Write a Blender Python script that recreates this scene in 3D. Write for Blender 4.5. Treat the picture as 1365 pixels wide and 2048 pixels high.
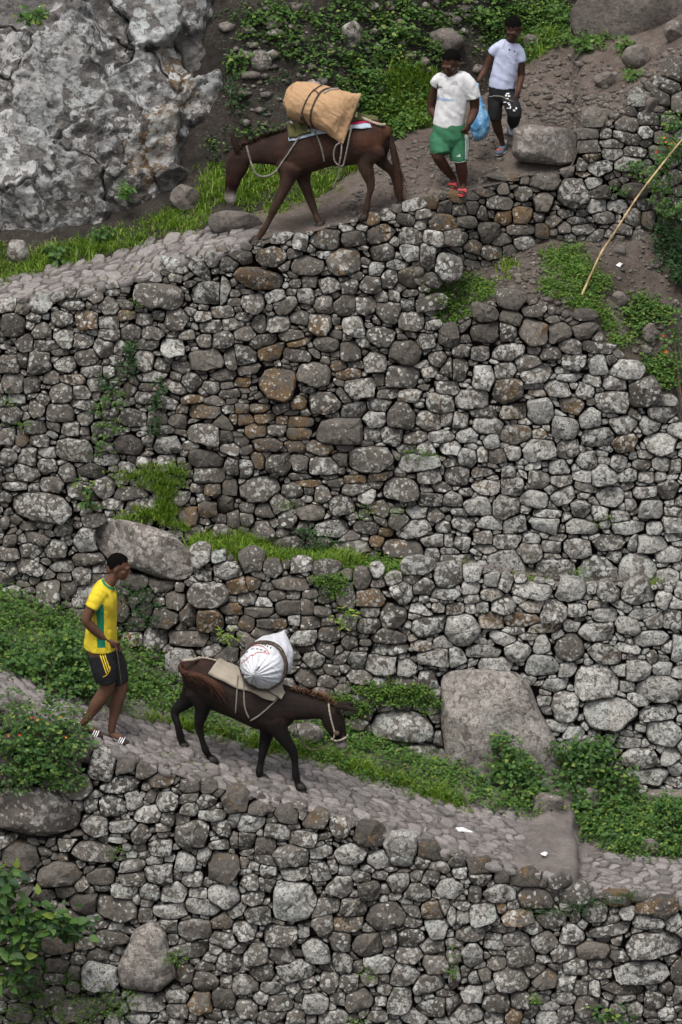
import bpy, bmesh, math, random
import numpy as np
from mathutils import Vector, Matrix, noise as mnoise
from mathutils.bvhtree import BVHTree

for _o in list(bpy.data.objects):
    bpy.data.objects.remove(_o)
SC = bpy.context.scene
COL = SC.collection

# ------------------------------------------------------------------ camera
PITCH = math.radians(20.0)
FPX = 8316.0                     # focal length in pixels of the 1365 x 2048 photograph
DIST = 36.0
CF = np.array([0.0, math.cos(PITCH), -math.sin(PITCH)])
CU = np.array([0.0, math.sin(PITCH), math.cos(PITCH)])
CPOS = -DIST * CF
cam_d = bpy.data.cameras.new('camera')
cam_d.sensor_fit = 'HORIZONTAL'
cam_d.sensor_width = 36.0
cam_d.lens = 36.0 * FPX / 1365.0
cam_d.clip_start = 0.5
cam_d.clip_end = 400.0
cam = bpy.data.objects.new('camera', cam_d)
COL.objects.link(cam)
cam.location = CPOS.tolist()
cam.rotation_euler = (math.pi / 2 - PITCH, 0, 0)
SC.camera = cam

# ------------------------------------------------------------------ overcast daylight
SUN_EL, SUN_AZ = math.radians(66), math.radians(205)
world = bpy.data.worlds.new('World')
SC.world = world
world.use_nodes = True
_nt = world.node_tree
_bg = _nt.nodes['Background']
_sky = _nt.nodes.new('ShaderNodeTexSky')
_sky.sky_type = 'NISHITA'
_sky.sun_disc = False
_sky.sun_elevation = SUN_EL
_sky.sun_rotation = SUN_AZ
_sky.dust_density = 4.0
_sky.air_density = 1.0
_hsv = _nt.nodes.new('ShaderNodeHueSaturation')
_hsv.inputs['Saturation'].default_value = 0.35      # cloud-filtered light is close to white
_nt.links.new(_sky.outputs[0], _hsv.inputs['Color'])
_nt.links.new(_hsv.outputs[0], _bg.inputs[0])
_bg.inputs[1].default_value = 0.125
sun_d = bpy.data.lights.new('sun', 'SUN')
sun_d.energy = 1.5
sun_d.angle = math.radians(20)
sun_d.color = (1.0, 0.97, 0.92)
sun = bpy.data.objects.new('sun', sun_d)
COL.objects.link(sun)
_sd = Vector((math.sin(SUN_AZ) * math.cos(SUN_EL), math.cos(SUN_AZ) * math.cos(SUN_EL), math.sin(SUN_EL)))
sun.rotation_euler = _sd.to_track_quat('Z', 'Y').to_euler()
sun.location = (0, 0, 30)
SC.view_settings.view_transform = 'Standard'
SC.view_settings.look = 'None'
SC.view_settings.exposure = 0.64
SC.view_settings.gamma = 1.0

SC.cycles.max_bounces = 5
SC.cycles.diffuse_bounces = 2
SC.cycles.glossy_bounces = 2
SC.cycles.transmission_bounces = 3
SC.cycles.use_adaptive_sampling = True
SC.cycles.adaptive_threshold = 0.03

rng = np.random.default_rng(7)
random.seed(7)

# ------------------------------------------------------------------ helpers: photo pixel -> world point
def ray(px, py):
    a = (np.asarray(px, float) - 682.5) / FPX
    b = (1024.0 - np.asarray(py, float)) / FPX
    return np.stack([a + 0 * b, CF[1] + CU[1] * b + 0 * a, CF[2] + CU[2] * b + 0 * a], -1)

def hit(px, py, a, k=0.0):
    """point of the sloping plane Y = a + k*z seen at that pixel"""
    r = ray(px, py)
    d = (a + k * CPOS[2] - CPOS[1]) / (r[..., 1] - k * r[..., 2])
    return CPOS + d[..., None] * r

def P(px, py, Y):
    return hit(px, py, Y, 0.0)

def proj(p):
    q = np.asarray(p, float) - CPOS
    d = q @ CF
    return 682.5 + q[..., 0] / d * FPX, 1024.0 - (q @ CU) / d * FPX

def ppm(p):
    return FPX / ((np.asarray(p) - CPOS) @ CF)

def column(px, Y, z):
    """point at depth Y and height z in the vertical plane through pixel column px"""
    Y = np.asarray(Y, float); z = np.asarray(z, float)
    d = (Y - CPOS[1]) * CF[1] + (z - CPOS[2]) * CF[2]
    return np.stack([(px - 682.5) / FPX * d, Y + 0 * d, z + 0 * d], -1)

def in_poly(x, y, poly):
    x = np.asarray(x, float); y = np.asarray(y, float)
    ins = np.zeros(x.shape, bool)
    n = len(poly)
    for i in range(n):
        x1, y1 = poly[i]; x2, y2 = poly[(i + 1) % n]
        if y1 == y2: continue
        c = ((y1 > y) != (y2 > y)) & (x < (x2 - x1) * (y - y1) / (y2 - y1) + x1)
        ins ^= c
    return ins

def d_poly(x, y, poly):
    """signed distance to a polygon, negative inside"""
    best = np.full(np.shape(x), 1e9)
    n = len(poly)
    for i in range(n):
        x1, y1 = poly[i]; x2, y2 = poly[(i + 1) % n]
        dx, dy = x2 - x1, y2 - y1
        t = np.clip(((x - x1) * dx + (y - y1) * dy) / (dx * dx + dy * dy + 1e-9), 0, 1)
        best = np.minimum(best, np.hypot(x - x1 - t * dx, y - y1 - t * dy))
    return np.where(in_poly(x, y, poly), -best, best)

def rand_in(poly, n, r=rng):
    xs = [p[0] for p in poly]; ys = [p[1] for p in poly]
    out = np.zeros((0, 2))
    while len(out) < n:
        c = np.stack([r.uniform(min(xs), max(xs), n * 3), r.uniform(min(ys), max(ys), n * 3)], -1)
        out = np.vstack([out, c[in_poly(c[:, 0], c[:, 1], poly)]])
    return out[:n]

def line(pts):
    xs = np.array([p[0] for p in pts], float); ys = np.array([p[1] for p in pts], float)
    return lambda x: np.interp(x, xs, ys)

# value noise through sines, good enough for terrain and vectorised
_ph = np.random.default_rng(3).uniform(0, 6.28, (24, 4))
def wob(x, y, freq=1.0, octv=4, seed=0):
    s = np.zeros(np.broadcast(x, y).shape)
    a = 1.0
    for o in range(octv):
        for j in range(3):
            p = _ph[(o * 3 + j + seed * 5) % 24]
            ang = p[0] * 3.0
            s = s + a * np.sin((x * math.cos(ang) + y * math.sin(ang)) * freq * (2 ** o) * (1 + .3 * p[1] / 6.28) + p[2] + seed * 1.7) / 3
        a *= 0.5
    return s

# ------------------------------------------------------------------ helpers: objects
def link(o, parent=None):
    COL.objects.link(o)
    if parent is not None:
        o.parent = parent
    return o

def mesh_np(name, V, F, smooth=True, tint=None):
    """V (n,3); F list of index tuples, or array (m,3)/(m,4)"""
    me = bpy.data.meshes.new(name)
    if isinstance(F, np.ndarray):
        m, k = F.shape
        me.vertices.add(len(V)); me.vertices.foreach_set('co', np.asarray(V, np.float32).ravel())
        me.loops.add(m * k); me.loops.foreach_set('vertex_index', F.astype(np.int32).ravel())
        me.polygons.add(m)
        me.polygons.foreach_set('loop_start', np.arange(0, m * k, k, dtype=np.int32))
        me.polygons.foreach_set('loop_total', np.full(m, k, np.int32))
        me.update(calc_edges=True); me.validate()
    else:
        me.from_pydata([tuple(v) for v in V], [], F); me.update()
    if smooth:
        me.polygons.foreach_set('use_smooth', np.ones(len(me.polygons), bool))
    if tint is not None:
        at = me.attributes.new('tint', 'FLOAT_COLOR', 'POINT')
        t = np.asarray(tint, np.float32)
        if t.ndim == 1:
            t = np.tile(t, (len(V), 1))
        at.data.foreach_set('color', t.ravel())
    return me

def obj(name, me, mat=None, parent=None, origin=None):
    """one mesh object; origin: world point for its pivot (vertices are given in world space)"""
    o = bpy.data.objects.new(name, me)
    link(o, parent)
    base = np.array(parent.location) if parent is not None else np.zeros(3)
    pp = parent.parent if parent is not None else None
    while pp is not None:
        base = base + np.array(pp.location); pp = pp.parent
    org = np.asarray(origin, float) if origin is not None else base
    me.transform(Matrix.Translation((-org).tolist()))
    o.location = (org - base).tolist()
    if mat is not None:
        for m in (mat if isinstance(mat, (list, tuple)) else [mat]):
            me.materials.append(m)
    return o

def thing(name, label, cat, loc, group=None):
    o = bpy.data.objects.new(name, None)
    o.empty_display_size = 0.1
    link(o)
    o.location = [float(v) for v in loc]
    return tag(o, label, cat, group)

def tag(o, label=None, cat=None, group=None, kind=None):
    if label: o['label'] = label
    if cat: o['category'] = cat
    if group: o['group'] = group
    if kind: o['kind'] = kind
    return o

# ------------------------------------------------------------------ materials
class NT:
    def __init__(self, name):
        self.m = bpy.data.materials.new(name); self.m.use_nodes = True
        self.t = self.m.node_tree; self.bsdf = self.t.nodes['Principled BSDF']
        self.bsdf.inputs['Roughness'].default_value = 0.9
        self.bsdf.inputs['Specular IOR Level'].default_value = 0.25
    def n(self, kind, **kw):
        nd = self.t.nodes.new('ShaderNode' + kind)
        for k, v in kw.items():
            if k in nd.inputs: self.put(nd.inputs[k], v)
            else: setattr(nd, k, v)
        return nd
    def put(self, sock, v):
        if isinstance(v, bpy.types.NodeSocket): self.t.links.new(v, sock)
        else:
            if hasattr(sock.default_value, '__len__') and len(sock.default_value) == 4 and len(v) == 3: v = (*v, 1)
            sock.default_value = v
    def math(self, op, a, b=0.0, clamp=False):
        nd = self.n('Math', operation=op, use_clamp=clamp); self.put(nd.inputs[0], a); self.put(nd.inputs[1], b)
        return nd.outputs[0]
    def mix(self, f, a, b, mode='MIX'):
        nd = self.n('MixRGB', blend_type=mode); self.put(nd.inputs[0], f); self.put(nd.inputs[1], a); self.put(nd.inputs[2], b)
        return nd.outputs[0]
    def noise(self, vec, scale, detail=4, rough=.55, dist=0.0):
        nd = self.n('TexNoise'); self.put(nd.inputs['Vector'], vec); nd.inputs['Scale'].default_value = scale
        nd.inputs['Detail'].default_value = detail; nd.inputs['Roughness'].default_value = rough; nd.inputs['Distortion'].default_value = dist
        return nd.outputs[0]
    def vor(self, vec, scale, feature='F1', out='Distance'):
        nd = self.n('TexVoronoi', feature=feature); self.put(nd.inputs['Vector'], vec); nd.inputs['Scale'].default_value = scale
        return nd.outputs[out]
    def step(self, v, lo, hi, a=0.0, b=1.0):
        nd = self.n('MapRange'); nd.interpolation_type = 'SMOOTHSTEP'
        for i, x in enumerate((v, lo, hi, a, b)): self.put(nd.inputs[i], x)
        return nd.outputs[0]
    def bump(self, h, strength, dist, normal=None):
        nd = self.n('Bump'); nd.inputs['Strength'].default_value = strength; nd.inputs['Distance'].default_value = dist
        self.put(nd.inputs['Height'], h)
        if normal is not None: self.put(nd.inputs['Normal'], normal)
        return nd.outputs[0]
    def done(self, col, normal=None, rough=None):
        self.put(self.bsdf.inputs['Base Color'], col)
        if normal is not None: self.put(self.bsdf.inputs['Normal'], normal)
        if rough is not None: self.put(self.bsdf.inputs['Roughness'], rough)
        return self.m

def mat_stone(name, scale=1.0, darkc=(.040, .036, .031), midc=(.118, .106, .092), lich=(.50, .49, .46), big=False):
    """lichen-spotted basalt; tint = (lichen cover, ochre cover, brightness, seed)"""
    g = NT(name)
    at = g.n('Attribute', attribute_name='tint')
    sp = g.n('SeparateColor'); g.put(sp.inputs[0], at.outputs['Color'])
    L, Rr, B = sp.outputs[0], sp.outputs[1], sp.outputs[2]
    geo = g.n('NewGeometry')
    off = g.n('VectorMath', operation='MULTIPLY'); g.put(off.inputs[0], g.n('CombineXYZ', X=at.outputs['Alpha'], Y=at.outputs['Alpha'], Z=B).outputs[0]); off.inputs[1].default_value = (37, 53, 91)
    ad = g.n('VectorMath', operation='ADD'); g.put(ad.inputs[0], geo.outputs['Position']); g.put(ad.inputs[1], off.outputs[0])
    vs = g.n('VectorMath', operation='SCALE'); g.put(vs.inputs[0], ad.outputs[0]); g.put(vs.inputs['Scale'], g.math('ADD', g.math('MULTIPLY', at.outputs['Alpha'], .85), .6))
    v = vs.outputs[0]
    n1 = g.noise(v, 6 * scale, 4, .62)
    n2 = g.noise(v, 26 * scale, 5, .68)
    n3 = g.noise(v, 110 * scale, 3, .6)
    base = g.mix(g.step(n2, .3, .72), darkc, midc)
    base = g.mix(g.step(n3, .38, .7, 0, .5), base, (midc[0] * 1.35, midc[1] * 1.3, midc[2] * 1.25))
    br = g.math('ADD', g.math('MULTIPLY', B, 1.1), .5)
    base = g.mix(1.0, base, g.n('CombineColor', Red=br, Green=br, Blue=br).outputs[0], 'MULTIPLY')
    # ochre crust
    o1 = g.math('ADD', g.math('MULTIPLY', n1, .65), g.math('MULTIPLY', n2, .35))
    om = g.step(g.math('ADD', o1, g.math('MULTIPLY', Rr, .42)), .68, .74)
    oc = g.mix(g.step(n3, .3, .7), (.07, .043, .022), (.185, .108, .038))
    base = g.mix(g.math('MULTIPLY', om, .72), base, oc)
    # pale crustose lichen: rosettes of several sizes with crisp rims and dark flecks
    wv = g.n('VectorMath', operation='SCALE'); g.put(wv.inputs[0], g.n('TexNoise', Vector=v, Scale=22 * scale, Detail=3).outputs['Color']); wv.inputs['Scale'].default_value = .045 / scale
    wv2 = g.n('VectorMath', operation='ADD'); g.put(wv2.inputs[0], v); g.put(wv2.inputs[1], wv.outputs[0])
    c1 = g.vor(wv2.outputs[0], 14 * scale); c2 = g.vor(wv2.outputs[0], 27 * scale)
    field = g.math('ADD', g.math('MULTIPLY', n1, .55), g.math('MULTIPLY', n2, .45))
    fl = g.math('ADD', field, g.math('MULTIPLY', g.math('SUBTRACT', L, .5), .62))
    spots = g.step(g.math('SUBTRACT', c1, g.math('MULTIPLY', g.math('SUBTRACT', fl, .36), 2.3)), -.03, .03, 1, 0)
    specks = g.step(g.math('SUBTRACT', c2, g.math('MULTIPLY', g.math('SUBTRACT', fl, .30), 1.75)), -.025, .025, 1, 0)
    kind = g.step(at.outputs['Alpha'], .25, .75)
    lm = g.math('MAXIMUM', g.math('MULTIPLY', spots, g.math('ADD', g.math('MULTIPLY', kind, .55), .4)), g.math('MULTIPLY', specks, g.math('SUBTRACT', 1.0, g.math('MULTIPLY', kind, .6))))
    fleck = g.step(g.noise(v, 48 * scale, 4, .72), .52, .60, 1, .12)
    lm = g.math('MULTIPLY', lm, fleck)
    hue = g.noise(v, 3.1 * scale, 2, .5)
    lc = g.mix(g.step(hue, .5, .7), lich, (lich[0] * .86, lich[1] * .93, lich[2] * .93))
    lc = g.mix(g.step(g.noise(v, 34 * scale, 4, .65), .38, .62, .0, .72), lc, (lich[0] * .55, lich[1] * .55, lich[2] * .54))
    col = g.mix(g.math('MULTIPLY', lm, g.step(g.noise(v, 9 * scale, 3), .3, .62, .62, .98)), base, lc)
    h = g.math('ADD', g.math('MULTIPLY', n2, 1.0), g.math('ADD', g.math('MULTIPLY', n3, .35), g.math('MULTIPLY', lm, .18)))
    nb = g.bump(h, .75, .018 / scale)
    return g.done(col, nb, .93)

def mat_soil(name, c1, c2, peb=(.2, .18, .165), scale=1.0, pebbles=.5):
    g = NT(name)
    geo = g.n('NewGeometry'); v = geo.outputs['Position']
    n1 = g.noise(v, 2.2 * scale, 6, .6); n2 = g.noise(v, 16 * scale, 8, .7); n3 = g.noise(v, 90 * scale, 4, .6)
    col = g.mix(g.step(g.math('ADD', g.math('MULTIPLY', n1, .5), g.math('MULTIPLY', n2, .5)), .36, .64), c1, c2)
    pv = g.n('TexVoronoi', feature='F1'); g.put(pv.inputs['Vector'], v); pv.inputs['Scale'].default_value = 38 * scale
    pm = g.math('MULTIPLY', g.step(pv.outputs['Distance'], .22, .30, 1, 0), g.step(n1, .45, .6, 0, pebbles))
    pc = g.mix(.6, peb, pv.outputs['Color'], 'OVERLAY')
    pcs = g.n('HueSaturation', Saturation=.12, Color=pc); 
    col = g.mix(pm, col, pcs.outputs[0])
    h = g.math('ADD', g.math('MULTIPLY', n2, 1.0), g.math('ADD', g.math('MULTIPLY', n3, .4), g.math('MULTIPLY', pm, .5)))
    return g.done(col, g.bump(h, .9, .03), .95)

def mat_leaf(name, dark, light, yellow=None, trans=.35, rough=.55):
    g = NT(name)
    at = g.n('Attribute', attribute_name='tint'); sp = g.n('SeparateColor'); g.put(sp.inputs[0], at.outputs['Color'])
    oi = g.n('ObjectInfo')
    rv = g.math('FRACT', g.math('ADD', sp.outputs[0], oi.outputs['Random']))
    col = g.mix(rv, dark, light)
    if yellow: col = g.mix(g.step(g.math('FRACT', g.math('ADD', sp.outputs[1], oi.outputs['Random'])), .82, .97), col, yellow)
    g.bsdf.inputs['Specular IOR Level'].default_value = .35
    g.done(col, None, rough)
    tr = g.n('BsdfTranslucent'); g.put(tr.inputs[0], g.mix(.35, col, (light[0] * 1.3, light[1] * 1.3, light[2] * .7)))
    ms = g.n('MixShader'); ms.inputs[0].default_value = trans
    g.t.links.new(g.bsdf.outputs[0], ms.inputs[1]); g.t.links.new(tr.outputs[0], ms.inputs[2])
    g.t.links.new(ms.outputs[0], g.t.nodes['Material Output'].inputs[0])
    return g.m

def mat_plain(name, c, rough=.85, var=.25, scale=30, bump=.2, bdist=.004, c2=None, stretch=None, sheen=0.0):
    g = NT(name)
    tc = g.n('TexCoord'); v = tc.outputs['Object']
    if stretch:
        mp = g.n('Mapping'); g.put(mp.inputs[0], v); mp.inputs['Scale'].default_value = stretch; v = mp.outputs[0]
    n1 = g.noise(v, scale, 5, .6)
    lo = c2 if c2 else tuple(x * (1 - var) for x in c); hi = c if c2 else tuple(min(1, x * (1 + var)) for x in c)
    col = g.mix(g.step(n1, .3, .7), lo, hi)
    if sheen: g.bsdf.inputs['Sheen Weight'].default_value = sheen
    return g.done(col, g.bump(g.math('ADD', n1, g.math('MULTIPLY', g.noise(v, scale * 6, 3), .3)), bump, bdist), rough)

M = {}
M['stone'] = mat_stone('lichen_basalt')
M['rock'] = mat_stone('lichen_rock_face', .32, (.040, .038, .037), (.115, .108, .102), (.50, .495, .485))
M['boulder'] = mat_stone('weathered_boulder', .8, (.055, .049, .044), (.135, .118, .104), (.40, .365, .335))
M['core'] = mat_soil('wall_core_earth', (.016, .013, .011), (.04, .033, .027), pebbles=.2)
M['path_dirt'] = mat_soil('trodden_dirt', (.085, .066, .055), (.16, .128, .108), (.26, .235, .215), 1.0, .75)
M['path_bed'] = mat_soil('path_bedding', (.125, .108, .099), (.215, .188, .172), (.28, .26, .245), 1.2, .5)
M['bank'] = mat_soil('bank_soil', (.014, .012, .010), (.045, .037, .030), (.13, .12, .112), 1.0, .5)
M['terrace'] = mat_soil('terrace_soil', (.06, .047, .038), (.13, .105, .088), (.22, .2, .18), 1.1, .7)
M['cobble'] = mat_stone('worn_cobble', 1.4, (.105, .096, .093), (.205, .187, .178), (.30, .28, .268))
# ------------------------------------------------------------------ the lie of the land
KB = 0.20                                         # batter of every wall
ledge_w = line([(-300, 0), (190, 0), (400, .40), (620, .46), (860, .34), (1000, .24), (1500, .20)])
terr_w = line([(-300, 0), (835, 0), (1000, .70), (1200, .85), (1400, 1.3), (1600, 1.3)])
def S_low(px, py): return hit(px, py, .54, KB)                        # lower wall face
def S_up(px, py): return hit(px, py, 2.69, KB)                        # upper wall face
def S_mid(px, py): return hit(px, py, 2.69 - ledge_w(px), KB)         # wall under the ledge
def S_back(px, py): return hit(px, py, 2.69 + terr_w(px), KB)         # wall behind the terrace
WALL_N = np.array([0, -1.0, KB]) / math.hypot(1, KB)

L_EDGE = line([(-250, 1330), (0, 1412), (120, 1462), (180, 1484), (250, 1510), (400, 1562), (600, 1612), (800, 1674), (940, 1718), (1040, 1742), (1138, 1752), (1158, 1788), (1260, 1794), (1365, 1808), (1600, 1850)])
U_EDGE = line([(-250, 655), (0, 610), (100, 592), (180, 576), (250, 560), (330, 532), (420, 506), (510, 484), (600, 468), (660, 455), (750, 432), (800, 413), (860, 398), (900, 388), (950, 374), (1000, 366), (1050, 348), (1140, 338), (1165, 268), (1220, 240), (1280, 200), (1330, 160), (1365, 125), (1600, 20)])
T_EDGE = line([(836, 470), (850, 565), (870, 640), (900, 655), (960, 622), (1000, 597), (1060, 602), (1130, 627), (1190, 645), (1205, 690), (1240, 703), (1280, 745), (1310, 790), (1340, 805), (1365, 885), (1600, 1150)])
R_BASE = line([(836, 560), (900, 545), (1000, 520), (1050, 492), (1100, 478), (1180, 478), (1260, 474), (1300, 450), (1400, 430), (1600, 420)])
LEDGE_F = line([(150, 1190), (330, 1165), (390, 1098), (450, 1112), (560, 1130), (650, 1142), (740, 1152), (840, 1152), (900, 1146), (980, 1142), (1060, 1160), (1150, 1174), (1240, 1166), (1365, 1176), (1600, 1180)])

def low_path(px, v):
    """lower path: v metres behind the wall edge"""
    px = np.asarray(px, float)
    e = S_low(px, L_EDGE(px))
    z = e[..., 2] + np.where(v > 1.15, (v - 1.15) * .22, 0) + .02 * wob(e[..., 0], v, 1.6, 3) - .015
    return column(px, e[..., 1] + v, z)

up_w = line([(-250, .8), (0, .75), (400, .75), (640, 1.0), (760, 1.7), (860, 1.95), (1000, 2.3), (1100, 3.0), (1250, 2.6), (1600, 2.2)])
up_s = line([(-250, .04), (640, .05), (760, .08), (1000, .16), (1100, .24), (1300, .14), (1600, .1)])
verge_w = line([(-250, .7), (420, .7), (700, .35), (1000, .25), (1600, .3)])
def up_path(px, v):
    px = np.asarray(px, float); v = np.asarray(v, float)
    e = S_back(px, U_EDGE(px))
    w, s, g = up_w(px), up_s(px), verge_w(px)
    z = e[..., 2] + s * np.minimum(v, w) + np.where(v > w, np.minimum(v - w, g) * .45, 0) + np.where(v > w + g, (v - w - g) * 1.45, 0)
    bump = np.where(v > w + g, .10 * wob(e[..., 0], v * 2, 2.2, 4, 1), .03 * wob(e[..., 0], v, 3.4, 4, 2))
    return column(px, e[..., 1] + v, z + bump - .02)

def profile_hit(fn, px, py, vmax):
    """where the ray through the pixel meets a surface given as fn(px, v)"""
    px = np.atleast_1d(np.asarray(px, float)); py = np.atleast_1d(np.asarray(py, float))
    vs = np.linspace(0, vmax, 90)
    out = np.zeros((len(px), 3))
    for i in range(len(px)):
        pts = fn(np.full(len(vs), px[i]), vs)
        _, yy = proj(pts)
        yy = np.minimum.accumulate(yy)
        v = np.interp(-py[i], -yy, vs)
        out[i] = fn(np.array([px[i]]), np.array([v]))[0]
    return out

def on_low(px, py): return profile_hit(low_path, px, py, 2.6)
def on_up(px, py): return profile_hit(up_path, px, py, 6.5)

def terrace(px, t):
    px = np.asarray(px, float)
    a = S_up(px, T_EDGE(px)) + WALL_N * -.05; b = S_back(px, R_BASE(px))
    p = a + (b - a) * np.asarray(t)[..., None]
    p[..., 2] += .05 * np.sin(np.pi * np.clip(t, 0, 1)) * wob(p[..., 0], p[..., 1], 3, 3, 3) - .02
    return p
def on_terr(px, py): return profile_hit(terrace, px, py, 1.0)
def ledge(px, t):
    px = np.asarray(px, float)
    a = S_mid(px, LEDGE_F(px)) + WALL_N * -.06
    b = column(px, 2.69 + KB * a[..., 2] + .12, a[..., 2] + .05)
    p = a + (b - a) * np.asarray(t)[..., None]
    p[..., 2] -= .03
    return p
def on_ledge(px, py): return profile_hit(ledge, px, py, 1.0)

def sheet(name, fn, us, vs, mat, parent=None):
    U, Vv = np.meshgrid(us, vs, indexing='ij')
    V = fn(U.ravel(), Vv.ravel())
    nu, nv = len(us), len(vs)
    i = np.arange((nu - 1) * nv).reshape(nu - 1, nv)[:, :-1].ravel()
    F = np.stack([i, i + nv, i + nv + 1, i + 1], -1)
    return obj(name, mesh_np(name, V, F), mat, parent)

XS = np.linspace(-230, 1590, 240)
tag(sheet('lower_path', low_path, XS, np.concatenate([np.linspace(-.02, 1.2, 20), np.linspace(1.3, 3.2, 14)]), M['path_bed']), kind='structure', label='sloping cobbled mule path beside the man and dark donkey')
def _upd(px, v): return up_path(px, v * (up_w(px) + .02))
def _bank(px, v): return up_path(px, up_w(px) + v)
tag(sheet('upper_path', _upd, XS, np.linspace(-.01, 1, 30), M['path_dirt']), kind='structure', label='brown dirt mule path climbing to the upper right')
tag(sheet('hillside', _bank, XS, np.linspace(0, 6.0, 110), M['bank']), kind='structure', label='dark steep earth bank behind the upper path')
tag(sheet('terrace_ground', terrace, np.linspace(838, 1590, 110), np.linspace(0, 1.15, 24), M['terrace']), kind='structure', label='rubble and soil slope above the corner of the tall wall')
tag(sheet('wall_ledge', ledge, np.linspace(240, 1590, 130), np.linspace(0, 1, 6), M['path_bed']), kind='structure', label='narrow earthen ledge between two wall tiers')
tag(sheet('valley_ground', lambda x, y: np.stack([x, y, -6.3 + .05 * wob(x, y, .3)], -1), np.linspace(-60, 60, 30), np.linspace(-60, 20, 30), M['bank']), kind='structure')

# ------------------------------------------------------------------ dry-stone packing
AN = {}   # stones read from the photograph: region -> (x0, y0, scale, wall, "cx,cy,w,h[,rot][letter]; ...")
AN['A'] = (0, 560, 2.844, 'U', "895,85,350,160,5;1195,70,230,150p;70,255,150,140d;410,140,160,60;620,150,120,110,-30;350,220,135,90;490,230,130,110r;620,235,120,80;720,200,100,75r;825,222,90,70;905,195,85,60;1000,225,150,130;1150,210,110,75;1275,180,140,70;1195,262,140,75;1320,250,110,65;240,290,110,85;370,325,140,100;460,345,120,90;590,385,110,110,20;620,310,130,65;745,305,115,95;870,300,130,75;985,385,150,120g;1065,315,100,55;1165,345,85,80;1270,345,125,100;140,360,100,90;265,370,150,65;55,480,140,115;130,450,70,70;220,470,150,130;345,410,95,40;380,485,130,90;490,440,150,110;600,465,50,35;680,390,60,85;660,455,80,60;525,520,110,75;615,525,60,80;820,460,120,130;840,370,130,60;1165,455,210,130;1330,440,110,120;75,590,115,130;185,595,100,95;290,555,90,70;420,565,150,60r;560,595,135,75;870,550,190,70;355,645,115,110;465,640,100,75;1090,575,110,110,30;1000,545,70,60;1205,610,100,60;1275,540,150,70;1290,600,75,50;1310,645,120,65;240,680,85,75,30;550,660,50,45;600,690,70,80;480,710,155,60;1085,675,120,50r;1230,690,100,50;830,670,130,80;65,770,135,105;205,730,95,115,30;345,755,155,105;1165,750,215,80r;1040,735,80,45r;1300,735,80,40;195,835,150,85;490,780,90,80;1015,805,110,90d;1345,790,80,50r;395,850,110,85;1180,880,250,140,12p;1270,815,110,70,20;40,890,90,110;125,915,75,75r;230,915,120,65;430,965,235,145;955,940,180,115p;840,915,75,70;735,940,200,110d;40,1005,100,110,30;160,1005,105,100;270,980,100,60;270,1060,110,90p;385,1095,95,105;1165,1015,200,110;1185,1110,190,105;1330,1065,100,110;1310,960,130,70;145,1095,160,90,20;300,1160,135,95;90,1172,160,55;440,1200,130,100;520,1085,150,90d;240,1295,400,180,10p;35,1240,80,65;530,1365,150,80;640,1280,150,60;1210,1190,110,80r;1285,1275,100,105d;1310,1180,90,90d;1185,1300,110,100r;1075,1340,115,115r;1250,1360,95,50;1330,1360,80,90;160,1400,100,50;255,1390,100,40;30,1380,60,90")
AN['B'] = (440, 400, 2.844, 'U', "225,445,310,130,8r;490,375,200,110d;705,355,200,160r;600,225,170,140k;290,320,200,110,-5k;120,320,130,80,20d;50,370,110,80d;455,245,95,85p;770,220,140,100d;915,190,170,120,-25k;960,90,90,60r;860,115,100,70r;1055,110,105,75d;1090,205,130,100;925,300,150,110;1090,300,125,95p;1215,215,120,80;1270,135,120,80r;1320,205,90,80;1170,310,90,130;890,390,95,85;1010,365,120,60;965,450,90,100;1090,435,145,135b;1300,385,120,120;1205,460,90,70;855,485,125,115;740,495,100,90;625,490,120,85;505,465,90,70;430,475,80,50;190,585,150,120;20,520,80,160p;310,545,140,80,-20;490,545,105,90;375,600,150,100,-30;590,595,100,105;710,600,120,130d;830,600,110,110;965,640,145,130;1085,690,170,120;1070,600,80,80;1085,530,110,45;40,635,110,70;130,660,100,50;225,705,80,100;335,705,135,105;455,670,115,80;565,705,140,140r;765,720,140,125g;915,775,170,130,10;80,705,130,65;140,760,115,80;245,805,165,80,-15;410,765,150,70;470,805,160,45,-15r;605,820,160,100;740,860,115,130;1065,865,210,150,8d;885,925,140,130;1245,905,120,105;1300,780,130,130;1170,800,110,90;115,885,185,140;295,865,160,100,-15r;430,885,200,80,10;325,1040,215,210k;540,990,200,150;45,795,90,100;50,990,100,70;160,960,130,70,-10;135,1035,95,60r;675,945,100,60r;735,990,150,70r;800,1065,190,130p;905,1020,70,85;1045,1005,200,125;1310,955,110,110;1080,1115,130,80;955,1100,115,55;1255,1155,170,120,10k;1290,1070,160,80;590,1155,200,140k;70,1105,130,65;450,1150,110,70,-20r;125,1185,90,65r;220,1185,110,60r;120,1245,150,60r;255,1240,120,60r;455,1260,160,60r;355,1255,70,45r;765,1195,150,85,-10p;905,1165,130,75;1030,1225,165,165;880,1245,130,90p;690,1315,320,170;865,1340,120,80;980,1340,140,110;1185,1255,140,110r;1310,1245,110,80;205,1315,130,70r;325,1310,110,70;450,1330,160,70r;25,1350,90,90;275,1395,170,80r;1265,1350,150,80;1105,1350,140,70")
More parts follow.
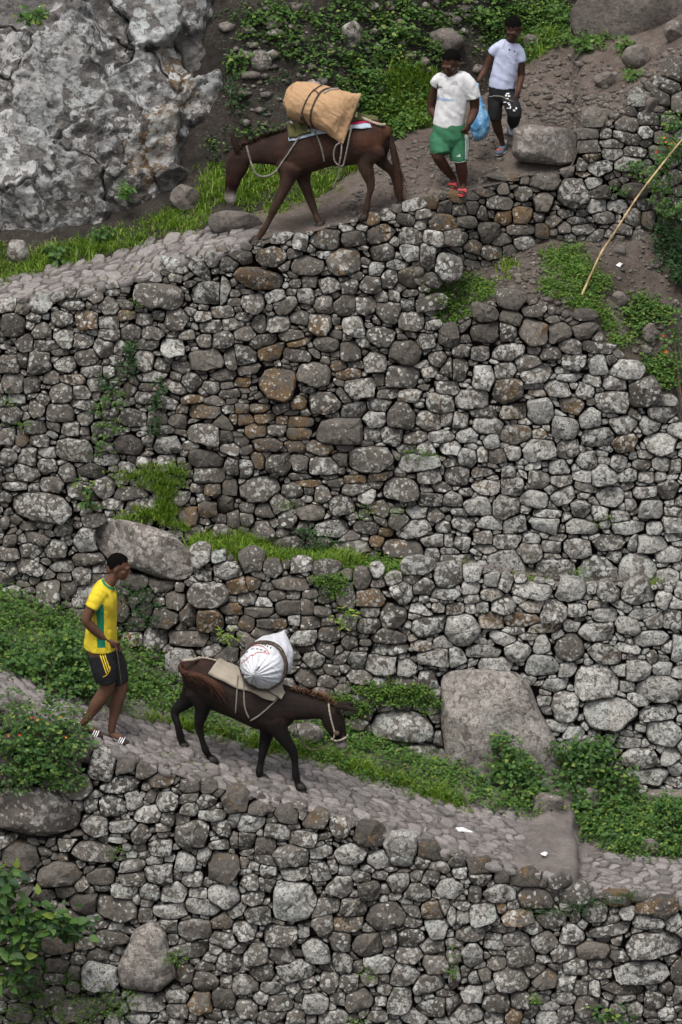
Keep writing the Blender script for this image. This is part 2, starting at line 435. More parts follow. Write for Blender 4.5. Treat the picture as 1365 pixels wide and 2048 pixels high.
AN['C'] = (880, 540, 2.814, 'U', "65,380,160,140;255,245,150,110d;395,175,140,105d;250,355,180,120d;385,350,95,110;530,350,170,160b;530,230,145,75;410,275,130,90,20d;680,350,125,110,-30d;810,340,130,100,-20d;820,260,110,60d;640,280,90,35;735,430,125,95;895,435,180,70,10;120,455,120,70;225,475,110,90;390,460,200,105;625,470,130,75;490,520,140,100;755,520,150,100;890,535,115,125g;1045,565,170,110,10p;90,555,150,120;245,600,135,145p;370,565,140,100;545,580,200,110,-15;60,665,130,100d;185,730,195,125;390,675,200,150,-10k;525,655,120,35;545,690,115,45r;665,665,145,115;720,605,135,50;865,620,100,75;985,640,145,90,15;820,680,100,95;975,740,210,140;1140,700,160,170d;745,765,160,105r;570,800,150,170p;410,800,160,90r;255,800,150,75;95,845,160,100r;850,840,135,130;1235,810,160,105;1180,870,120,110;1035,870,145,100;705,885,165,135p;270,875,175,85;430,925,185,120r;885,940,185,130;45,940,95,80;145,935,120,90p;290,965,95,80p;565,920,90,65r;565,1010,205,130p;725,1010,130,110;1045,975,170,100,-20r;1245,980,195,130p;60,1000,110,90p;155,1055,110,110;240,1040,65,95;330,1050,110,90d;410,1025,100,70,20p;830,1070,115,105;1010,1090,90,100;1140,1100,110,65d;1250,1090,120,80;670,1110,120,95;60,1085,90,50;550,1175,125,110;925,1160,150,115p;800,1160,110,70p;1060,1155,115,70p;1165,1165,100,75;100,1160,140,130;240,1140,120,60r;385,1130,80,80p;410,1215,155,115;275,1225,160,80r;1285,1240,130,120;1320,1110,70,90;630,1235,75,45;75,1290,115,95;215,1330,160,115;380,1335,160,130;530,1285,155,105p;695,1270,150,110,-20p;820,1225,120,60,15;955,1275,150,120p;1185,1345,145,120p;1075,1325,70,60;790,1345,120,110;600,1380,150,80;900,1365,100,90;1010,1385,120,70;1320,1370,110,80")
AN['D'] = (480, 860, 2.844, 'U', "160,90,165,85r;310,90,120,60r;455,105,160,80r;740,165,270,165p;215,195,145,140;345,185,105,100;480,205,200,100p;105,170,80,80r;30,220,110,120;575,165,90,70;1020,185,270,115,-5p;950,105,100,55;1065,105,105,75;1155,35,150,80;1205,110,100,105;1290,35,120,90;1295,155,110,120d;870,40,140,90;755,45,110,70;575,40,300,100;110,335,260,150,-12;330,265,120,45;390,305,190,40r;510,270,80,35;545,300,100,55;660,275,125,45r;800,265,160,55,-10r;1075,265,150,95,-8;1255,270,145,130;1185,190,105,60;910,340,220,150;665,340,195,65;470,365,100,85r;720,380,120,95;580,430,155,105;225,420,115,110;1090,395,140,85;1215,395,110,95;1320,420,90,100;405,470,155,95b;525,560,205,120p;720,560,155,75;790,450,130,100r;830,585,90,50r;1010,465,120,70;910,515,115,95;1110,485,90,90;990,565,210,100,-10p;1160,550,85,75;1270,535,130,90,10;1120,630,200,75,-5;1190,690,115,40;1270,640,105,80;930,675,290,120k;625,670,230,90;780,630,100,60r;140,460,110,80d;40,510,90,70;360,570,90,90")
AN['D2'] = (480, 860, 2.844, 'M', "190,795,115,90;340,775,115,80;495,815,150,110;610,830,60,55;700,855,110,115;780,805,70,70p;1020,780,155,90p;985,850,80,50;1190,835,165,130;1050,890,120,105;1325,820,110,80p;920,930,125,125p;1175,935,165,70;1310,905,100,70;600,940,120,145;745,955,175,110r;300,870,200,80b;60,870,130,70r;50,960,110,70;130,985,100,60;210,945,95,60b;310,940,85,50;400,935,100,50;110,1030,180,70b;275,1010,140,95;380,1010,65,95;480,1035,100,60;185,1100,180,65k;310,1080,75,65;400,1095,120,80k;505,1090,80,55;40,1105,90,90k;730,1120,135,90;870,1055,150,140;1025,1030,140,70,15p;1130,1010,80,60r;1225,1020,110,80k;1325,1010,80,70;1070,1115,200,130,-20;1265,1135,195,200p;855,1190,200,120;360,1185,170,90g;510,1165,130,90r;625,1210,80,80;1000,1055,80,40;1150,1215,110,60p")
AN['E'] = (880, 1000, 2.814, 'U', "130,140,135,85;285,130,160,65,15;425,140,150,100,-25;595,120,190,135p;800,155,215,95,5;1060,155,200,85,-5p;905,85,100,115,20;1015,85,120,70;1210,165,100,75p;1185,55,140,110;1320,120,120,120;245,210,110,80;380,230,165,80;515,215,110,70p;665,215,105,35;950,240,210,90;1190,250,190,110p;1090,245,60,90;1285,310,150,90,-15p;775,270,170,130p;630,260,110,80;505,295,140,110;130,245,110,90;40,225,80,80;50,290,110,40;370,350,230,130;640,390,250,120;890,385,215,150;1110,370,215,150;980,315,90,60;1280,430,110,100p")
AN['E2'] = (880, 1000, 2.814, 'M', "65,430,135,125;185,415,95,80p;295,450,95,75p;370,470,80,80,-40;515,510,240,100,5p;735,515,185,130p;950,525,140,105;1115,530,190,145p;55,535,120,65;165,495,95,70;290,535,135,75r;1260,565,90,105,20;1340,585,110,60p;95,615,115,80k;180,560,100,65d;225,600,110,70;360,590,150,110;525,600,150,65r;445,560,70,35;635,625,170,130;775,615,115,70;890,585,110,45r;935,650,160,80p;1150,640,170,60;1060,705,150,100,20p;1210,680,110,80;1310,670,110,120d;135,735,225,185p;285,680,150,90,10r;455,670,195,75r;590,720,200,55r;740,705,95,60;890,745,205,115p;1190,780,210,90,-10p;350,770,170,85,15p;415,740,130,40;495,770,110,35;440,850,150,115;575,815,100,110p;730,835,190,140d;930,870,220,110,15r;1070,835,170,55,10p;240,850,240,75;75,880,155,110;310,930,190,85p;570,935,210,130p;725,950,110,70,-15p;1110,960,165,130p;1260,945,120,80p;1340,830,120,180p;1195,885,70,75;1285,830,80,50,-20;875,1035,270,220p;650,1040,150,85;710,1165,160,200,10;955,1205,320,215p;1235,1065,280,150,5p;1235,1200,230,100,-15;1260,1310,210,170p;1060,1055,90,60;755,1325,120,110,20p;840,1360,110,60;1070,1365,150,70p;1015,955,90,55p")
AN['F'] = (700, 1280, 2.0526, 'M', "1195,485,175,90k;1315,480,80,80p;1225,560,170,65;1340,525,60,60;1330,585,80,30r;1150,425,110,70,-15p;215,355,280,145p;290,475,150,95;150,460,130,110d;320,545,100,50;120,105,140,90;375,70,220,90;570,105,180,80;170,30,160,70;300,25,100,50r;235,115,80,80p;320,155,80,70;225,175,150,50,15;30,85,90,80p;40,150,110,60;960,440,100,60;1000,430,90,70;1100,570,80,120r")
AN['G'] = (150, 900, 2.395, 'M', "605,510,90,100p;690,515,70,55p;730,575,145,100g;615,600,80,60;635,690,205,130,5;480,720,100,95d;425,805,150,110k;545,790,85,100,-20;650,820,160,120r;800,645,150,80,-10r;950,575,105,80;1040,635,180,70b;385,910,115,130p;545,905,195,90,5;265,905,130,90r;820,715,110,65;880,775,165,60b;965,705,85,55k;1050,695,75,45;1025,755,125,80d;1110,755,55,80;945,835,160,60b;1055,815,70,55;1130,825,110,80b;805,840,120,80k;750,765,110,60r;750,810,70,40;900,880,110,60;210,760,90,150d;340,770,90,70d;290,840,110,80d;290,640,110,70d;420,650,110,70d")
AN['G2'] = (150, 900, 2.395, 'U', "50,435,110,130p;55,525,140,70d;35,600,110,100;90,330,130,70p;60,690,120,90")
AN['H'] = (0, 1200, 3.4125, 'M', "90,100,230,190p;320,50,190,120;215,250,240,220p;430,220,180,180;1120,120,210,160;1280,120,120,150;1065,270,165,165p;880,280,190,140r;940,435,170,150k;1250,240,220,110,10;1250,440,240,280g;1050,390,90,50;1095,450,60,90;1040,450,40,70;1060,530,80,90;920,535,130,60;1030,640,260,170p;1210,620,100,90;1190,30,140,70;90,300,160,150;60,430,200,160;300,420,200,150;500,420,170,170;640,600,170,120;780,620,150,140")
AN['H2'] = (0, 1200, 3.4125, 'L', "700,1120,190,220p;520,1275,260,180;860,1130,140,110d;990,1170,150,90d;810,1265,280,100p;910,1370,130,110p;1140,1370,170,130;625,1400,110,110;770,1410,230,150;840,1550,190,100p;655,1540,170,150;1000,1460,190,120,-15p;1300,1430,120,80p;1240,1500,80,70;1120,1590,90,80;960,1600,160,150,-30;800,1640,150,40p;1100,1230,200,100k;1290,1270,150,100d;100,960,200,130d;330,1080,220,150d;470,1150,160,120d;60,1120,180,140d")
AN['I'] = (0, 1560, 2.844, 'L', "835,195,160,100,-15;955,110,140,115;1080,160,95,75p;1175,125,90,70;1205,200,170,65p;820,320,140,150,-30;930,280,85,70;955,220,70,80;1035,215,80,70p;1095,310,210,170;1265,280,115,85;1340,230,80,90p;380,365,120,70p;535,410,330,130,5p;680,350,120,40,10;430,300,90,40;330,540,290,150,-8b;120,430,220,150d;920,380,140,105p;750,425,65,40p;820,430,65,35;875,460,80,50;745,490,155,70,-12p;750,570,150,85;1050,470,130,120p;1160,430,85,75p;1250,370,120,60;1345,350,90,100;575,555,160,85d;910,535,160,120p;1095,570,130,90;1270,500,210,180d;700,630,150,95p;855,640,120,100;990,640,150,110p;1130,640,100,70;1280,650,180,130p;1150,720,200,100,15p;660,730,290,150,10d;970,745,205,100p;835,705,75,50;950,830,125,85;1110,850,195,135;1265,810,120,90b;1080,970,260,90d;1270,915,145,100p;1220,965,80,60;560,1120,200,190p;980,905,70,50;1065,1100,80,120;1165,1065,110,45;1170,1145,150,110d;1300,1040,140,130;1270,1240,140,130,20d;1290,1150,70,80;1010,1235,150,70,-10;820,1275,220,100,5p;1140,1275,150,120r;800,1360,150,60p;440,1310,360,150,-15;200,1140,110,130d;1210,1345,100,50;1310,1330,90,40;420,1100,80,90d;1020,1320,130,90;250,660,140,80d;480,700,180,120d;620,900,180,90d;400,800,140,120d;560,990,130,70d;330,940,200,110d;330,1060,140,80d;100,1000,160,140d;90,1180,160,150d;110,1330,180,110d;60,700,160,120d;180,800,200,150d")
AN['J'] = (440, 1540, 2.844, 'L', "85,170,140,140b;245,215,155,90d;385,255,145,100d;545,290,140,95b;685,335,125,105k;840,350,175,120d;1025,380,220,180p;1190,420,140,100k;150,305,205,110p;325,350,145,75p;35,350,75,100p;130,405,145,110p;265,430,125,90;470,390,135,90;575,470,130,75p;400,490,215,130;745,480,180,120p;915,515,150,100p;1150,525,105,90,20;275,575,115,75p;425,595,165,80p;580,585,140,110p;640,550,60,75;720,570,75,60p;800,610,95,75;920,600,85,45;1015,640,140,120;1210,610,100,80;175,640,100,90;265,650,90,70;425,750,260,240p;690,665,150,120;850,690,145,110;55,710,125,130p;190,730,135,90;605,780,150,85,-30;765,785,150,120;215,825,170,110;955,830,230,170,-20d;1130,700,170,100;1305,680,150,120p;730,875,175,105r;585,885,125,110,-20;1220,800,170,110r;1330,830,80,100;340,945,210,130;470,920,65,80;145,920,140,120;30,880,90,90;45,970,95,100;1090,950,150,110;960,950,105,90;1240,900,130,120p;845,990,190,140d;680,975,130,120d;545,1035,165,160;210,1050,130,120;350,1060,145,110;1075,1055,165,95;1215,1005,150,80;65,1100,150,140;240,1155,145,100;435,1140,220,120,-5;910,1110,185,115p;1235,1110,160,115;700,1100,110,120;1050,1165,165,140;620,1210,110,130;145,1220,150,120;295,1240,140,80;415,1245,80,60;730,1210,110,110;855,1190,100,80;790,1310,180,130,-20b;545,1325,165,115p;340,1330,150,100;155,1360,130,110;235,1300,90,80p;675,1300,95,70;1025,1310,135,160p;1195,1215,190,100,-15;1230,1345,250,110,-10;440,1410,110,80;650,1410,180,80;900,1400,120,60;25,1270,100,180;1330,1060,100,80;1335,1170,80,150")
AN['K'] = (880, 1600, 2.814, 'L', "115,405,90,75p;220,435,115,90p;355,430,90,70d;100,285,100,100;230,320,150,110k;340,325,100,110d;485,430,190,90k;660,460,120,85;760,515,195,110;545,555,210,130,10k;985,500,200,70r;1030,570,150,70d;1230,565,250,120k;75,505,190,110p;200,530,75,95;335,530,185,100p;410,590,75,55p;350,605,60,50r;120,595,100,50;245,640,165,140p;115,660,110,90;20,600,60,100;445,665,155,90r;640,670,170,110;765,660,60,70;875,635,165,120;1055,635,100,60p;1165,680,180,100;1315,690,105,100p;180,755,180,90;355,730,180,45,-8;745,755,140,115p;955,735,270,75,-3;300,770,110,40;430,785,155,85;590,800,150,120;1200,815,390,150,-3;305,815,130,65p;330,860,90,30;455,880,165,110;695,865,150,95;860,845,190,105b;1005,875,110,70;185,875,120,140,-20p;80,880,90,75;320,920,110,75;910,920,150,60d;530,960,120,80;765,940,140,90;1130,975,340,150,-5p;1340,970,80,150k;410,1015,205,140;590,1010,140,130,-30b;715,1030,110,90;250,980,75,70;790,1065,95,90;870,1065,70,95;100,1010,130,110;190,1095,145,90p;280,1065,75,85;1030,1065,250,70,5d;1280,1065,90,70;705,1120,145,75;1210,1120,140,100;1040,1120,140,50p;320,1140,190,120,10;450,1125,130,100;835,1155,150,140;60,1155,120,110;620,1165,140,50;150,1210,220,120;300,1235,100,70;705,1210,90,90;1100,1185,100,80;1285,1200,100,60p;420,1220,90,90r;600,1225,140,80;840,1240,150,50;1345,1100,60,110")
AN['R'] = (960, 200, 3.370, 'R', "740,315,150,90;760,385,130,60r;690,440,75,85p;820,450,180,100,-25p;895,370,140,80;1000,430,210,110p;885,290,170,65;740,225,150,80b;1115,215,100,100,-30p;1015,505,120,45;765,560,100,85p;690,500,110,40r;820,620,165,100p;1040,610,200,120b;620,620,210,240,-20p;430,685,155,140b;450,545,250,120d;180,520,210,50b;290,630,120,100p;130,690,190,105;160,600,90,90b;790,720,140,115p;930,710,140,80p;840,785,170,90;700,865,160,100p;1040,785,130,110;965,870,190,80,10;1130,800,110,130b;570,865,100,70;490,815,100,80;400,790,85,70;280,870,190,80;290,780,140,120r;160,790,130,100r;65,890,150,150d;420,880,100,100k;300,955,150,90p;150,945,150,80;75,1030,150,100;1075,910,120,90;690,760,80,45;660,820,140,60;20,770,80,100p;590,480,110,90;240,250,80,60b;20,620,180,60b;-60,640,160,70;-140,660,120,80r;-130,740,160,100;-230,720,130,100;-60,720,110,80;-100,820,140,90;-210,830,140,100r;-40,990,120,90d;-140,930,130,90;-260,940,140,100;-330,800,110,90;-330,690,130,80r;780,130,150,120b;1000,160,160,120b;1130,120,140,110;1240,250,130,110d;1210,350,140,120b;1290,150,120,110")

POLY_B = {   # boulders built into the walls: their outlines in the photograph
    'ledge': [(188, 1066), (205, 1048), (240, 1042), (300, 1056), (345, 1072), (378, 1105), (389, 1150), (365, 1166), (318, 1160), (262, 1140), (222, 1128), (195, 1100)],
    'big': [(884, 1352), (905, 1344), (960, 1343), (1035, 1348), (1062, 1375), (1085, 1430), (1118, 1492), (1128, 1560), (1095, 1600), (920, 1605), (893, 1530), (882, 1450)],
    'foot': [(306, 1842), (334, 1866), (338, 1898), (358, 1957), (316, 1992), (242, 1982), (235, 1940), (253, 1894), (267, 1866)],
    'left': [(-60, 1590), (40, 1578), (90, 1578), (135, 1602), (166, 1632), (155, 1664), (88, 1680), (52, 1674), (-60, 1650)],
    'edge': [(1028, 262), (1062, 252), (1156, 268), (1154, 328), (1120, 337), (1040, 328), (1024, 312)],
    'right': [(1274, 1600), (1300, 1582), (1365, 1580), (1440, 1590), (1450, 1650), (1300, 1650), (1272, 1622)],
}

def parse(key):
    x0, y0, s, wall, txt = AN[key]
    out = []
    for it in txt.split(';'):
        c = ''
        if it[-1].isalpha(): c, it = it[-1], it[:-1]
        v = [float(q) for q in it.split(',')]
        rot = math.radians(v[4]) if len(v) > 4 else rng.uniform(-.12, .12)
        out.append([x0 + v[0] / s, y0 + v[1] / s, v[2] / 2 / s, v[3] / 2 / s, rot, c])
    return wall, out

class Pack:
    """irregular stones that fill a region of the (u, v) plane without overlapping"""
    def __init__(self, r, expo=2.5):
        self.r = r; self.S = np.zeros((0, 5)); self.c = []; self.expo = expo
    def q(self, x, y, S=None):
        S = self.S if S is None else S
        dx = x[:, None] - S[:, 0]; dy = y[:, None] - S[:, 1]
        cs, sn = np.cos(S[:, 4]), np.sin(S[:, 4])
        a = np.abs((dx * cs + dy * sn) / S[:, 2]); b = np.abs((-dx * sn + dy * cs) / S[:, 3])
        return (a ** self.expo + b ** self.expo) ** (1 / self.expo)
    def add(self, s, c=''):
        self.S = np.vstack([self.S, np.array(s[:5], float)]); self.c.append(c)
    def anchors(self, lst, blocks=(), top=None):
        for s in lst:
            if top is not None and s[1] > top(s[0]) - 25: s[1] = max(s[1], float(top(s[0])) + s[3] * 1.15 - 5)
            x, y = np.array([s[0]]), np.array([s[1]])
            if any(in_poly(x, y, b)[0] for b in blocks): continue
            if len(self.S) and self.q(x, y).min() < .55: continue
            self.add(s, s[5])
    def fill(self, poly, blocks, sizes, tries, asp=(1.05, 2.5), tol=.88, rotv=.3, top=None):
        xs = [p[0] for p in poly]; ys = [p[1] for p in poly]
        t8 = np.linspace(0, 2 * np.pi, 9)[:-1]
        for lo, hi, n in zip(*[iter(sizes)] * 2, tries):
            X = self.r.uniform(min(xs), max(xs), n); Yy = self.r.uniform(min(ys), max(ys), n)
            ok = in_poly(X, Yy, poly)
            for b in blocks: ok &= d_poly(X, Yy, b) > lo * .6
            for x, y in zip(X[ok], Yy[ok]):
                d = self.r.uniform(lo, hi); k = math.sqrt(self.r.uniform(asp[0], asp[1] + (.9 if hi < 16 else 0)))
                a, b = d / 2 * k, d / 2 / k; rot = self.r.normal(0, rotv)
                if top is not None and y - b * 1.25 < top(x) - 4: continue
                ca, sa = math.cos(rot), math.sin(rot)
                ex = a * .86 * np.cos(t8); ey = b * .86 * np.sin(t8)
                qx = np.append(x + ex * ca - ey * sa, x); qy = np.append(y + ex * sa + ey * ca, y)
                if len(self.S):
                    near = (np.abs(self.S[:, 0] - x) < self.S[:, 2] + self.S[:, 3] + d) & (np.abs(self.S[:, 1] - y) < self.S[:, 3] + self.S[:, 2] + d)
                    if near.any() and self.q(qx, qy, self.S[near]).min() < tol: continue
                self.add((x, y, a, b, rot))
    def outline(self, i, nseg, gap, blocks=(), grow=1.42):
        """convex cell: straight joints against every neighbour, bounded by the stone's own size"""
        s = self.S[i]
        ND = 108
        th = np.linspace(0, 2 * np.pi, ND, endpoint=False)
        c, sn = np.cos(th - s[4]), np.sin(th - s[4])
        own = 1.0 / ((np.abs(c) / s[2]) ** self.expo + (np.abs(sn) / s[3]) ** self.expo) ** (1 / self.expo)
        rad = own * grow
        near = np.nonzero((np.abs(self.S[:, 0] - s[0]) < (self.S[:, 2] + self.S[:, 3] + s[2] + s[3]) * .9) & (np.abs(self.S[:, 1] - s[1]) < (self.S[:, 3] + self.S[:, 2] + s[2] + s[3]) * .9))[0]
        def met(q, dx, dy):
            cs, ss = math.cos(q[4]), math.sin(q[4])
            u, w = dx * cs + dy * ss, -dx * ss + dy * cs
            e = 3.0                                   # squarish stones: joints run along or across the courses
            fu, fw = abs(u) / q[2], abs(w) / q[3]
            u2, w2 = math.copysign(fu ** (e - 1) / q[2], u), math.copysign(fw ** (e - 1) / q[3], w)
            L = math.hypot(u2, w2) + 1e-9
            return (u2 * cs - w2 * ss) / L, (u2 * ss + w2 * cs) / L, 1.0 / (fu ** e + fw ** e) ** (1 / e)
        for j in near:
            if j == i: continue
            q = self.S[j]
            dx, dy = q[0] - s[0], q[1] - s[1]
            n1x, n1y, t1 = met(s, dx, dy); n2x, n2y, t2 = met(q, dx, dy)
            f = t1 / (t1 + t2)
            nx, ny = n1x + n2x, n1y + n2y; L = math.hypot(nx, ny); nx, ny = nx / L, ny / L
            dist = f * (dx * nx + dy * ny) - gap
            if dist < .5: dist = .5
            if dx * nx + dy * ny < .35 * math.hypot(dx, dy): continue
            co = np.cos(th) * nx + np.sin(th) * ny
            rad = np.where(co > .12, np.minimum(rad, dist / np.maximum(co, .12)), rad)
        for b in blocks:
            bx = np.array(b)
            if bx[:, 0].min() - 60 < s[0] < bx[:, 0].max() + 60 and bx[:, 1].min() - 60 < s[1] < bx[:, 1].max() + 60:
                ts = np.linspace(.2, 1, 16)
                X = s[0] + np.cos(th)[:, None] * rad[:, None] * ts; Y = s[1] + np.sin(th)[:, None] * rad[:, None] * ts
                bad = d_poly(X, Y, b) < 1.0
                rad = np.where(bad.any(1), rad * ts[bad.argmax(1)], rad)
        # keep the true corners of the cell, then spread the other vertices evenly
        X, Y = rad * np.cos(th), rad * np.sin(th)
        ax_, ay_ = np.roll(X, -3) - X, np.roll(Y, -3) - Y; bx_, by_ = X - np.roll(X, 3), Y - np.roll(Y, 3)
        turn = np.abs(np.arctan2(bx_ * ay_ - by_ * ax_, bx_ * ax_ + by_ * ay_))
        pk_ = (turn > .30) & (turn >= np.roll(turn, 1)) & (turn > np.roll(turn, -1))
        idx = set(np.nonzero(pk_)[0].tolist())
        for q in np.linspace(0, ND, nseg, endpoint=False).astype(int):
            if all(min(abs(q - w), ND - abs(q - w)) > ND / nseg * .45 for w in idx): idx.add(int(q))
        ii = np.array(sorted(idx))
        rd = rad[ii]
        rd = np.where(pk_[ii], rd * .975, rd)
        return th[ii], rd

def stone_mesh(cu, cv, th, rad, mapf, nrm, px_m, H, back, r, rings=6, tilt=.16, rough=.05, flat=.0):
    n = len(th)
    rm = rad.mean()
    # angular corners: the outline is also cut by a few straight chords
    for _ in range(r.integers(1, 5)):
        a0 = r.uniform(0, 6.283); co = np.cos(th - a0)
        ext = (rad * np.maximum(co, 0)).max()
        rad = np.where(co > .2, np.minimum(rad, ext * r.uniform(.88, 1.0) / np.maximum(co, .2)), rad)
    rad = rad * (1 + rough * (np.sin(3 * th + r.uniform(0, 6)) * .5 + np.sin(5 * th + r.uniform(0, 6)) * .5 + r.normal(0, .35, n)))
    fs = {6: [.86, 1.0, .992, .95, .85, .48], 5: [.88, 1.0, .975, .86, .45], 4: [.9, 1.0, .92, .5]}[rings]
    f = np.array(fs)[:, None]
    ox = (np.cos(th) * rad)[None] * f; oy = (np.sin(th) * rad)[None] * f
    pw = r.uniform(5.0, 12.0)
    prof = np.where(f < 1, (1 - np.abs(f) ** pw) ** .55, 0)
    h = H * prof + 0 * ox
    h[0] = -back; h[1] = -.10 * H - .15 * back
    pole = np.array([H * 1.0])
    X, Yv = ox / rm, oy / rm
    cuts = [(r.uniform(0, 6.283), r.uniform(.35, 1.5), r.uniform(.5, 1.0)) for _ in range(r.integers(2, 6))]
    cuts.append((r.uniform(-.5, .5) + 1.571, r.uniform(.3, .8), r.uniform(.6, .9)))      # undercut foot (v runs down)
    def shape(hh, x, y):
        for a0, sl, c0 in cuts:
            p = x * math.cos(a0) + y * math.sin(a0)
            hh = np.minimum(hh, H * (1.12 - sl * (p - .55 + .6 * c0 * .6) * (1 - flat)))
        return hh
    h[2:] = shape(h[2:], X[2:], Yv[2:]); pole = shape(pole, 0., 0.)
    tx, ty = r.normal(0, tilt, 2)
    ty += .12 * (1 - flat)
    p1, p2, p3 = r.uniform(0, 6.28, 3)
    def tilted(hh, x, y):
        return hh + H * (tx * x + ty * y) + rough * H * 1.5 * (np.sin(x * 5 + p1) * np.sin(y * 4.4 + p2) + .6 * np.sin(x * 9 + y * 8 + p3))
    h[1:] = tilted(h[1:], X[1:], Yv[1:]); pole = tilted(pole, 0., 0.)
    push = H * r.normal(0, .22)
    h[1:] += push; pole += push
    if rings >= 5: h[2:] += r.normal(0, .035 * H, h[2:].shape)
    U = np.append((cu + ox).ravel(), cu); W = np.append((cv + oy).ravel(), cv)
    V = mapf(U, W) + nrm * np.append(h.ravel(), pole)[:, None]
    k = len(fs)
    F = []
    for a in range(k - 1):
        for b in range(n):
            F.append((a * n + b, a * n + (b + 1) % n, (a + 1) * n + (b + 1) % n, (a + 1) * n + b))
    pol = len(V) - 1
    for b in range(n):
        F.append(((k - 1) * n + b, (k - 1) * n + (b + 1) % n, pol))
    return V, F

def stone_tint(c, x, y, r, cover=None):
    """lichen cover, ochre cover, brightness, seed of one stone"""
    L = r.normal(.50, .065) if cover is None else r.normal(cover, .065)
    O = 0.05 + (.3 if r.random() < .1 else 0)
    B = r.uniform(.25, .8)
    if c == 'p': L += .14
    elif c == 'd': L -= .19; B = r.uniform(.2, .6)
    elif c == 'r': O = r.uniform(.46, .64); L -= .03
    elif c == 'k': O = r.uniform(.34, .5); L -= .10; B = r.uniform(.15, .4)
    elif c == 'b': L -= .18; O = r.uniform(.25, .4); B = r.uniform(.6, .95)
    elif c == 'g': L += .14
    return (min(max(L, .30 if x > 190 or y < 1560 else .05), .98), O, B, r.random())

def build_wall(root, pack, mapf, nrm, part, blocks, r, px_m, cover, rings_big=6, gap=(.0, 1.0), hfac=.36, hmax=.11, back=.17, mat=None, keep=300, tilt=.34, flat=0., rest='small_stones', rough=.05, tintf=None):
    items = []
    for i in range(len(pack.S)):
        s = pack.S[i]
        size = math.sqrt(s[2] * s[3]) * 2
        nseg = 30 if size > 34 else (22 if size > 20 else 14)
        th, rad = pack.outline(i, nseg, r.uniform(*gap), blocks)
        if rad.mean() < 2.2: continue
        H = min(hfac * min(s[2], s[3]) * 2 / px_m, hmax) * r.uniform(.75, 1.2)
        V, F = stone_mesh(s[0], s[1], th, rad, mapf, nrm, px_m, H, back, r, rings_big if size > 26 else (5 if size > 14 else 4), tilt, rough, flat)
        cx, cy = proj(V.mean(0))
        vis = -30 < cx < 1395 and -30 < cy < 2078
        t = tintf(pack.c[i], s[0], s[1], r) if tintf else stone_tint(pack.c[i], s[0], s[1], r, cover(s[0], s[1]) if cover else None)
        items.append((rad.mean() ** 2 * (1 if vis else .01), V, F, t))
    items.sort(key=lambda q: -q[0])
    for _, V, F, t in items[:keep]:
        me = mesh_np(part, V, F, True, t); me.set_sharp_from_angle(angle=.62)
        obj(part, me, mat, root, V.mean(0))
    if items[keep:]:
        Vs, Fs, Ts, n = [], [], [], 0
        for _, V, F, t in items[keep:]:
            Vs.append(V); Fs += [tuple(q + n for q in f) for f in F]; Ts.append(np.tile(np.array(t, np.float32), (len(V), 1))); n += len(V)
        me = mesh_np(rest, np.vstack(Vs), Fs, True, np.vstack(Ts)); me.set_sharp_from_angle(angle=.62)
        o = obj(rest, me, mat, root)
        o['kind'] = 'stuff'
    return len(items)

def core(root, mapf, xs, top, bot, depth=.14, mat=None):
    """packed earth behind the stones, deep in the joints"""
    def fn(u, t): return mapf(u, top(u) + (bot(u) - top(u)) * t) - WALL_N * depth + .02 * np.stack([0 * u, wob(u * .03, t * 20, 1, 2), 0 * u], -1)
    o = sheet('earth_core', fn, xs, np.linspace(0, 1, 40), mat or M['core'], root)
    return o

anch = {'U': [], 'M': [], 'L': [], 'R': []}
for k in ('A', 'B', 'C', 'D', 'D2', 'E', 'E2', 'F', 'G', 'G2', 'H', 'H2', 'I', 'J', 'K', 'R'):
    w_, l_ = parse(k); anch[w_] += l_

def xr(f, a, b, n=40, rev=False):
    x = np.linspace(a, b, n); p = list(zip(x, f(x)))
    return p[::-1] if rev else p

up_cover = lambda x, y: .53 + .12 * ((x > 850) & (y > 740)) - .10 * ((abs(x - 560) < 160) & (abs(y - 790) < 130)) - .16 * ((x > 920) & (y < 690)) - .06 * ((abs(x - 560) < 200) & (y > 900))
mid_cover = lambda x, y: .47 + .25 * np.clip((x - 700) / 300, 0, 1)
low_cover = lambda x, y: .56 - .16 * (x < 190) - .35 * np.clip((L_EDGE(x) + 30 - y) / 30, 0, 1)
SIZES = (34, 50, 24, 34, 14, 24, 7, 14)


# tall upper wall
r = np.random.default_rng(11)
U_POLY = xr(U_EDGE, -150, 845, 30) + xr(T_EDGE, 846, 1500, 40) + [(1500, 1150), (840, 1128), (740, 1118), (650, 1098), (560, 1092), (450, 1072), (392, 1052), (380, 1180), (190, 1185), (-150, 1190)]
pk = Pack(r); blk = [POLY_B['ledge']]
pk.anchors(anch['U'], blk)
pk.fill(U_POLY, blk, SIZES, (2500, 5000, 14000, 16000), top=lambda x: U_EDGE(x) - 6 if x < 845 else T_EDGE(x) - 6)
root = thing('dry_stone_wall', 'tall dry stone retaining wall of lichen-spotted basalt below the upper path', 'stone wall', S_up(650, 1090))
root['kind'] = 'thing'
build_wall(root, pk, S_up, WALL_N, 'stone', blk, r, 224, up_cover, mat=M['stone'])
core(root, S_up, np.linspace(-160, 1520, 120), lambda x: np.where(x < 845, U_EDGE(x), T_EDGE(x)) + 14, lambda x: np.full(np.shape(x), 1215.))

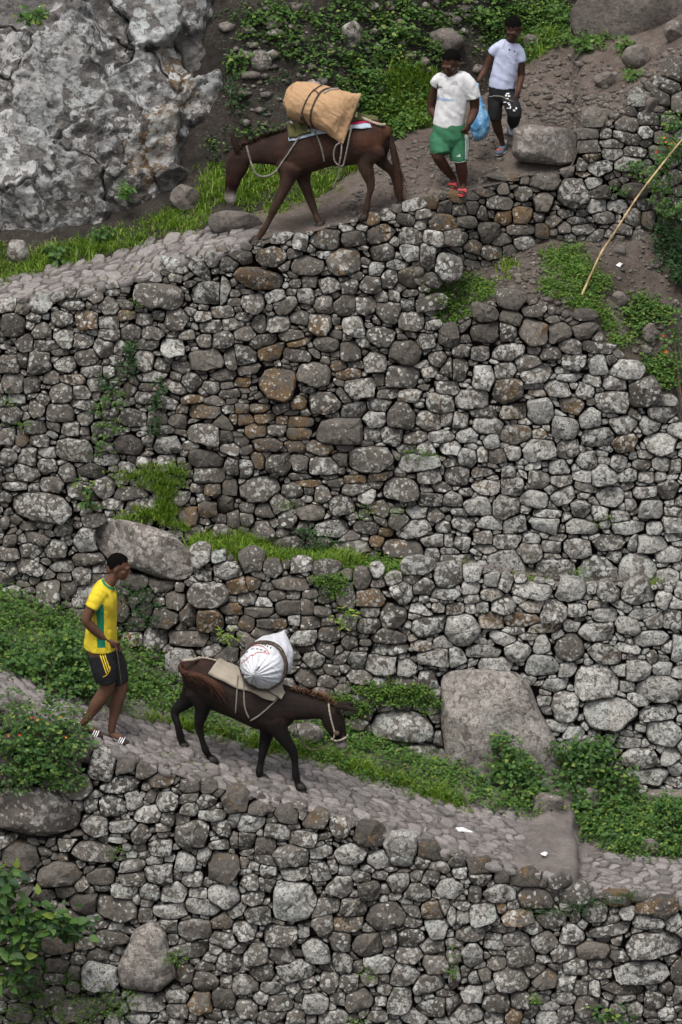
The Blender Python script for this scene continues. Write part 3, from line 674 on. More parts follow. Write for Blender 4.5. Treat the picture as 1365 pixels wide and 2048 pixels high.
# wall tier under the ledge
r = np.random.default_rng(12)
M_POLY = xr(LEDGE_F, 330, 1500, 40) + [(1500, 1720), (1250, 1640), (1100, 1610), (900, 1580), (740, 1500), (600, 1475), (400, 1440), (250, 1420), (100, 1370), (-150, 1300), (-150, 1190), (190, 1190)]
pk = Pack(r); blk = [POLY_B['ledge'], POLY_B['big'], POLY_B['right']]
pk.anchors(anch['M'], blk)
pk.fill(M_POLY, blk, SIZES, (2500, 4000, 12000, 12000))
root = thing('dry_stone_wall', 'lower tier of dry stone wall between the grassy ledge and the cobbled path', 'stone wall', S_mid(650, 1480))
root['kind'] = 'thing'
build_wall(root, pk, S_mid, WALL_N, 'stone', blk, r, 228, mid_cover, mat=M['stone'])
core(root, S_mid, np.linspace(-160, 1520, 120), lambda x: LEDGE_F(x) + 10, lambda x: L_EDGE(x) - 60)

# front wall below the cobbled path
r = np.random.default_rng(13)
L_POLY = xr(L_EDGE, -150, 1500, 50) + [(1500, 2130), (-150, 2130)]
pk = Pack(r); blk = [POLY_B['foot'], POLY_B['left']]
pk.anchors(anch['L'], blk, L_EDGE)
pk.fill(L_POLY, blk, SIZES, (2500, 5000, 12000, 12000), top=L_EDGE)
root = thing('dry_stone_wall', 'dry stone wall in the foreground holding up the cobbled path', 'stone wall', S_low(650, 2120))
root['kind'] = 'thing'
build_wall(root, pk, S_low, WALL_N, 'stone', blk, r, 232, low_cover, mat=M['stone'])
core(root, S_low, np.linspace(-160, 1520, 120), lambda x: L_EDGE(x) + 10, lambda x: np.full(np.shape(x), 2180.))

# short wall behind the terrace
r = np.random.default_rng(14)
R_POLY = xr(U_EDGE, 846, 1500, 40) + xr(R_BASE, 846, 1500, 30, True)
pk = Pack(r); blk = [POLY_B['edge']]
pk.anchors(anch['R'], blk)
pk.fill(R_POLY, blk, SIZES, (1500, 3000, 6000, 5000))
root = thing('dry_stone_wall', 'short dry stone wall behind the grassy terrace under the pale squared boulder', 'stone wall', S_back(1100, 470))
root['kind'] = 'thing'
build_wall(root, pk, S_back, WALL_N, 'stone', blk, r, 210, lambda x, y: .34 + .16 * (x > 1130), mat=M['stone'])
core(root, S_back, np.linspace(838, 1520, 90), lambda x: U_EDGE(x) + 10, lambda x: R_BASE(x) + 40)

# cobbles of the two paths, laid in path space (u = pixel column, v = 231 x metres behind the edge)
UPN = np.array([0.0, 0.0, 1.0])
def cob_tint(c, x, y, r): return (r.normal(.2, .08), .12 * r.random(), r.uniform(.2, .9), r.random())
def cobbles(nm, fn, poly, tries, seed, poly2=None):
    rr = np.random.default_rng(seed)
    p_ = Pack(rr)
    p_.fill(poly, [], (22, 34, 15, 22, 9, 15), tries, asp=(1.0, 2.0), rotv=.7)
    if poly2: p_.fill(poly2, [], (22, 34, 15, 22, 9, 15), [q // 3 for q in tries], asp=(1.0, 2.0), rotv=.7)
    build_wall(bpy.data.objects[nm], p_, lambda u, w: fn(u, w / 231.0), UPN, 'cobble', [], rr, 231, None, 5, (.5, 2.2), .30, .030, .04, M['cobble'], 300, .2, .5, 'small_cobbles', .05, cob_tint)
cobbles('lower_path', low_path, [(-140, 4), (1136, 4), (1136, 290), (-140, 290)], (2200, 6500, 7000), 21, [(1166, 4), (1480, 4), (1480, 230), (1166, 200)])
cobbles('upper_path', up_path, [(-140, 4), (470, 4), (520, 60), (430, 170), (-140, 172)], (1200, 3500, 3500), 22)
# ------------------------------------------------------------------ boulders and the rock outcrop
def rock_mesh(poly, Y, thick, seed, nth=72, nph=36, amp=.03, freq=3.0, nrm=(0, -.94, .34), facet=5, lumps=0., tint=(.5, .1, .5), backk=1.0):
    """closed rock whose outline, seen from the front, is the polygon poly; Y: depth of its rim"""
    rr = np.random.default_rng(seed)
    pl = np.array(poly, float)
    c = pl.mean(0)
    cx, cy = c
    th = np.linspace(0, 2 * np.pi, nth, endpoint=False)
    rad = np.zeros(nth)
    ts = np.linspace(0, 1.0, 160)
    rm = np.hypot(pl[:, 0] - cx, pl[:, 1] - cy).max() * 1.05
    for i, t in enumerate(th):
        ins = in_poly(cx + np.cos(t) * ts * rm, cy + np.sin(t) * ts * rm, poly)
        rad[i] = ts[np.nonzero(ins)[0].max()] * rm if ins.any() else rm * .2
    rad = .25 * np.roll(rad, 1) + .5 * rad + .25 * np.roll(rad, -1)
    ph = np.linspace(0.0, np.pi, nph)
    N = np.array(nrm) / np.linalg.norm(nrm)
    f = np.sin(ph) ** .55
    hh = np.cos(ph)
    hh = np.where(hh < 0, hh * backk, hh)
    PX = cx + np.cos(th)[None] * rad[None] * f[:, None]; PY = cy + np.sin(th)[None] * rad[None] * f[:, None]
    base = Y(PX, PY) if callable(Y) else P(PX, PY, Y)
    h = thick * np.sign(hh)[:, None] * (np.abs(hh)[:, None] ** .75) * np.ones((1, nth))
    xx = (PX - cx) / rad.mean(); yy = (PY - cy) / rad.mean()
    for k in range(facet):
        a0 = rr.uniform(0, 6.283); sl = rr.uniform(.3, 1.2)
        pr = xx * math.cos(a0) + yy * math.sin(a0)
        h = np.where(h > 0, np.minimum(h, thick * (1.15 - sl * (pr - rr.uniform(-.1, .6)))), h)
    V = base + N * h[..., None]
    V = V.reshape(-1, 3)
    off = Vector(rr.uniform(-50, 50, 3).tolist())
    for i in range(len(V)):
        p = Vector(V[i].tolist()) * freq + off
        d = mnoise.fractal(p, .85, 2.1, 6)
        if lumps: d += .5 * mnoise.ridged_multi_fractal(p * .8, .9, 2.2, 4, 1.0, 2.0) - .5
        if lumps:
            dd, _ = mnoise.voronoi(Vector((p.x * .55, p.y * .55, p.z * .55)))
            d += lumps * (min((dd[1] - dd[0]) * 2.2, .55) - .3)
            d += lumps * .55 * (min((mnoise.voronoi(p * 1.7)[0][1] - mnoise.voronoi(p * 1.7)[0][0]) * 2., .4) - .25)
        V[i] += N * (amp * d) + np.array([.35 * amp * mnoise.noise(p * 1.3 + Vector((7, 3, 1))), 0, .35 * amp * mnoise.noise(p * 1.3)])
    i = np.arange(nph - 1)[:, None] * nth; j = np.arange(nth)[None]
    F = np.stack([i + j, i + nth + j, i + nth + (j + 1) % nth, i + (j + 1) % nth], -1).reshape(-1, 4)
    me = mesh_np('rock', V, F, True, (*tint, rr.random()))
    return me, V

def rock(name, label, cat, poly, Y, thick, seed, mat='boulder', parent=None, **kw):
    me, V = rock_mesh(poly, Y, thick, seed, **kw)
    lo = V.mean(0).copy(); lo[2] = V[:, 2].min()
    o = obj(name, me, M[mat], parent, lo)
    if parent is None: tag(o, label, cat)
    return o

rock('boulder', 'long pale boulder overhanging at the left end of the grassy ledge, above the man', 'boulder', POLY_B['ledge'], lambda a, b: S_mid(a, b) + [0, .06, 0], .22, 1, tint=(.62, .08, .65), amp=.03, freq=3)
rock('boulder', 'biggest pinkish grey boulder at the foot of the wall, right of the dark donkey', 'boulder', POLY_B['big'], lambda a, b: S_mid(a, b) + [0, .05, 0], .30, 2, tint=(.72, .10, .65), amp=.03, freq=2.6, nth=96, nph=48)
rock('boulder', 'egg-shaped pale boulder built into the foreground wall at lower left', 'boulder', POLY_B['foot'], lambda a, b: S_low(a, b) + [0, .06, 0], .22, 3, tint=(.66, .08, .8), amp=.03)
rock('boulder', 'broad dark boulder with pale lichen under the orange-flowered shrub at left', 'boulder', POLY_B['left'], lambda a, b: S_low(a, b) + [0, .08, 0], .26, 4, tint=(.5, .2, .35), amp=.03)
rock('boulder', 'pale squared boulder on the path edge beside the second boy', 'boulder', POLY_B['edge'], lambda a, b: S_back(a, b) + [0, .10, 0], .20, 5, tint=(.58, .08, .85), amp=.02, facet=4)
rock('boulder', 'flat-topped pinkish boulder behind the weeds at the right edge', 'boulder', POLY_B['right'], lambda a, b: S_mid(a, b) + [0, .05, 0], .22, 6, tint=(.52, .15, .9), amp=.025)

# the outcrop at the upper left: several fractured masses of one rock
oc = thing('rock_outcrop', 'huge lichen-covered rock outcrop left of the brown donkey', 'rock outcrop', on_up([150], [500])[0])
def ocY(d): 
    def f(a, b):
        g = up_path(np.array([200.0]), np.array([up_w(200.) + .62]))[0]
        return hit(a, b, g[1] + d - .45 * g[2], .45)
    return f
OC_POLY = [(-140, -60), (436, -60), (430, 30), (416, 80), (452, 138), (470, 200), (450, 270), (414, 286), (412, 345), (388, 425), (330, 478), (240, 500), (150, 492), (80, 508), (40, 512), (-140, 515)]
OC_SITES = [  # px, py, forward (m), slope right, slope down, ochre, lichen, weight
    (120, 170, .56, -.10, .10, .04, .66, 62), (20, 330, .46, .18, .05, .04, .66, 40), (210, 110, .50, -.5, .0, .05, .58, 24), (30, 110, .30, .5, -.2, .05, .6, 26),
    (300, 30, .34, .05, -.3, .06, .62, 44), (385, 10, .24, -.5, -.1, .06, .56, 22), (240, 55, .16, .3, .2, .1, .4, 14), (300, 175, .36, -.1, .3, .3, .58, 26), (350, 150, .26, -.2, -.5, .45, .45, 22),
    (420, 190, .18, -.5, .2, .35, .56, 22), (215, 280, .48, -.1, .25, .2, .6, 40), (310, 300, .40, -.3, .3, .45, .52, 30), (150, 400, .42, .1, .3, .1, .58, 40), (270, 400, .30, -.1, .5, .4, .46, 30), (340, 390, .20, -.4, .6, .3, .3, 22),
    (380, 310, .10, -.4, .1, .25, .34, 16), (60, 430, .36, .2, .4, .05, .62, 30), (-80, 200, .3, .2, .2, .05, .5, 60), (-60, 430, .2, .2, .2, .05, .6, 50), (60, 10, .05, .2, -.2, .1, .3, 30), (400, 110, .06, -.2, .2, .1, .2, 16)]
def build_outcrop():
    gx = np.arange(-140, 486, 2.6); gy = np.arange(-60, 534, 2.6)
    X, Yp = np.meshgrid(gx, gy, indexing='ij')
    wx = X + 13 * wob(X / 30, Yp / 30, 1, 4, 1) + 5 * wob(X / 7, Yp / 7, 1, 2, 5); wy = Yp + 13 * wob(X / 30, Yp / 30, 1, 4, 2) + 5 * wob(X / 7, Yp / 7, 1, 2, 6)
    S = np.array(OC_SITES)
    D = np.hypot(wx[..., None] - S[:, 0], wy[..., None] - S[:, 1]) - S[:, 7]
    o = np.argsort(D, -1); lab = o[..., 0]
    d1 = np.take_along_axis(D, o[..., :1], -1)[..., 0]; d2 = np.take_along_axis(D, o[..., 1:2], -1)[..., 0]
    S[:, 3:5] *= 1.6
    h = S[lab, 2] + (S[lab, 3] * (wx - S[lab, 0]) + -S[lab, 4] * (wy - S[lab, 1])) / 215.0
    # soften the step only a little, then open the joints
    h2 = S[o[..., 1], 2] + (S[o[..., 1], 3] * (wx - S[o[..., 1], 0]) - S[o[..., 1], 4] * (wy - S[o[..., 1], 1])) / 215.0
    k = .5 * np.exp(-(d2 - d1) / 7.0)
    h = h * (1 - k) + h2 * k
    crk = np.clip(.32 + 1.1 * wob(X / 40, Yp / 40, 1, 3, 3), 0, 1)
    h = h - .17 * crk * np.exp(-((d2 - d1) / 4.0) ** 2)
    ed = -d_poly(X, Yp, OC_POLY) + 7 * wob(X / 16, Yp / 16, 1, 3, 4)
    h = h - .34 * np.clip(1 - ed / 22.0, 0, 1.7) ** 2
    base = ocY(.25)(X, Yp)
    N = np.array([0, -.90, .42]); N = N / np.linalg.norm(N)
    V = base + N * h[..., None]
    fl = V.reshape(-1, 3)
    nz = np.empty(len(fl))
    for i in range(len(fl)):
        p = Vector(fl[i].tolist())
        vd = mnoise.voronoi(p * 5.5)[0]
        nz[i] = .035 * mnoise.fractal(p * 3.0, .8, 2.1, 5) + .030 * (min((vd[1] - vd[0]) * 1.8, .5) - .25) + .045 * abs(mnoise.noise(p * 2.2 + Vector((9, 2, 4)))) - .02
    V = (fl + N * nz[:, None]).reshape(V.shape)
    ny = V.shape[1]
    idx = np.arange(V.shape[0] * ny).reshape(V.shape[0], ny)
    q = np.stack([idx[:-1, :-1], idx[:-1, 1:], idx[1:, 1:], idx[1:, :-1]], -1)
    inside = (ed[:-1, :-1] > -22)
    fl = V.reshape(-1, 3)
    for kk in range(len(S)):
        m = inside & (lab[:-1, :-1] == kk)
        if m.sum() < 12: continue
        f = q[m]
        used, inv = np.unique(f, return_inverse=True)
        nm = 'rock_slab' if S[kk, 7] > 38 else 'rock_block'
        me = mesh_np(nm, fl[used], inv.reshape(f.shape), True, (S[kk, 6] + .04, S[kk, 5], rng.uniform(.45, .75), rng.random() * .3 + .3))
        obj(nm, me, M['rock'], oc, fl[used].mean(0))
build_outcrop()
rock('rock', 'small pale upright rock under the left end of the outcrop', 'rock', [(20, 478), (50, 480), (68, 525), (30, 532), (12, 510)], float(on_up([40], [528])[0][1] + .08), .10, 37, tint=(.6, .1, .6), amp=.015, nth=40, nph=22)

# loose rocks along the upper path and on the bank
def ground_rock(name, label, cx, cy, w, h, seed, Y=None, surf=on_up, tint=(.3, .1, .7), asp=None, mat='boulder'):
    rr = np.random.default_rng(seed)
    t = np.linspace(0, 6.283, 11)[:-1]
    k = rr.uniform(.82, 1.1, 10)
    poly = list(zip(cx + w / 2 * np.cos(t) * k, cy + h / 2 * np.sin(t) * k))
    g = surf([cx], [cy + h * .42])[0]
    s = ppm(g)
    return rock(name, label, 'rock', poly, float(g[1] + .25 * w / s), .42 * min(w, h * 1.4) / s, seed, mat, tint=tint, amp=.06 * w / s, freq=5 * 100 / max(w, 40), nth=40, nph=22, facet=5)
ground_rock('rock', 'low flat grey-brown rock half buried under the brown donkey muzzle', 468, 446, 118, 52, 51, tint=(.12, .15, .75))
ground_rock('rock', 'rounded tan-topped rock right of the path below the flat slab', 1273, 113, 58, 58, 52, tint=(.3, .2, .95))
ground_rock('rock', 'angular grey stone lying on the right side of the upper path', 1211, 160, 48, 34, 53, tint=(.22, .05, .8))
ground_rock('rock', 'tall white-blotched rock standing out of the bank above the sack', 702, 72, 46, 66, 54, tint=(.62, .05, .6))
ground_rock('rock', 'white-blotched rock low on the bank near the outcrop', 522, 122, 44, 52, 55, tint=(.6, .1, .6))
ground_rock('rock', 'dull grey boulder in the bank behind the first boy', 890, 84, 84, 62, 56, tint=(.22, .08, .6))
ground_rock('rock', 'grey rock in the grass left of the second boy', 1065, 84, 44, 34, 57, tint=(.3, .1, .6))
ground_rock('rock', 'brown boulder on the rubble right of the squared boulder', 1194, 242, 50, 40, 58, tint=(.25, .25, .8))
ground_rock('rock', 'big weathered boulder among weeds at the right edge of the upper path', 1290, 225, 100, 76, 59, tint=(.3, .2, .55))
ground_rock('rock', 'pale angular rock at the top right corner of the path', 1352, 62, 46, 44, 60, tint=(.35, .2, .9))
ground_rock('rock', 'grey rock between the outcrop and the brown donkey head', 372, 398, 60, 60, 61, tint=(.15, .1, .75))
for i, (x, y, w, h, tx) in enumerate([(1106, 210, 22, 14, 'small pale stone on the upper path right of the second boy'), (1145, 196, 28, 14, 'small tan stone on the upper path right of the second boy'), (1098, 194, 18, 14, 'small grey stone touching the pale stone on the upper path'),
                                      (1066, 253, 26, 10, 'flat pale chip on top of the squared boulder'), (1053, 145, 14, 12, 'small stone by the second boy shoulder'), (903, 345, 12, 10, 'dark pebble by the first boy red sandal')]):
    ground_rock('stone', tx, x, y, w, h, 70 + i, tint=(.2, .1, .95 if i != 5 else .1))
# flat slab at the top right
rock('rock_slab', 'broad flat-topped rock slab at the top right of the upper path', 'rock', [(1140, 8), (1180, 0), (1365, -30), (1480, -40), (1480, 60), (1400, 75), (1320, 70), (1285, 95), (1230, 90), (1165, 70), (1142, 40)], float(on_up([1230], [96])[0][1] + .25), .34, 81, 'boulder', tint=(.16, .12, .95), amp=.06, freq=2.5, nth=90, nph=44, nrm=(0, -.42, .91))
for i, (cx, cy, w, h, sf, tx, tn) in enumerate([
    (1240, 598, 36, 34, on_terr, 'mauve-grey rock on the grassy terrace slope', (.12, .05, .8)), (1241, 500, 26, 24, on_terr, 'pinkish angular stone on bare soil below the cane', (.12, .2, .95)),
    (1300, 668, 40, 50, on_terr, 'lichen-grey rock on the slope by the right-hand shrub', (.5, .05, .5)), (1290, 700, 28, 24, on_terr, 'small pale round stone at the bottom of the terrace slope', (.62, .05, .7)),
    (1095, 1610, 74, 50, on_low, 'round-backed rock in the weeds at the end of the path step', (.32, .2, .85)), (1300, 1695, 40, 36, on_low, 'small upright rock in the weeds at the lower right', (.3, .1, .7)),
    (1002, 1626, 18, 12, on_low, 'small stone on the cobbled path near the step', (.2, .2, .9)), (605, 1470, 90, 56, on_low, 'pale rock in the grass behind the dark donkey front legs', (.6, .05, .6)),
    (1180, 1600, 50, 60, on_low, 'rust-edged rock hidden behind the right-hand weeds', (.3, .4, .6))]):
    ground_rock('rock', tx, cx, cy, w, h, 90 + i, surf=sf, tint=tn)

# the step in the lower path
def slab_end():
    u = np.linspace(1020, 1152, 16)
    v = np.linspace(0.0, 1.25, 14)
    top = []
    for x in u:
        for k in v:
            p = low_path(np.array([min(x, 1130.)]), np.array([k]))[0]
            q = column(x + 5 * math.sin(k * 4) + 3 * math.sin(k * 11), p[1], p[2] + .075 * min((x - 1020) / 80, 1) - .006 + .012 * math.sin(k * 9 + x * .03) + .01 * math.sin(x * .11 + k * 5) - (.035 if x == u[-1] else 0))
            top.append(q)
    top = np.array(top); n = len(v)
    bot = top.copy(); bot[:, 2] -= .34
    V = np.vstack([top, bot]); m = len(top); F = []
    for a in range(len(u) - 1):
        for b in range(n - 1):
            i = a * n + b
            F.append((i, i + n, i + n + 1, i + 1))
    for b in range(n - 1):
        i = (len(u) - 1) * n + b
        F.append((i, i + m, i + m + 1, i + 1))
        i = b; F.append((i, i + 1, i + m + 1, i + m))
    for a in range(len(u) - 1):
        i = a * n; F.append((i, i + m, i + m + n, i + n))
        i = a * n + n - 1; F.append((i, i + n, i + m + n, i + m))
    return obj('step_slab', mesh_np('step_slab', V, F, True, (.12, .15, .9, .3)), M['path_bed'], bpy.data.objects['lower_path'])
slab_end()

# rubble: pebbles strewn on the paths and the terrace (uncountable)
def strewn(name, label, surf, poly, n, smin, smax, seed, tint=(.15, .12, .8), mat='boulder'):
    rr = np.random.default_rng(seed)
    pts = rand_in(poly, n, rr); g = surf(pts[:, 0], pts[:, 1])
    ico = bmesh.new(); bmesh.ops.create_icosphere(ico, subdivisions=1, radius=1)
    bv = np.array([v.co[:] for v in ico.verts]); bf = np.array([[v.index for v in f.verts] for f in ico.faces]); ico.free()
    Vs, Fs, Ts = [], [], []
    for i in range(n):
        s = smin * (smax / smin) ** (rr.random() ** 2.2)
        sc = np.array([rr.uniform(.8, 1.5), rr.uniform(.7, 1.2), rr.uniform(.4, .8)]) * s
        a = rr.uniform(0, 6.28); Rz = np.array([[math.cos(a), -math.sin(a), 0], [math.sin(a), math.cos(a), 0], [0, 0, 1]])
        v = (bv * rr.uniform(.75, 1.15, (len(bv), 1)) * sc) @ Rz.T + g[i] + [0, 0, s * .2]
        Fs.append(bf + len(bv) * i); Vs.append(v); Ts.append(np.tile([max(0, tint[0] + rr.normal(0, .1)), tint[1], rr.uniform(.2, 1.0), rr.random()], (len(bv), 1)))
    o = obj(name, mesh_np(name, np.vstack(Vs), np.vstack(Fs), False, np.vstack(Ts)), M[mat])
    return tag(o, label, None, None, 'stuff')
strewn('gravel', 'loose gravel strewn over the upper dirt path', on_up, [(640, 455), (760, 320), (860, 270), (960, 250), (1040, 160), (1100, 105), (1250, 130), (1200, 200), (1140, 245), (1020, 300), (1000, 360), (860, 392), (750, 425)], 1900, .005, .045, 101, (.2, .1, .95))
strewn('rubble', 'heap of pale rubble spilling over the path edge right of the squared boulder', on_up, [(1060, 235), (1150, 190), (1240, 180), (1330, 100), (1400, 80), (1400, 130), (1300, 200), (1200, 250), (1150, 262)], 700, .010, .05, 102, (.25, .1, .95))
strewn('rubble', 'grey rubble at the back of the terrace', on_terr, [(870, 560), (1000, 500), (1100, 485), (1180, 600), (1130, 620), (1060, 598), (1000, 592), (940, 628), (880, 640)], 700, .008, .05, 103, (.3, .1, .8))
strewn('gravel', 'small stones on the bare soil of the terrace slope', on_terr, [(1180, 480), (1300, 460), (1365, 480), (1400, 800), (1330, 780), (1260, 690), (1200, 640)], 450, .006, .04, 104, (.2, .12, .85))
strewn('gravel', 'grit and stone chips on the lower path', on_low, [(0, 1370), (250, 1470), (600, 1560), (900, 1680), (1140, 1735), (1400, 1790), (1400, 1720), (1150, 1690), (1100, 1660), (800, 1600), (400, 1480), (0, 1345)], 600, .004, .018, 105, (.2, .1, .9))
strewn('rubble', 'stones and clods sticking out of the dark bank', on_up, [(440, 60), (560, 0), (1130, 0), (1060, 120), (960, 200), (830, 220), (700, 260), (560, 260), (450, 240)], 330, .014, .09, 106, (.42, .1, .5))
strewn('rubble', 'pale chips lying on the narrow wall ledge', on_ledge, [(860, 1128), (1365, 1150), (1365, 1170), (860, 1148)], 420, .010, .05, 107, (.4, .1, .8))
# ------------------------------------------------------------------ vegetation
M['grass'] = mat_leaf('fresh_grass', (.065, .135, .012), (.220, .360, .034), (.32, .34, .09))
M['clover'] = mat_leaf('clover', (.045, .105, .016), (.125, .235, .035), (.2, .24, .05))
M['weed'] = mat_leaf('weed_leaf', (.028, .078, .014), (.105, .205, .036), (.19, .25, .05))
M['shrub'] = mat_leaf('shrub_leaf', (.022, .066, .015), (.085, .180, .036), (.19, .26, .05))
M['bigleaf'] = mat_leaf('broad_leaf', (.014, .045, .014), (.070, .150, .026), (.17, .24, .035))
M['dark_weed'] = mat_leaf('creeper_leaf', (.014, .042, .014), (.050, .110, .030))
M['stem'] = mat_plain('woody_stem', (.10, .075, .05), .9, .4, 40)
M['gstem'] = mat_plain('green_stem', (.09, .13, .04), .8, .3, 40)
M['dry'] = mat_plain('dry_twig', (.20, .16, .12), .9, .4, 40)
M['flower_o'] = mat_plain('orange_petal', (.62, .20, .02), .7, .3, 60)
M['flower_r'] = mat_plain('red_petal', (.65, .05, .02), .7, .3, 60)
M['moss'] = mat_plain('moss', (.055, .075, .012), .95, .5, 60, .6, .01)

def unit(v):
    return v / (np.linalg.norm(v, axis=-1, keepdims=True) + 1e-9)

def leaf_array(pos, axis, nrm, length, width, rr, fold=.25, bend=.25):
    """n leaves as 2x2 quads each: returns V, F, per-leaf index"""
    n = len(pos)
    side = unit(np.cross(axis, nrm)); nr = unit(np.cross(side, axis))
    L = length[:, None]; W = width[:, None]
    b = pos; m = pos + axis * L * .5 - nr * L * bend * .12; t = pos + axis * L * .97 - nr * L * bend * .5
    ml = pos + axis * L * .42 + side * W * .5 + nr * W * fold; mr = pos + axis * L * .42 - side * W * .5 + nr * W * fold
    V = np.stack([b, ml, m, mr, t], 1).reshape(-1, 3)
    o = (np.arange(n) * 5)[:, None]
    F = np.concatenate([o + [0, 1, 2], o + [0, 2, 3], o + [1, 4, 2], o + [2, 4, 3]])
    return V, F

def blades(pos, up, length, width, rr, lean=.5):
    n = len(pos)
    a = rr.uniform(0, 6.283, n); d = np.stack([np.cos(a), np.sin(a), 0 * a], -1)
    ln = rr.uniform(.15, 1.0, n)[:, None] * lean
    s = np.cross(d, [0, 0, 1.0]) ; s = unit(s)
    L = length[:, None]; W = width[:, None] / 2
    p1 = pos + up * L * .5 + d * L * ln * .25
    p2 = pos + up * L * (.85 - .3 * ln) + d * L * ln * .9
    V = np.stack([pos + s * W, pos - s * W, p1 + s * W * .9, p1 - s * W * .9, p2], 1).reshape(-1, 3)
    o = (np.arange(n) * 5)[:, None]
    F = np.concatenate([o + [0, 1, 3], o + [0, 3, 2], o + [2, 3, 4]])
    return V, F

def leaf_tint(n, rr, k, patch=None):
    t = rr.random(n) if patch is None else np.clip(patch + rr.normal(0, .16, n), 0, .999)
    c = np.stack([t, rr.random(n), rr.random(n), np.ones(n)], -1)
    return np.repeat(c, k, 0)

def stuff_mesh(name, label, V, F, mat, tint, parent=None):
    o = obj(name, mesh_np(name, V, F, False, tint), mat, parent)
    tag(o, label if parent is None else None, None, None, 'stuff')
    return o

def clumpy(poly, n, rr, scale=26., keep=.5, seed=1):
    out = np.zeros((0, 2))
    while len(out) < n:
        p = rand_in(poly, n, rr)
        w = wob(p[:, 0] / scale, p[:, 1] / scale * 2.2, 1.0, 3, seed)
        edge = -d_poly(p[:, 0], p[:, 1], poly)
        p = p[(w * .5 + .5 + rr.normal(0, .12, len(p)) + np.minimum(edge / 25, .5) - .2 > 1 - keep)]
        j = (rr.random(len(p)) < .35)[:, None]
        p = p + j * rr.normal(0, 1, p.shape) * [12, 6]
        out = np.vstack([out, p])
    return out[:n]

def grass(name, label, surf, poly, n, hmin, hmax, seed, mat='grass', keep=.7, lean=.9, wid=.009, scale=26.):
    rr = np.random.default_rng(seed)
    p = clumpy(poly, n, rr, scale, keep, seed)
    tuft = max(1, n // 7)
    g = surf(p[:tuft, 0], p[:tuft, 1])
    idx = rr.integers(0, tuft, n)
    pos = g[idx] + np.stack([rr.normal(0, .022, n), rr.normal(0, .022, n), np.full(n, -.012)], -1)
    patch = .5 + .35 * wob(pos[:, 0], pos[:, 1], 5, 2, seed)
    up = unit(np.stack([rr.normal(0, .22, n), rr.normal(-.10, .22, n), np.ones(n)], -1))
    V, F = blades(pos, up, rr.uniform(hmin, hmax, n) * (.35 + 1.0 * rr.random(tuft) ** 1.6)[idx] * (.8 + .45 * wob(pos[:, 0], pos[:, 1], 6, 2, seed + 3)), rr.uniform(.6, 1.3, n) * wid, rr, lean)
    return stuff_mesh(name, label, V, F, M[mat], leaf_tint(n, rr, 5, patch))

def cover(name, label, surf, poly, n, hmax, leaf, seed, mat='clover', keep=.6, scale=26., parent=None):
    """low leafy ground cover: sprigs of small leaves"""
    rr = np.random.default_rng(seed)
    sp = max(1, n // 9)
    p = clumpy(poly, sp, rr, scale, keep, seed)
    g = surf(p[:, 0], p[:, 1])
    idx = rr.integers(0, sp, n)
    hh = (hmax * (.25 + .75 * rr.random(sp)))[idx]
    t = rr.random(n)
    pos = g[idx] + np.stack([rr.normal(0, .03 + .25 * leaf, n), rr.normal(0, .03 + .25 * leaf, n), hh * (.2 + .8 * t)], -1)
    a = rr.uniform(0, 6.283, n)
    axis = unit(np.stack([np.cos(a), np.sin(a) - .15, rr.uniform(-.35, .5, n)], -1))
    nrm = unit(np.stack([rr.normal(0, .35, n), rr.normal(-.35, .35, n), np.ones(n)], -1))
    ln = leaf * rr.uniform(.6, 1.35, n)
    V, F = leaf_array(pos, axis, nrm, ln, ln * rr.uniform(.55, .8, n), rr)
    patch = .25 + .5 * t + .25 * wob(pos[:, 0], pos[:, 1], 4, 2, seed)
    return stuff_mesh(name, label, V, F, M[mat], leaf_tint(n, rr, 5, patch), parent)

def tube(pts, rad, nseg=6):
    pts = np.asarray(pts, float); k = len(pts)
    rad = np.broadcast_to(rad, (k,))
    T = np.gradient(pts, axis=0); T = unit(T)
    ref = np.array([.31, .85, .42])
    A = unit(np.cross(T, ref)); B = np.cross(T, A)
    th = np.linspace(0, 6.2832, nseg, endpoint=False)
    V = (pts[:, None] + rad[:, None, None] * (np.cos(th)[None, :, None] * A[:, None] + np.sin(th)[None, :, None] * B[:, None])).reshape(-1, 3)
    F = []
    for a in range(k - 1):
        for b in range(nseg):
            F.append((a * nseg + b, a * nseg + (b + 1) % nseg, (a + 1) * nseg + (b + 1) % nseg, (a + 1) * nseg + b))
    F.append(tuple(range(nseg))[::-1]); F.append(tuple((k - 1) * nseg + b for b in range(nseg)))
    return V, F

def merge(parts):
    Vs, Fs, n = [], [], 0
    for V, F in parts:
        Vs.append(np.asarray(V)); Fs += [tuple(int(q) + n for q in f) for f in F]; n += len(V)
    return np.vstack(Vs), Fs

LEAFM = {}
def leaf_shared(key, mat, wid, lobes=False):
    """a single curved leaf with a folded midrib, unit length along +X"""
    if key in LEAFM: return LEAFM[key]
    xs = [0, .14, .34, .58, .80, 1.0]; ws = [0.0, .36, .5, .42, .22, 0.0]
    V, F = [], []
    for i, (x, w) in enumerate(zip(xs, ws)):
        z = -.22 * x * x
        jag = 1.12 if (lobes and i in (2, 4)) else 1.0
        V += [(x - (.03 if jag > 1 else 0), w * wid * jag, z + .16 * w * wid), (x, 0, z - .03), (x - (.03 if jag > 1 else 0), -w * wid * jag, z + .16 * w * wid)]
    for i in range(len(xs) - 1):
        a = i * 3
        F += [(a, a + 1, a + 4, a + 3), (a + 1, a + 2, a + 5, a + 4)]
    me = mesh_np('leaf', np.array(V), F, True, (.3, .5, .5, 1))
    me.materials.append(M[mat]); LEAFM[key] = me
    return me

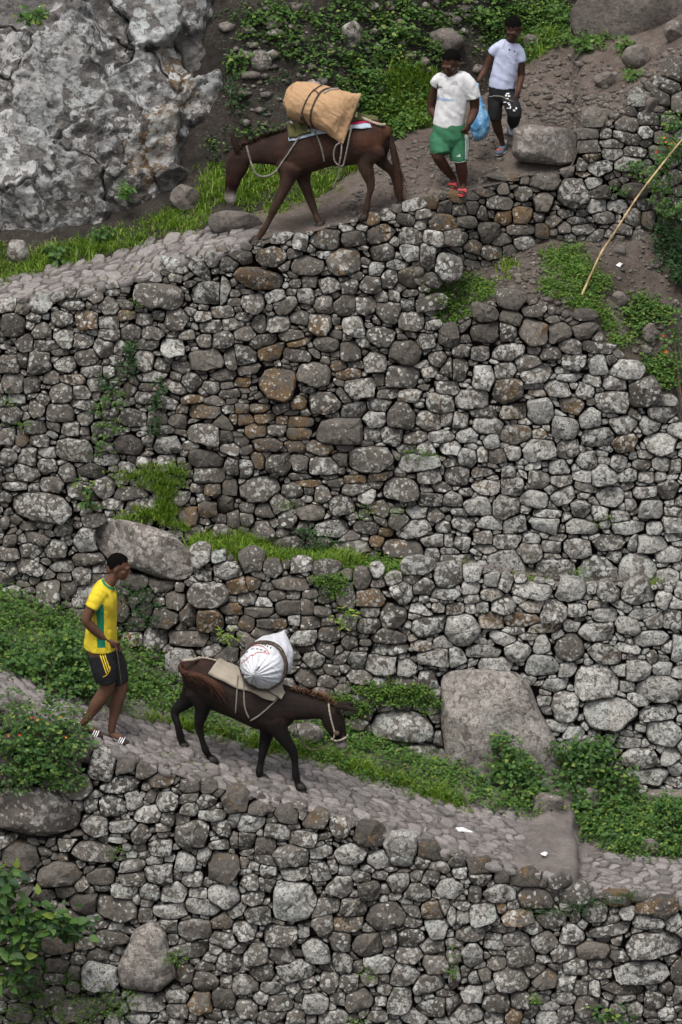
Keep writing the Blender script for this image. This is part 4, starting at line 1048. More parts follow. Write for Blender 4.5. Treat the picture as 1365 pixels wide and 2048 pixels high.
def shrub(name, label, cat, base, blobs, n, leaf, seed, mat='shrub', single=0, flowers=0, wid=.62, fcol=('flower_o', 'flower_r'), nst=7, stemr=.006, smat='stem', group=None, rel=False):
    """base (world); blobs: (px, py, Y, rx px, ry px, rdepth m) volumes of leaves in the photograph"""
    rr = np.random.default_rng(seed)
    base = np.asarray(base, float)
    t = thing(name, label, cat, base, group)
    if rel: blobs = [(b[0], b[1], base[1] + b[2], *b[3:]) for b in blobs]
    C = np.array([P(b[0], b[1], b[2]) for b in blobs]); S = np.array([[b[3] / ppm(c), b[5], b[4] / ppm(c)] for b, c in zip(blobs, C)])
    vol = (S[:, 0] * S[:, 2]); pr = vol / vol.sum()
    # stems: from the base towards points in each volume
    parts = []; tips = []
    for i in range(max(nst, len(blobs))):
        k = i % len(blobs)
        q = C[k] + rr.normal(0, .35, 3) * S[k]
        mid = base + (q - base) * .5 + np.array([rr.normal(0, .05), rr.normal(0, .04), .12 * np.linalg.norm(q - base)])
        ts = np.linspace(0, 1, 9)[:, None]
        pts = (1 - ts) ** 2 * base + 2 * ts * (1 - ts) * mid + ts ** 2 * q
        parts.append(tube(pts, np.linspace(stemr, stemr * .35, 9), 5)); tips.append(pts)
    V, F = merge(parts); obj('stem', mesh_np('stem', V, F), M[smat], t)
    sprig = max(8, n // 6)
    ks = rr.choice(len(blobs), sprig, p=pr)
    u = unit(rr.normal(0, 1, (sprig, 3))) * (rr.random(sprig)[:, None] ** .45)
    sp = C[ks] + u * S[ks] * np.array([1, 1, 1]) * (1 + .15 * wob(u[:, 0] * 3, u[:, 2] * 3, 2, 2, seed))[:, None]
    idx = rr.integers(0, sprig, n)
    a = rr.uniform(0, 6.283, n)
    out = unit(u[idx] * [1, .6, 1] + [0, -.45, .25])
    axis = unit(np.stack([np.cos(a), np.sin(a) * .7 - .25, rr.uniform(-.75, .35, n)], -1) + .5 * out)
    nrm = unit(out + np.stack([rr.normal(0, .4, n), rr.normal(-.3, .35, n), rr.uniform(.4, 1.2, n)], -1))
    pos = sp[idx] + axis * leaf * rr.uniform(.05, .8, n)[:, None] + rr.normal(0, leaf * .35, (n, 3))
    ln = leaf * rr.uniform(.55, 1.3, n)
    front = np.argsort(pos[:, 1] - .6 * pos[:, 2])            # nearest to the viewer and topmost first
    if single:
        me = leaf_shared(mat + str(wid), mat, wid)
        for i in front[:single]:
            o = bpy.data.objects.new('leaf', me); COL.objects.link(o); o.parent = t
            x = Vector(axis[i]); z = Vector(nrm[i]); y = z.cross(x).normalized(); z = x.cross(y).normalized()
            Mx = Matrix((x, y, z)).transposed().to_4x4() @ Matrix.Diagonal((ln[i], ln[i], ln[i], 1))
            Mx.translation = Vector(pos[i] - base); o.matrix_local = Mx
    rest = front[single:]
    if len(rest):
        V, F = leaf_array(pos[rest], axis[rest], nrm[rest], ln[rest], ln[rest] * wid * rr.uniform(.85, 1.15, len(rest)), rr)
        o = obj('foliage', mesh_np('foliage', V, F, False, leaf_tint(len(rest), rr, 5, .2 + .6 * rr.random(len(rest)))), M[mat], t); o['kind'] = 'stuff'
    if flowers:
        fr = front[: max(flowers * 12, 60)]
        for j in range(flowers):
            c = pos[fr[(j * 12 + 5) % len(fr)]] + np.array([rr.normal(0, .03), -.03, .03]) if not isinstance(flowers, list) else None
            flower(c, t, rr, fcol[int(rr.random() > .72)])
    return t

def flower(c, parent, rr, mat):
    parts = []
    for k in range(9):
        a = k * .698; el = .9 if k < 5 else 1.9
        d = np.array([math.cos(a) * (.8 if k < 5 else .35), -.55, math.sin(a) * (.8 if k < 5 else .35)])
        pos = np.array([c]); ax = unit(d)[None]; nr = np.array([[0., -1., .4]])
        V, F = leaf_array(pos, ax, nr, np.array([.015]), np.array([.011]), rr, .1, .3)
        parts.append((V, F))
    V, F = merge(parts)
    return obj('flower', mesh_np('flower', V, F, False), M[mat], parent)

# --- grass and ground cover (uncountable)
grass('grass', 'bright fresh grass along the foot of the rock outcrop', on_up, [(-60, 520), (0, 485), (70, 505), (200, 470), (320, 430), (385, 385), (420, 325), (480, 325), (500, 400), (430, 418), (420, 450), (330, 480), (200, 515), (60, 552), (-60, 580)], 11500, .05, .17, 201)
grass('grass', 'bright grass behind the legs of the brown donkey', on_up, [(490, 420), (480, 340), (560, 330), (700, 322), (740, 300), (760, 320), (700, 350), (650, 385), (600, 420), (530, 430)], 7000, .05, .15, 202)
grass('grass', 'tall yellow-green grass on the bank left of the first boy', on_up, [(770, 150), (800, 135), (870, 145), (872, 250), (800, 270), (740, 270), (730, 235), (770, 210)], 4500, .10, .26, 203)
grass('grass', 'yellow-green grass tuft behind the second boy', on_up, [(1040, 60), (1100, 55), (1112, 90), (1060, 125), (1045, 110)], 1500, .06, .18, 204)
grass('grass', 'lush bright grass filling the ledge between the wall tiers', on_ledge, [(372, 1062), (392, 1055), (450, 1072), (560, 1092), (650, 1104), (740, 1124), (742, 1152), (650, 1144), (560, 1132), (450, 1114), (392, 1100)], 16000, .06, .21, 205, keep=.85, scale=12)
cover('clover', 'clover spilling over the ledge at the middle of the wall', on_ledge, [(620, 1098), (745, 1112), (835, 1128), (835, 1158), (740, 1156), (620, 1146)], 5000, .10, .026, 206, keep=.85)
_wall_pt = lambda a, b: S_up(a, b) + WALL_N * .05
_mid_pt = lambda a, b: S_mid(a, b) + WALL_N * .06
_low_pt = lambda a, b: S_low(a, b) + WALL_N * .06
_back_pt = lambda a, b: S_back(a, b) + WALL_N * .05
grass('grass', 'grass patch in the hollow of the wall above the long boulder', _wall_pt, [(215, 940), (300, 925), (375, 930), (372, 970), (352, 985), (360, 1040), (400, 1065), (370, 1070), (320, 1048), (235, 1040), (225, 1020), (310, 1010), (300, 975), (230, 965)], 4600, .03, .11, 207, keep=.36, scale=9)
cover('clover', 'small-leaved creeper hanging below the middle of the ledge', _mid_pt, [(620, 1150), (690, 1148), (690, 1180), (665, 1205), (640, 1190), (625, 1170)], 1100, .03, .022, 208, 'clover')
cover('clover', 'patches of clover on the terrace under the cane', on_terr, [(1085, 505), (1160, 490), (1190, 540), (1230, 570), (1200, 600), (1250, 680), (1255, 720), (1225, 700), (1200, 640), (1130, 612), (1080, 585), (1090, 550)], 8000, .06, .026, 209, keep=.48, scale=9)
cover('clover', 'green cover at the left end of the terrace', on_terr, [(845, 590), (880, 552), (930, 550), (990, 565), (985, 590), (940, 640), (900, 660), (870, 650)], 3800, .07, .026, 210, keep=.7)
grass('grass', 'small grass tuft on the terrace rubble', on_terr, [(1000, 520), (1040, 515), (1045, 555), (1005, 560)], 700, .04, .10, 211, keep=.9)
cover('weeds', 'dense low weeds at the foot of the wall behind the lower path', on_low, [(-60, 1330), (-60, 1215), (100, 1240), (200, 1320), (330, 1365), (450, 1430), (600, 1440), (700, 1470), (760, 1510), (880, 1560), (1000, 1590), (1100, 1600), (1140, 1640), (1050, 1650), (930, 1622), (800, 1584), (700, 1560), (600, 1522), (480, 1500), (400, 1472), (300, 1440), (240, 1428), (150, 1405), (50, 1370)], 11500, .18, .032, 212, 'weed', keep=.30, scale=11)
grass('grass', 'bright grass fringe along the inner side of the cobbled path', on_low, [(250, 1430), (400, 1470), (480, 1492), (600, 1520), (700, 1545), (800, 1580), (940, 1626), (940, 1610), (800, 1562), (700, 1520), (600, 1500), (450, 1465), (330, 1430)], 11000, .05, .22, 213, keep=.45, scale=13)
cover('clover', 'clover growing over the flat stone left of the big boulder', _mid_pt, [(660, 1395), (700, 1385), (740, 1362), (800, 1368), (870, 1378), (880, 1420), (850, 1425), (800, 1412), (740, 1408), (735, 1440), (690, 1450)], 3000, .06, .028, 214, 'clover')
cover('weeds', 'dark leafy weeds scattered over the upper bank', on_up, [(430, 60), (520, 0), (1140, -20), (1130, 60), (1060, 110), (1040, 60), (960, 60), (870, 150), (760, 200), (720, 250), (560, 250), (450, 250), (440, 320), (400, 330), (440, 250), (520, 330), (700, 300), (740, 230)], 5600, .15, .042, 215, 'weed', keep=.10, scale=15)
cover('weeds', 'sparse dark weeds and seedlings all over the shaded bank', on_up, [(420, 40), (520, -20), (1150, -20), (1120, 60), (1060, 120), (1000, 170), (880, 215), (800, 265), (700, 300), (560, 330), (430, 340), (400, 330), (450, 230)], 3000, .10, .032, 235, 'dark_weed', keep=1.2, scale=9)
cover('weeds', 'light green weeds at the foot of the bank behind the orange sack', on_up, [(700, 170), (760, 160), (860, 180), (870, 250), (790, 280), (730, 240)], 4000, .12, .038, 216, 'weed', keep=.8)
cover('weeds', 'weeds lining the back of the path behind the two boys', on_up, [(960, 20), (1130, 10), (1200, 60), (1240, 90), (1200, 100), (1130, 90), (1090, 110), (1060, 130), (960, 110)], 4200, .14, .040, 217, 'weed', keep=.6)
cover('weeds', 'dark creeping weeds in the shaded hollow under the long boulder', _mid_pt, [(215, 1160), (300, 1175), (330, 1200), (330, 1260), (300, 1275), (250, 1250), (225, 1215)], 700, .04, .026, 218, 'dark_weed')
cover('weeds', 'low weeds in the dark corner at the lower left', _low_pt, [(0, 1960), (90, 1930), (180, 1960), (280, 1980), (270, 2048), (0, 2048)], 1400, .05, .026, 219, 'weed', keep=.4)
for i, (poly, tx) in enumerate([([(1030, 1142), (1080, 1142), (1085, 1166), (1030, 1164)], 'grass tuft on the ledge right of centre'), ([(1148, 1130), (1175, 1130), (1175, 1160), (1148, 1160)], 'round grass tuft on the right part of the ledge'), ([(1270, 1155), (1335, 1160), (1335, 1176), (1270, 1172)], 'grass tuft at the right end of the ledge'), ([(905, 1125), (940, 1128), (940, 1146), (905, 1144)], 'faint grass on the ledge left of the pale stones')]):
    grass('grass_tuft', tx, on_ledge, poly, 420, .03, .09, 220 + i, keep=1.0)
grass('grass', 'sparse short grass on the outer edge of the upper path', on_up, [(0, 608), (200, 565), (420, 498), (560, 470), (560, 460), (420, 486), (200, 556), (0, 596)], 500, .02, .06, 230)
grass('grass', 'sparse grass on the outer edge of the lower path', on_low, [(210, 1490), (300, 1520), (480, 1575), (640, 1615), (700, 1620), (600, 1590), (450, 1540), (300, 1490)], 500, .02, .07, 231)
cover('moss', 'dark moss in the joints under the edge of the lower path', _low_pt, [(1040, 1818), (1120, 1808), (1280, 1778), (1290, 1790), (1140, 1826), (1060, 1832)], 1600, .01, .014, 232, 'dark_weed', keep=.9)
cover('weeds', 'low weeds on the bank behind the man and the dark donkey', on_low, [(120, 1330), (150, 1290), (240, 1330), (340, 1365), (420, 1400), (420, 1430), (330, 1405), (240, 1395), (180, 1390)], 3800, .12, .034, 236, 'weed', keep=1.1, scale=12)
cover('weeds', 'thin weeds below the flat stone left of the biggest boulder', on_low, [(640, 1450), (740, 1470), (880, 1520), (960, 1560), (960, 1590), (880, 1565), (760, 1515), (640, 1480)], 2600, .10, .032, 237, 'weed', keep=.9, scale=10)
cover('weeds', 'tangle of weeds at the foot of the wall left of the man', on_low, [(-60, 1170), (60, 1190), (180, 1235), (330, 1318), (340, 1352), (200, 1325), (60, 1260), (-60, 1250)], 4200, .22, .036, 238, 'weed', keep=1.2, scale=12)
cover('weeds', 'leafy weeds between the shrubs at the lower right', on_low, [(1150, 1640), (1240, 1600), (1420, 1600), (1420, 1728), (1300, 1722), (1230, 1712), (1160, 1690)], 6500, .16, .036, 234, 'weed', keep=.6, scale=14)
cover('weeds', 'leafy weeds trailing down the slope at the right edge', on_terr, [(1260, 590), (1320, 600), (1340, 650), (1290, 640), (1280, 720), (1340, 720), (1365, 760), (1330, 790), (1270, 720), (1250, 640)], 2600, .10, .034, 233, 'weed', keep=.6)

# --- shrubs and plants, one by one
g = S_low(60, 1500)
shrub('lantana_shrub', 'orange-flowered shrub overhanging the path edge below the man', 'shrub', S_low(70, 1560) + WALL_N * .02, [(40, 1470, -.05, 75, 60, .22), (100, 1432, .10, 60, 48, .20), (152, 1488, .0, 42, 36, .16), (30, 1540, -.12, 70, 50, .2), (120, 1556, -.10, 55, 36, .16), (95, 1500, -.08, 65, 55, .2), (20, 1410, .2, 40, 30, .15), (150, 1440, .1, 30, 20, .1)], 2700, .044, 301, 'shrub', 290, 7, nst=20)
shrub('leafy_shrub', 'dense broad-leaved shrub behind the man left of his legs', 'shrub', on_low([90], [1385])[0], [(60, 1335, .25, 75, 40, .22), (130, 1300, .35, 45, 50, .2), (165, 1350, .2, 48, 42, .2), (20, 1305, .4, 45, 32, .2), (110, 1368, .1, 80, 22, .16), (205, 1385, .1, 40, 24, .14), (-40, 1300, .4, 50, 40, .2)], 3600, .046, 302, 'shrub', 280, 0, wid=.78, nst=14, rel=True)
shrub('leafy_shrub', 'tall leafy shrub climbing in front of the biggest boulder', 'shrub', on_low([1040], [1600])[0], [(1010, 1520, .22, 34, 40, .16), (1040, 1550, .15, 50, 40, .2), (1000, 1480, .25, 12, 26, .06), (1060, 1585, .05, 55, 30, .2), (965, 1565, .1, 30, 22, .14)], 1900, .046, 303, 'shrub', 240, 0, wid=.75, nst=9, rel=True)
shrub('leafy_shrub', 'bushy shrub against the wall right of the biggest boulder', 'shrub', on_low([1160], [1630])[0], [(1170, 1520, .3, 55, 42, .2), (1205, 1500, .35, 34, 28, .14), (1150, 1570, .2, 60, 45, .22), (1190, 1615, .1, 62, 36, .22), (1140, 1632, .0, 36, 26, .16), (1120, 1500, .3, 25, 20, .1), (1225, 1570, .25, 48, 50, .2), (1250, 1640, .1, 60, 40, .22)], 4200, .046, 304, 'shrub', 280, 0, wid=.78, nst=12, rel=True)
shrub('leafy_shrub', 'low shrub at the right edge beside the lower end of the path', 'shrub', on_low([1330], [1700])[0], [(1290, 1660, .2, 60, 30, .2), (1345, 1640, .25, 40, 45, .2), (1350, 1695, .0, 40, 20, .14), (1240, 1672, .05, 50, 24, .18), (1330, 1610, .3, 26, 20, .1), (1400, 1670, .2, 50, 50, .2), (1310, 1690, .05, 60, 26, .18)], 3200, .042, 305, 'shrub', 220, 0, wid=.72, nst=9, rel=True)
shrub('broad_leaved_plant', 'large-leaved plant reaching in at the lower left corner', 'plant', S_low(-20, 1900) + WALL_N * .03, [(20, 1760, -.62, 30, 40, .10), (60, 1830, -.66, 55, 34, .14), (120, 1840, -.66, 36, 26, .10), (165, 1855, -.64, 14, 18, .05), (40, 1880, -.66, 60, 40, .14), (30, 1940, -.66, 40, 40, .12), (10, 1810, -.62, 30, 34, .1)], 420, .105, 306, 'bigleaf', 300, 0, wid=.62, nst=12, stemr=.007)
shrub('lantana_shrub', 'orange-flowered shrub leaning over the short wall at upper right', 'shrub', S_back(1350, 470), [(1335, 300, 3.75, 34, 26, .16), (1310, 350, 3.85, 40, 28, .16), (1340, 400, 3.75, 40, 36, .2), (1270, 335, 3.95, 24, 14, .1), (1240, 375, 3.95, 16, 16, .06), (1350, 250, 4.0, 26, 26, .14)], 1100, .040, 307, 'shrub', 120, 6, nst=10)
shrub('leafy_shrub', 'dark dense shrub at the right edge beyond the cane', 'shrub', S_back(1370, 560), [(1345, 470, 3.9, 40, 48, .22), (1365, 540, 3.8, 36, 40, .2), (1320, 450, 4.0, 20, 24, .12), (1330, 520, 3.85, 30, 30, .15)], 1500, .042, 308, 'dark_weed', 80, 0, nst=9)
shrub('lantana_shrub', 'straggly red-flowered shrub on the slope at the right edge', 'shrub', S_up(1370, 850), [(1330, 690, 3.2, 38, 50, .16), (1350, 750, 3.1, 34, 45, .16), (1310, 750, 3.15, 24, 26, .12), (1345, 640, 3.35, 30, 30, .14)], 900, .036, 309, 'weed', 90, 3, nst=9, fcol=('flower_r', 'flower_o'))
def wall_plant(label, base, blobs, n, leaf, seed, name='wall_plant', mat='dark_weed', wid=.7, single=0, off=.10, surf=S_up):
    b = surf(*base) + WALL_N * .03
    bl = []
    for (px, py, rx, ry) in blobs:
        q = surf(px, py) + WALL_N * off
        bl.append((px, py, float(q[1]), rx, ry, .07))
    return shrub(name, label, 'plant', b, bl, n, leaf, seed, mat, single, 0, wid, nst=4, stemr=.004)
wall_plant('upright leafy plant rooted in the tall wall left of centre', (258, 800), [(260, 705, 16, 26), (250, 735, 20, 18), (222, 765, 24, 14)], 260, .036, 321, single=60)
wall_plant('climbing plant hanging beside the hole in the tall wall', (318, 860), [(318, 775, 14, 18), (310, 800, 12, 20), (312, 850, 14, 22)], 200, .036, 322, single=40)
wall_plant('bushy creeper on the tall wall below the upright plant', (225, 880), [(225, 800, 26, 22), (195, 830, 16, 30), (205, 890, 18, 30), (232, 850, 20, 14)], 380, .030, 323, mat='weed', single=40)
wall_plant('small heart-leaved plant above the long boulder', (180, 1020), [(172, 970, 14, 14), (182, 1005, 18, 16)], 70, .045, 324, mat='shrub', single=50)
wall_plant('dark leafy tuft at the end of the grassy ledge', (640, 1110), [(640, 1085, 26, 20), (610, 1065, 16, 14)], 260, .030, 325, single=30)
wall_plant('green tuft sprouting from the foreground wall left', (355, 1960), [(352, 1915, 26, 14)], 240, .024, 326, mat='clover', wid=.4, surf=S_low)
wall_plant('leafy sprig at the bottom edge right of centre', (1215, 2040), [(1205, 2025, 22, 16), (1250, 2030, 26, 14)], 110, .045, 327, mat='shrub', surf=S_low, single=40)
wall_plant('pale weed growing down the foreground wall', (905, 1980), [(908, 1900, 12, 14), (905, 1940, 10, 20)], 120, .020, 328, mat='clover', surf=S_low)
wall_plant('small fern tuft in the foreground wall at right', (1075, 2005), [(1072, 1998, 12, 9)], 60, .026, 329, mat='clover', surf=S_low)
wall_plant('yellowish spiky plant on the lower wall tier right of the white sack', (690, 1255), [(690, 1235, 30, 12), (700, 1215, 14, 10)], 60, .060, 330, mat='grass', wid=.28, surf=S_mid, single=30)
wall_plant('yellowish spiky plant on the lower wall tier left of the white sack', (462, 1285), [(458, 1268, 24, 7)], 40, .055, 331, mat='grass', wid=.28, surf=S_mid, single=25)
wall_plant('weed on the stones right of the dark donkey rump', (345, 1390), [(345, 1350, 16, 14), (352, 1380, 14, 16)], 160, .026, 332, mat='clover', surf=S_mid)
for i, (x, y) in enumerate([(880, 600), (730, 1020), (820, 908), (580, 1010), (275, 605), (15, 803), (50, 850), (790, 1020), (1205, 1040), (1160, 1145), (735, 1950), (720, 2040), (240, 2010), (230, 1705), (855, 905)]):
    sf = S_up if y < 1130 else (S_mid if y < 1300 else S_low)
    cover('grass_sprig', 'tiny weed sprigs in the joints of the stone walls', lambda a, b, sf=sf: sf(a, b) + WALL_N * .07, [(x - 13, y - 9), (x + 13, y - 9), (x + 13, y + 9), (x - 13, y + 9)], 90, .02, .018, 340 + i, 'clover', keep=1.0)['group'] = 'weed sprigs in the wall joints'
for i, (x, y, rx, ry, lf, m_, tx) in enumerate([(480, 120, 26, 22, .045, 'weed', 'leafy plant between the outcrop and the white-blotched rock'), (560, 30, 40, 16, .045, 'weed', 'leafy plant at the top edge left of centre'), (765, 105, 30, 24, .045, 'weed', 'leafy plant on the bank right of the tall white-blotched rock'),
    (800, 60, 36, 30, .045, 'weed', 'leafy plant high on the bank right of centre'), (960, 40, 30, 24, .045, 'weed', 'leafy plant on the bank between the two boys'), (720, 140, 34, 18, .045, 'weed', 'leafy plant just above the orange sack'), (1110, 30, 40, 22, .045, 'weed', 'leafy plant on the bank right of the second boy head'),
    (470, 190, 18, 40, .035, 'dark_weed', 'dark creeper on the bank beside the outcrop'), (70, 28, 24, 12, .05, 'weed', 'sprig on top of the big rock at the upper left'), (118, 505, 30, 14, .045, 'shrub', 'dark leafy plant under the overhang of the outcrop'), (205, 472, 22, 14, .045, 'shrub', 'small leafy plant at the foot of the outcrop'), (250, 380, 12, 16, .035, 'weed', 'little plant growing from a crack in the outcrop'), (1170, 90, 26, 14, .045, 'weed', 'leafy plant under the lip of the flat slab'), (1250, 88, 16, 14, .04, 'weed', 'small plant in front of the flat slab'), (1265, 150, 20, 10, .035, 'weed', 'low plant under the tan-topped rock')]):
    q = on_up([x], [y + ry])[0]
    if i in (8, 11): q = ocY(-.30)(np.array([float(x)]), np.array([y + ry * 1.0]))[0]
    shrub('leafy_plant', tx, 'plant', q, [(x, y, float(q[1]) + .02, rx, ry, .10)], 150, lf, 360 + i, m_, 30, 0, .75, nst=4, stemr=.004)
# ------------------------------------------------------------------ people and animals
TMP = bpy.data.scenes.new('build')
def tmp_graph():
    with bpy.context.temp_override(scene=TMP, view_layer=TMP.view_layers[0]):
        dg = bpy.context.evaluated_depsgraph_get()
        dg.update()
    return dg

def fuse(prims, voxel, smooth=6, push=None):
    """union of overlapping closed shapes as one continuous surface; returns V, quads"""
    V, F = merge(prims)
    me = mesh_np('fuse', V, F)
    o = bpy.data.objects.new('fuse', me); TMP.collection.objects.link(o)
    m = o.modifiers.new('r', 'REMESH'); m.mode = 'VOXEL'; m.voxel_size = voxel
    if smooth:
        s = o.modifiers.new('s', 'SMOOTH'); s.factor = .5; s.iterations = smooth
    dg = tmp_graph()
    ev = o.evaluated_get(dg); out = ev.to_mesh()
    n = len(out.vertices); co = np.empty(n * 3, np.float32); out.vertices.foreach_get('co', co)
    faces = [tuple(p.vertices) for p in out.polygons]
    ev.to_mesh_clear()
    bpy.data.objects.remove(o); bpy.data.meshes.remove(me)
    return co.reshape(-1, 3).astype(float), faces

def catmull(A, k):
    A = np.asarray(A, float); n = len(A)
    out = []
    for i in range(n - 1):
        p0 = A[max(i - 1, 0)]; p1 = A[i]; p2 = A[i + 1]; p3 = A[min(i + 2, n - 1)]
        for t in np.linspace(0, 1, k, endpoint=False):
            out.append(.5 * ((2 * p1) + (-p0 + p2) * t + (2 * p0 - 5 * p1 + 4 * p2 - p3) * t ** 2 + (-p0 + 3 * p1 - 3 * p2 + p3) * t ** 3))
    out.append(A[-1])
    return np.array(out)

def nodes3(nodes, Y0=0.0):
    """(px, py, dY, r, depth r) with radii in photo pixels -> centres and metric radii"""
    out = []
    for nd in nodes:
        px, py, dy, r = nd[:4]; d = nd[4] if len(nd) > 4 else r
        p = P(px, py, Y0 + dy); s = ppm(p)
        out.append([*p, r / s, d / s])
    return np.array(out)

def loft(nodes, Y0=0.0, k=4, seg=14, cap=True, raw=None, ck=1.0):
    A = catmull(nodes3(nodes, Y0) if raw is None else raw, k)
    c = A[:, :3]; r1 = np.maximum(A[:, 3], .001); r2 = np.maximum(A[:, 4], .001)
    if cap:
        t0 = unit(c[0] - c[1]); t1 = unit(c[-1] - c[-2])
        m0, m1 = min(r1[0], r2[0]) * ck, min(r1[-1], r2[-1]) * ck
        c = np.vstack([c[0] + t0 * m0 * .9, c[0] + t0 * m0 * .6, c, c[-1] + t1 * m1 * .6, c[-1] + t1 * m1 * .9])
        r1 = np.concatenate([[r1[0] * .35, r1[0] * .78], r1, [r1[-1] * .78, r1[-1] * .35]]); r2 = np.concatenate([[r2[0] * .35, r2[0] * .78], r2, [r2[-1] * .78, r2[-1] * .35]])
    T = unit(np.gradient(c, axis=0))
    dep = np.array([0, CF[1], CF[2]])
    E2 = unit(dep - (T @ dep)[:, None] * T); E1 = np.cross(E2, T)
    th = np.linspace(0, 2 * np.pi, seg, endpoint=False)
    V = (c[:, None] + r1[:, None, None] * np.cos(th)[None, :, None] * E1[:, None] + r2[:, None, None] * np.sin(th)[None, :, None] * E2[:, None]).reshape(-1, 3)
    n = len(c); F = []
    for a in range(n - 1):
        for b in range(seg):
            F.append((a * seg + b, (a + 1) * seg + b, (a + 1) * seg + (b + 1) % seg, a * seg + (b + 1) % seg))
    F.append(tuple(range(seg))); F.append(tuple((n - 1) * seg + b for b in range(seg))[::-1])
    return V, F

_ico = bmesh.new(); bmesh.ops.create_icosphere(_ico, subdivisions=3, radius=1)
ICO_V = np.array([v.co[:] for v in _ico.verts]); ICO_F = [tuple(v.index for v in f.verts) for f in _ico.faces]; _ico.free()
def ell(c, rad, fr=np.eye(3)):
    return (ICO_V * np.asarray(rad)) @ np.asarray(fr) + np.asarray(c), ICO_F      # rows of fr: local axes

def frame(f, up=(0, 0, 1)):
    f = unit(np.asarray(f, float)); l = unit(np.cross(up, f)); u = np.cross(f, l)
    return np.array([f, l, u])

def bvh_of(V, F): return BVHTree.FromPolygons([tuple(v) for v in V], F)
def shoot(bvh, px, py, off=.003, default=None):
    r_ = ray(float(px), float(py))
    h, n, i, d = bvh.ray_cast(Vector(CPOS.tolist()), Vector(unit(r_).tolist()))
    if h is None:
        return default
    if n.dot(Vector(r_.tolist())) > 0: n = -n
    return np.array(h) + np.array(n) * off

def vattr(me, name, col):
    at = me.attributes.new(name, 'FLOAT_COLOR', 'POINT')
    at.data.foreach_set('color', np.asarray(np.concatenate([col, np.ones((len(col), 1))], 1), np.float32).ravel())

def decal_strip(pts, width, bvh, mat, parent, name='stripe', off=.003, n=24):
    """a flat band on cloth following a line of photo pixels"""
    A = catmull(np.array(pts, float), max(3, n // len(pts)))
    T = unit(np.gradient(A, axis=0)); Nn = np.stack([-T[:, 1], T[:, 0]], -1)
    w = np.broadcast_to(width, (len(A),)) if np.ndim(width) == 0 else np.interp(np.linspace(0, 1, len(A)), np.linspace(0, 1, len(width)), width)
    V, F = [], []
    last = None
    for i in range(len(A)):
        L = shoot(bvh, *(A[i] + Nn[i] * w[i] / 2), off); R_ = shoot(bvh, *(A[i] - Nn[i] * w[i] / 2), off)
        if L is None or R_ is None: last = None; continue
        V += [L, R_]
        if last is not None: F.append((last, last + 1, len(V) - 1, len(V) - 2))
        last = len(V) - 2
    if len(F) < 1: return None
    return obj(name, mesh_np(name, np.array(V), F), mat, parent)

def decal_poly(poly, bvh, mat, parent, name='print', off=.003):
    V = [shoot(bvh, x, y, off) for x, y in poly]
    if any(v is None for v in V): return None
    c = np.mean(V, 0); F = [(i, (i + 1) % len(V), len(V)) for i in range(len(V))]
    return obj(name, mesh_np(name, np.array(V + [c]), F, False), mat, parent)

def decal_text(txt, x, y, h, bvh, mat, parent, rot=0., shear=0., off=.003, name='lettering', sx=1.0):
    """lettering laid on cloth; (x, y) lower left in photo pixels, h letter height in pixels"""
    cu = bpy.data.curves.new('txt', 'FONT'); cu.body = txt; cu.size = 1.0; cu.shear = shear; cu.resolution_u = 2
    o = bpy.data.objects.new('txt', cu); TMP.collection.objects.link(o)
    dg = tmp_graph()
    me = o.evaluated_get(dg).to_mesh()
    V2 = np.array([v.co[:2] for v in me.vertices]); F = [tuple(p.vertices) for p in me.polygons]
    o.evaluated_get(dg).to_mesh_clear(); bpy.data.objects.remove(o); bpy.data.curves.remove(cu)
    if len(V2) == 0: return None
    V2 = V2 * [h * 1.4 * sx, h * 1.4]
    c, s = math.cos(rot), math.sin(rot)
    V, ok = [], True
    for a, b in V2:
        p = shoot(bvh, x + a * c + b * s, y + a * s - b * c, off)
        if p is None: p = V[-1] if V else None
        if p is None: return None
        V.append(p)
    return obj(name, mesh_np(name, np.array(V), F, False), mat, parent)

def rope(pts, rad, mat, parent, name='rope', bvh=None, off=.012, twist=True, k=6, Y=None):
    """pts: (px, py[, Y]); laid on the surface bvh where given"""
    A = catmull(np.array([[p[0], p[1], p[2] if len(p) > 2 else np.nan] for p in pts], float), k)
    Q = []
    for a in A:
        q = shoot(bvh, a[0], a[1], off) if bvh is not None and np.isnan(a[2]) else None
        if q is None:
            yy = a[2] if not np.isnan(a[2]) else (Y if Y is not None else (Q[-1][1] if Q else None))
            if yy is None: continue
            q = P(a[0], a[1], yy)
        Q.append(q)
    Q = np.array(Q)
    if len(Q) > 4:
        Q[1:-1] = .25 * Q[:-2] + .5 * Q[1:-1] + .25 * Q[2:]
    V, F = tube(Q, rad * (1 + (.18 * np.sin(np.arange(len(Q)) * 2.4) if twist else 0 * np.arange(len(Q)))), 7)
    return obj(name, mesh_np(name, V, F), mat, parent)

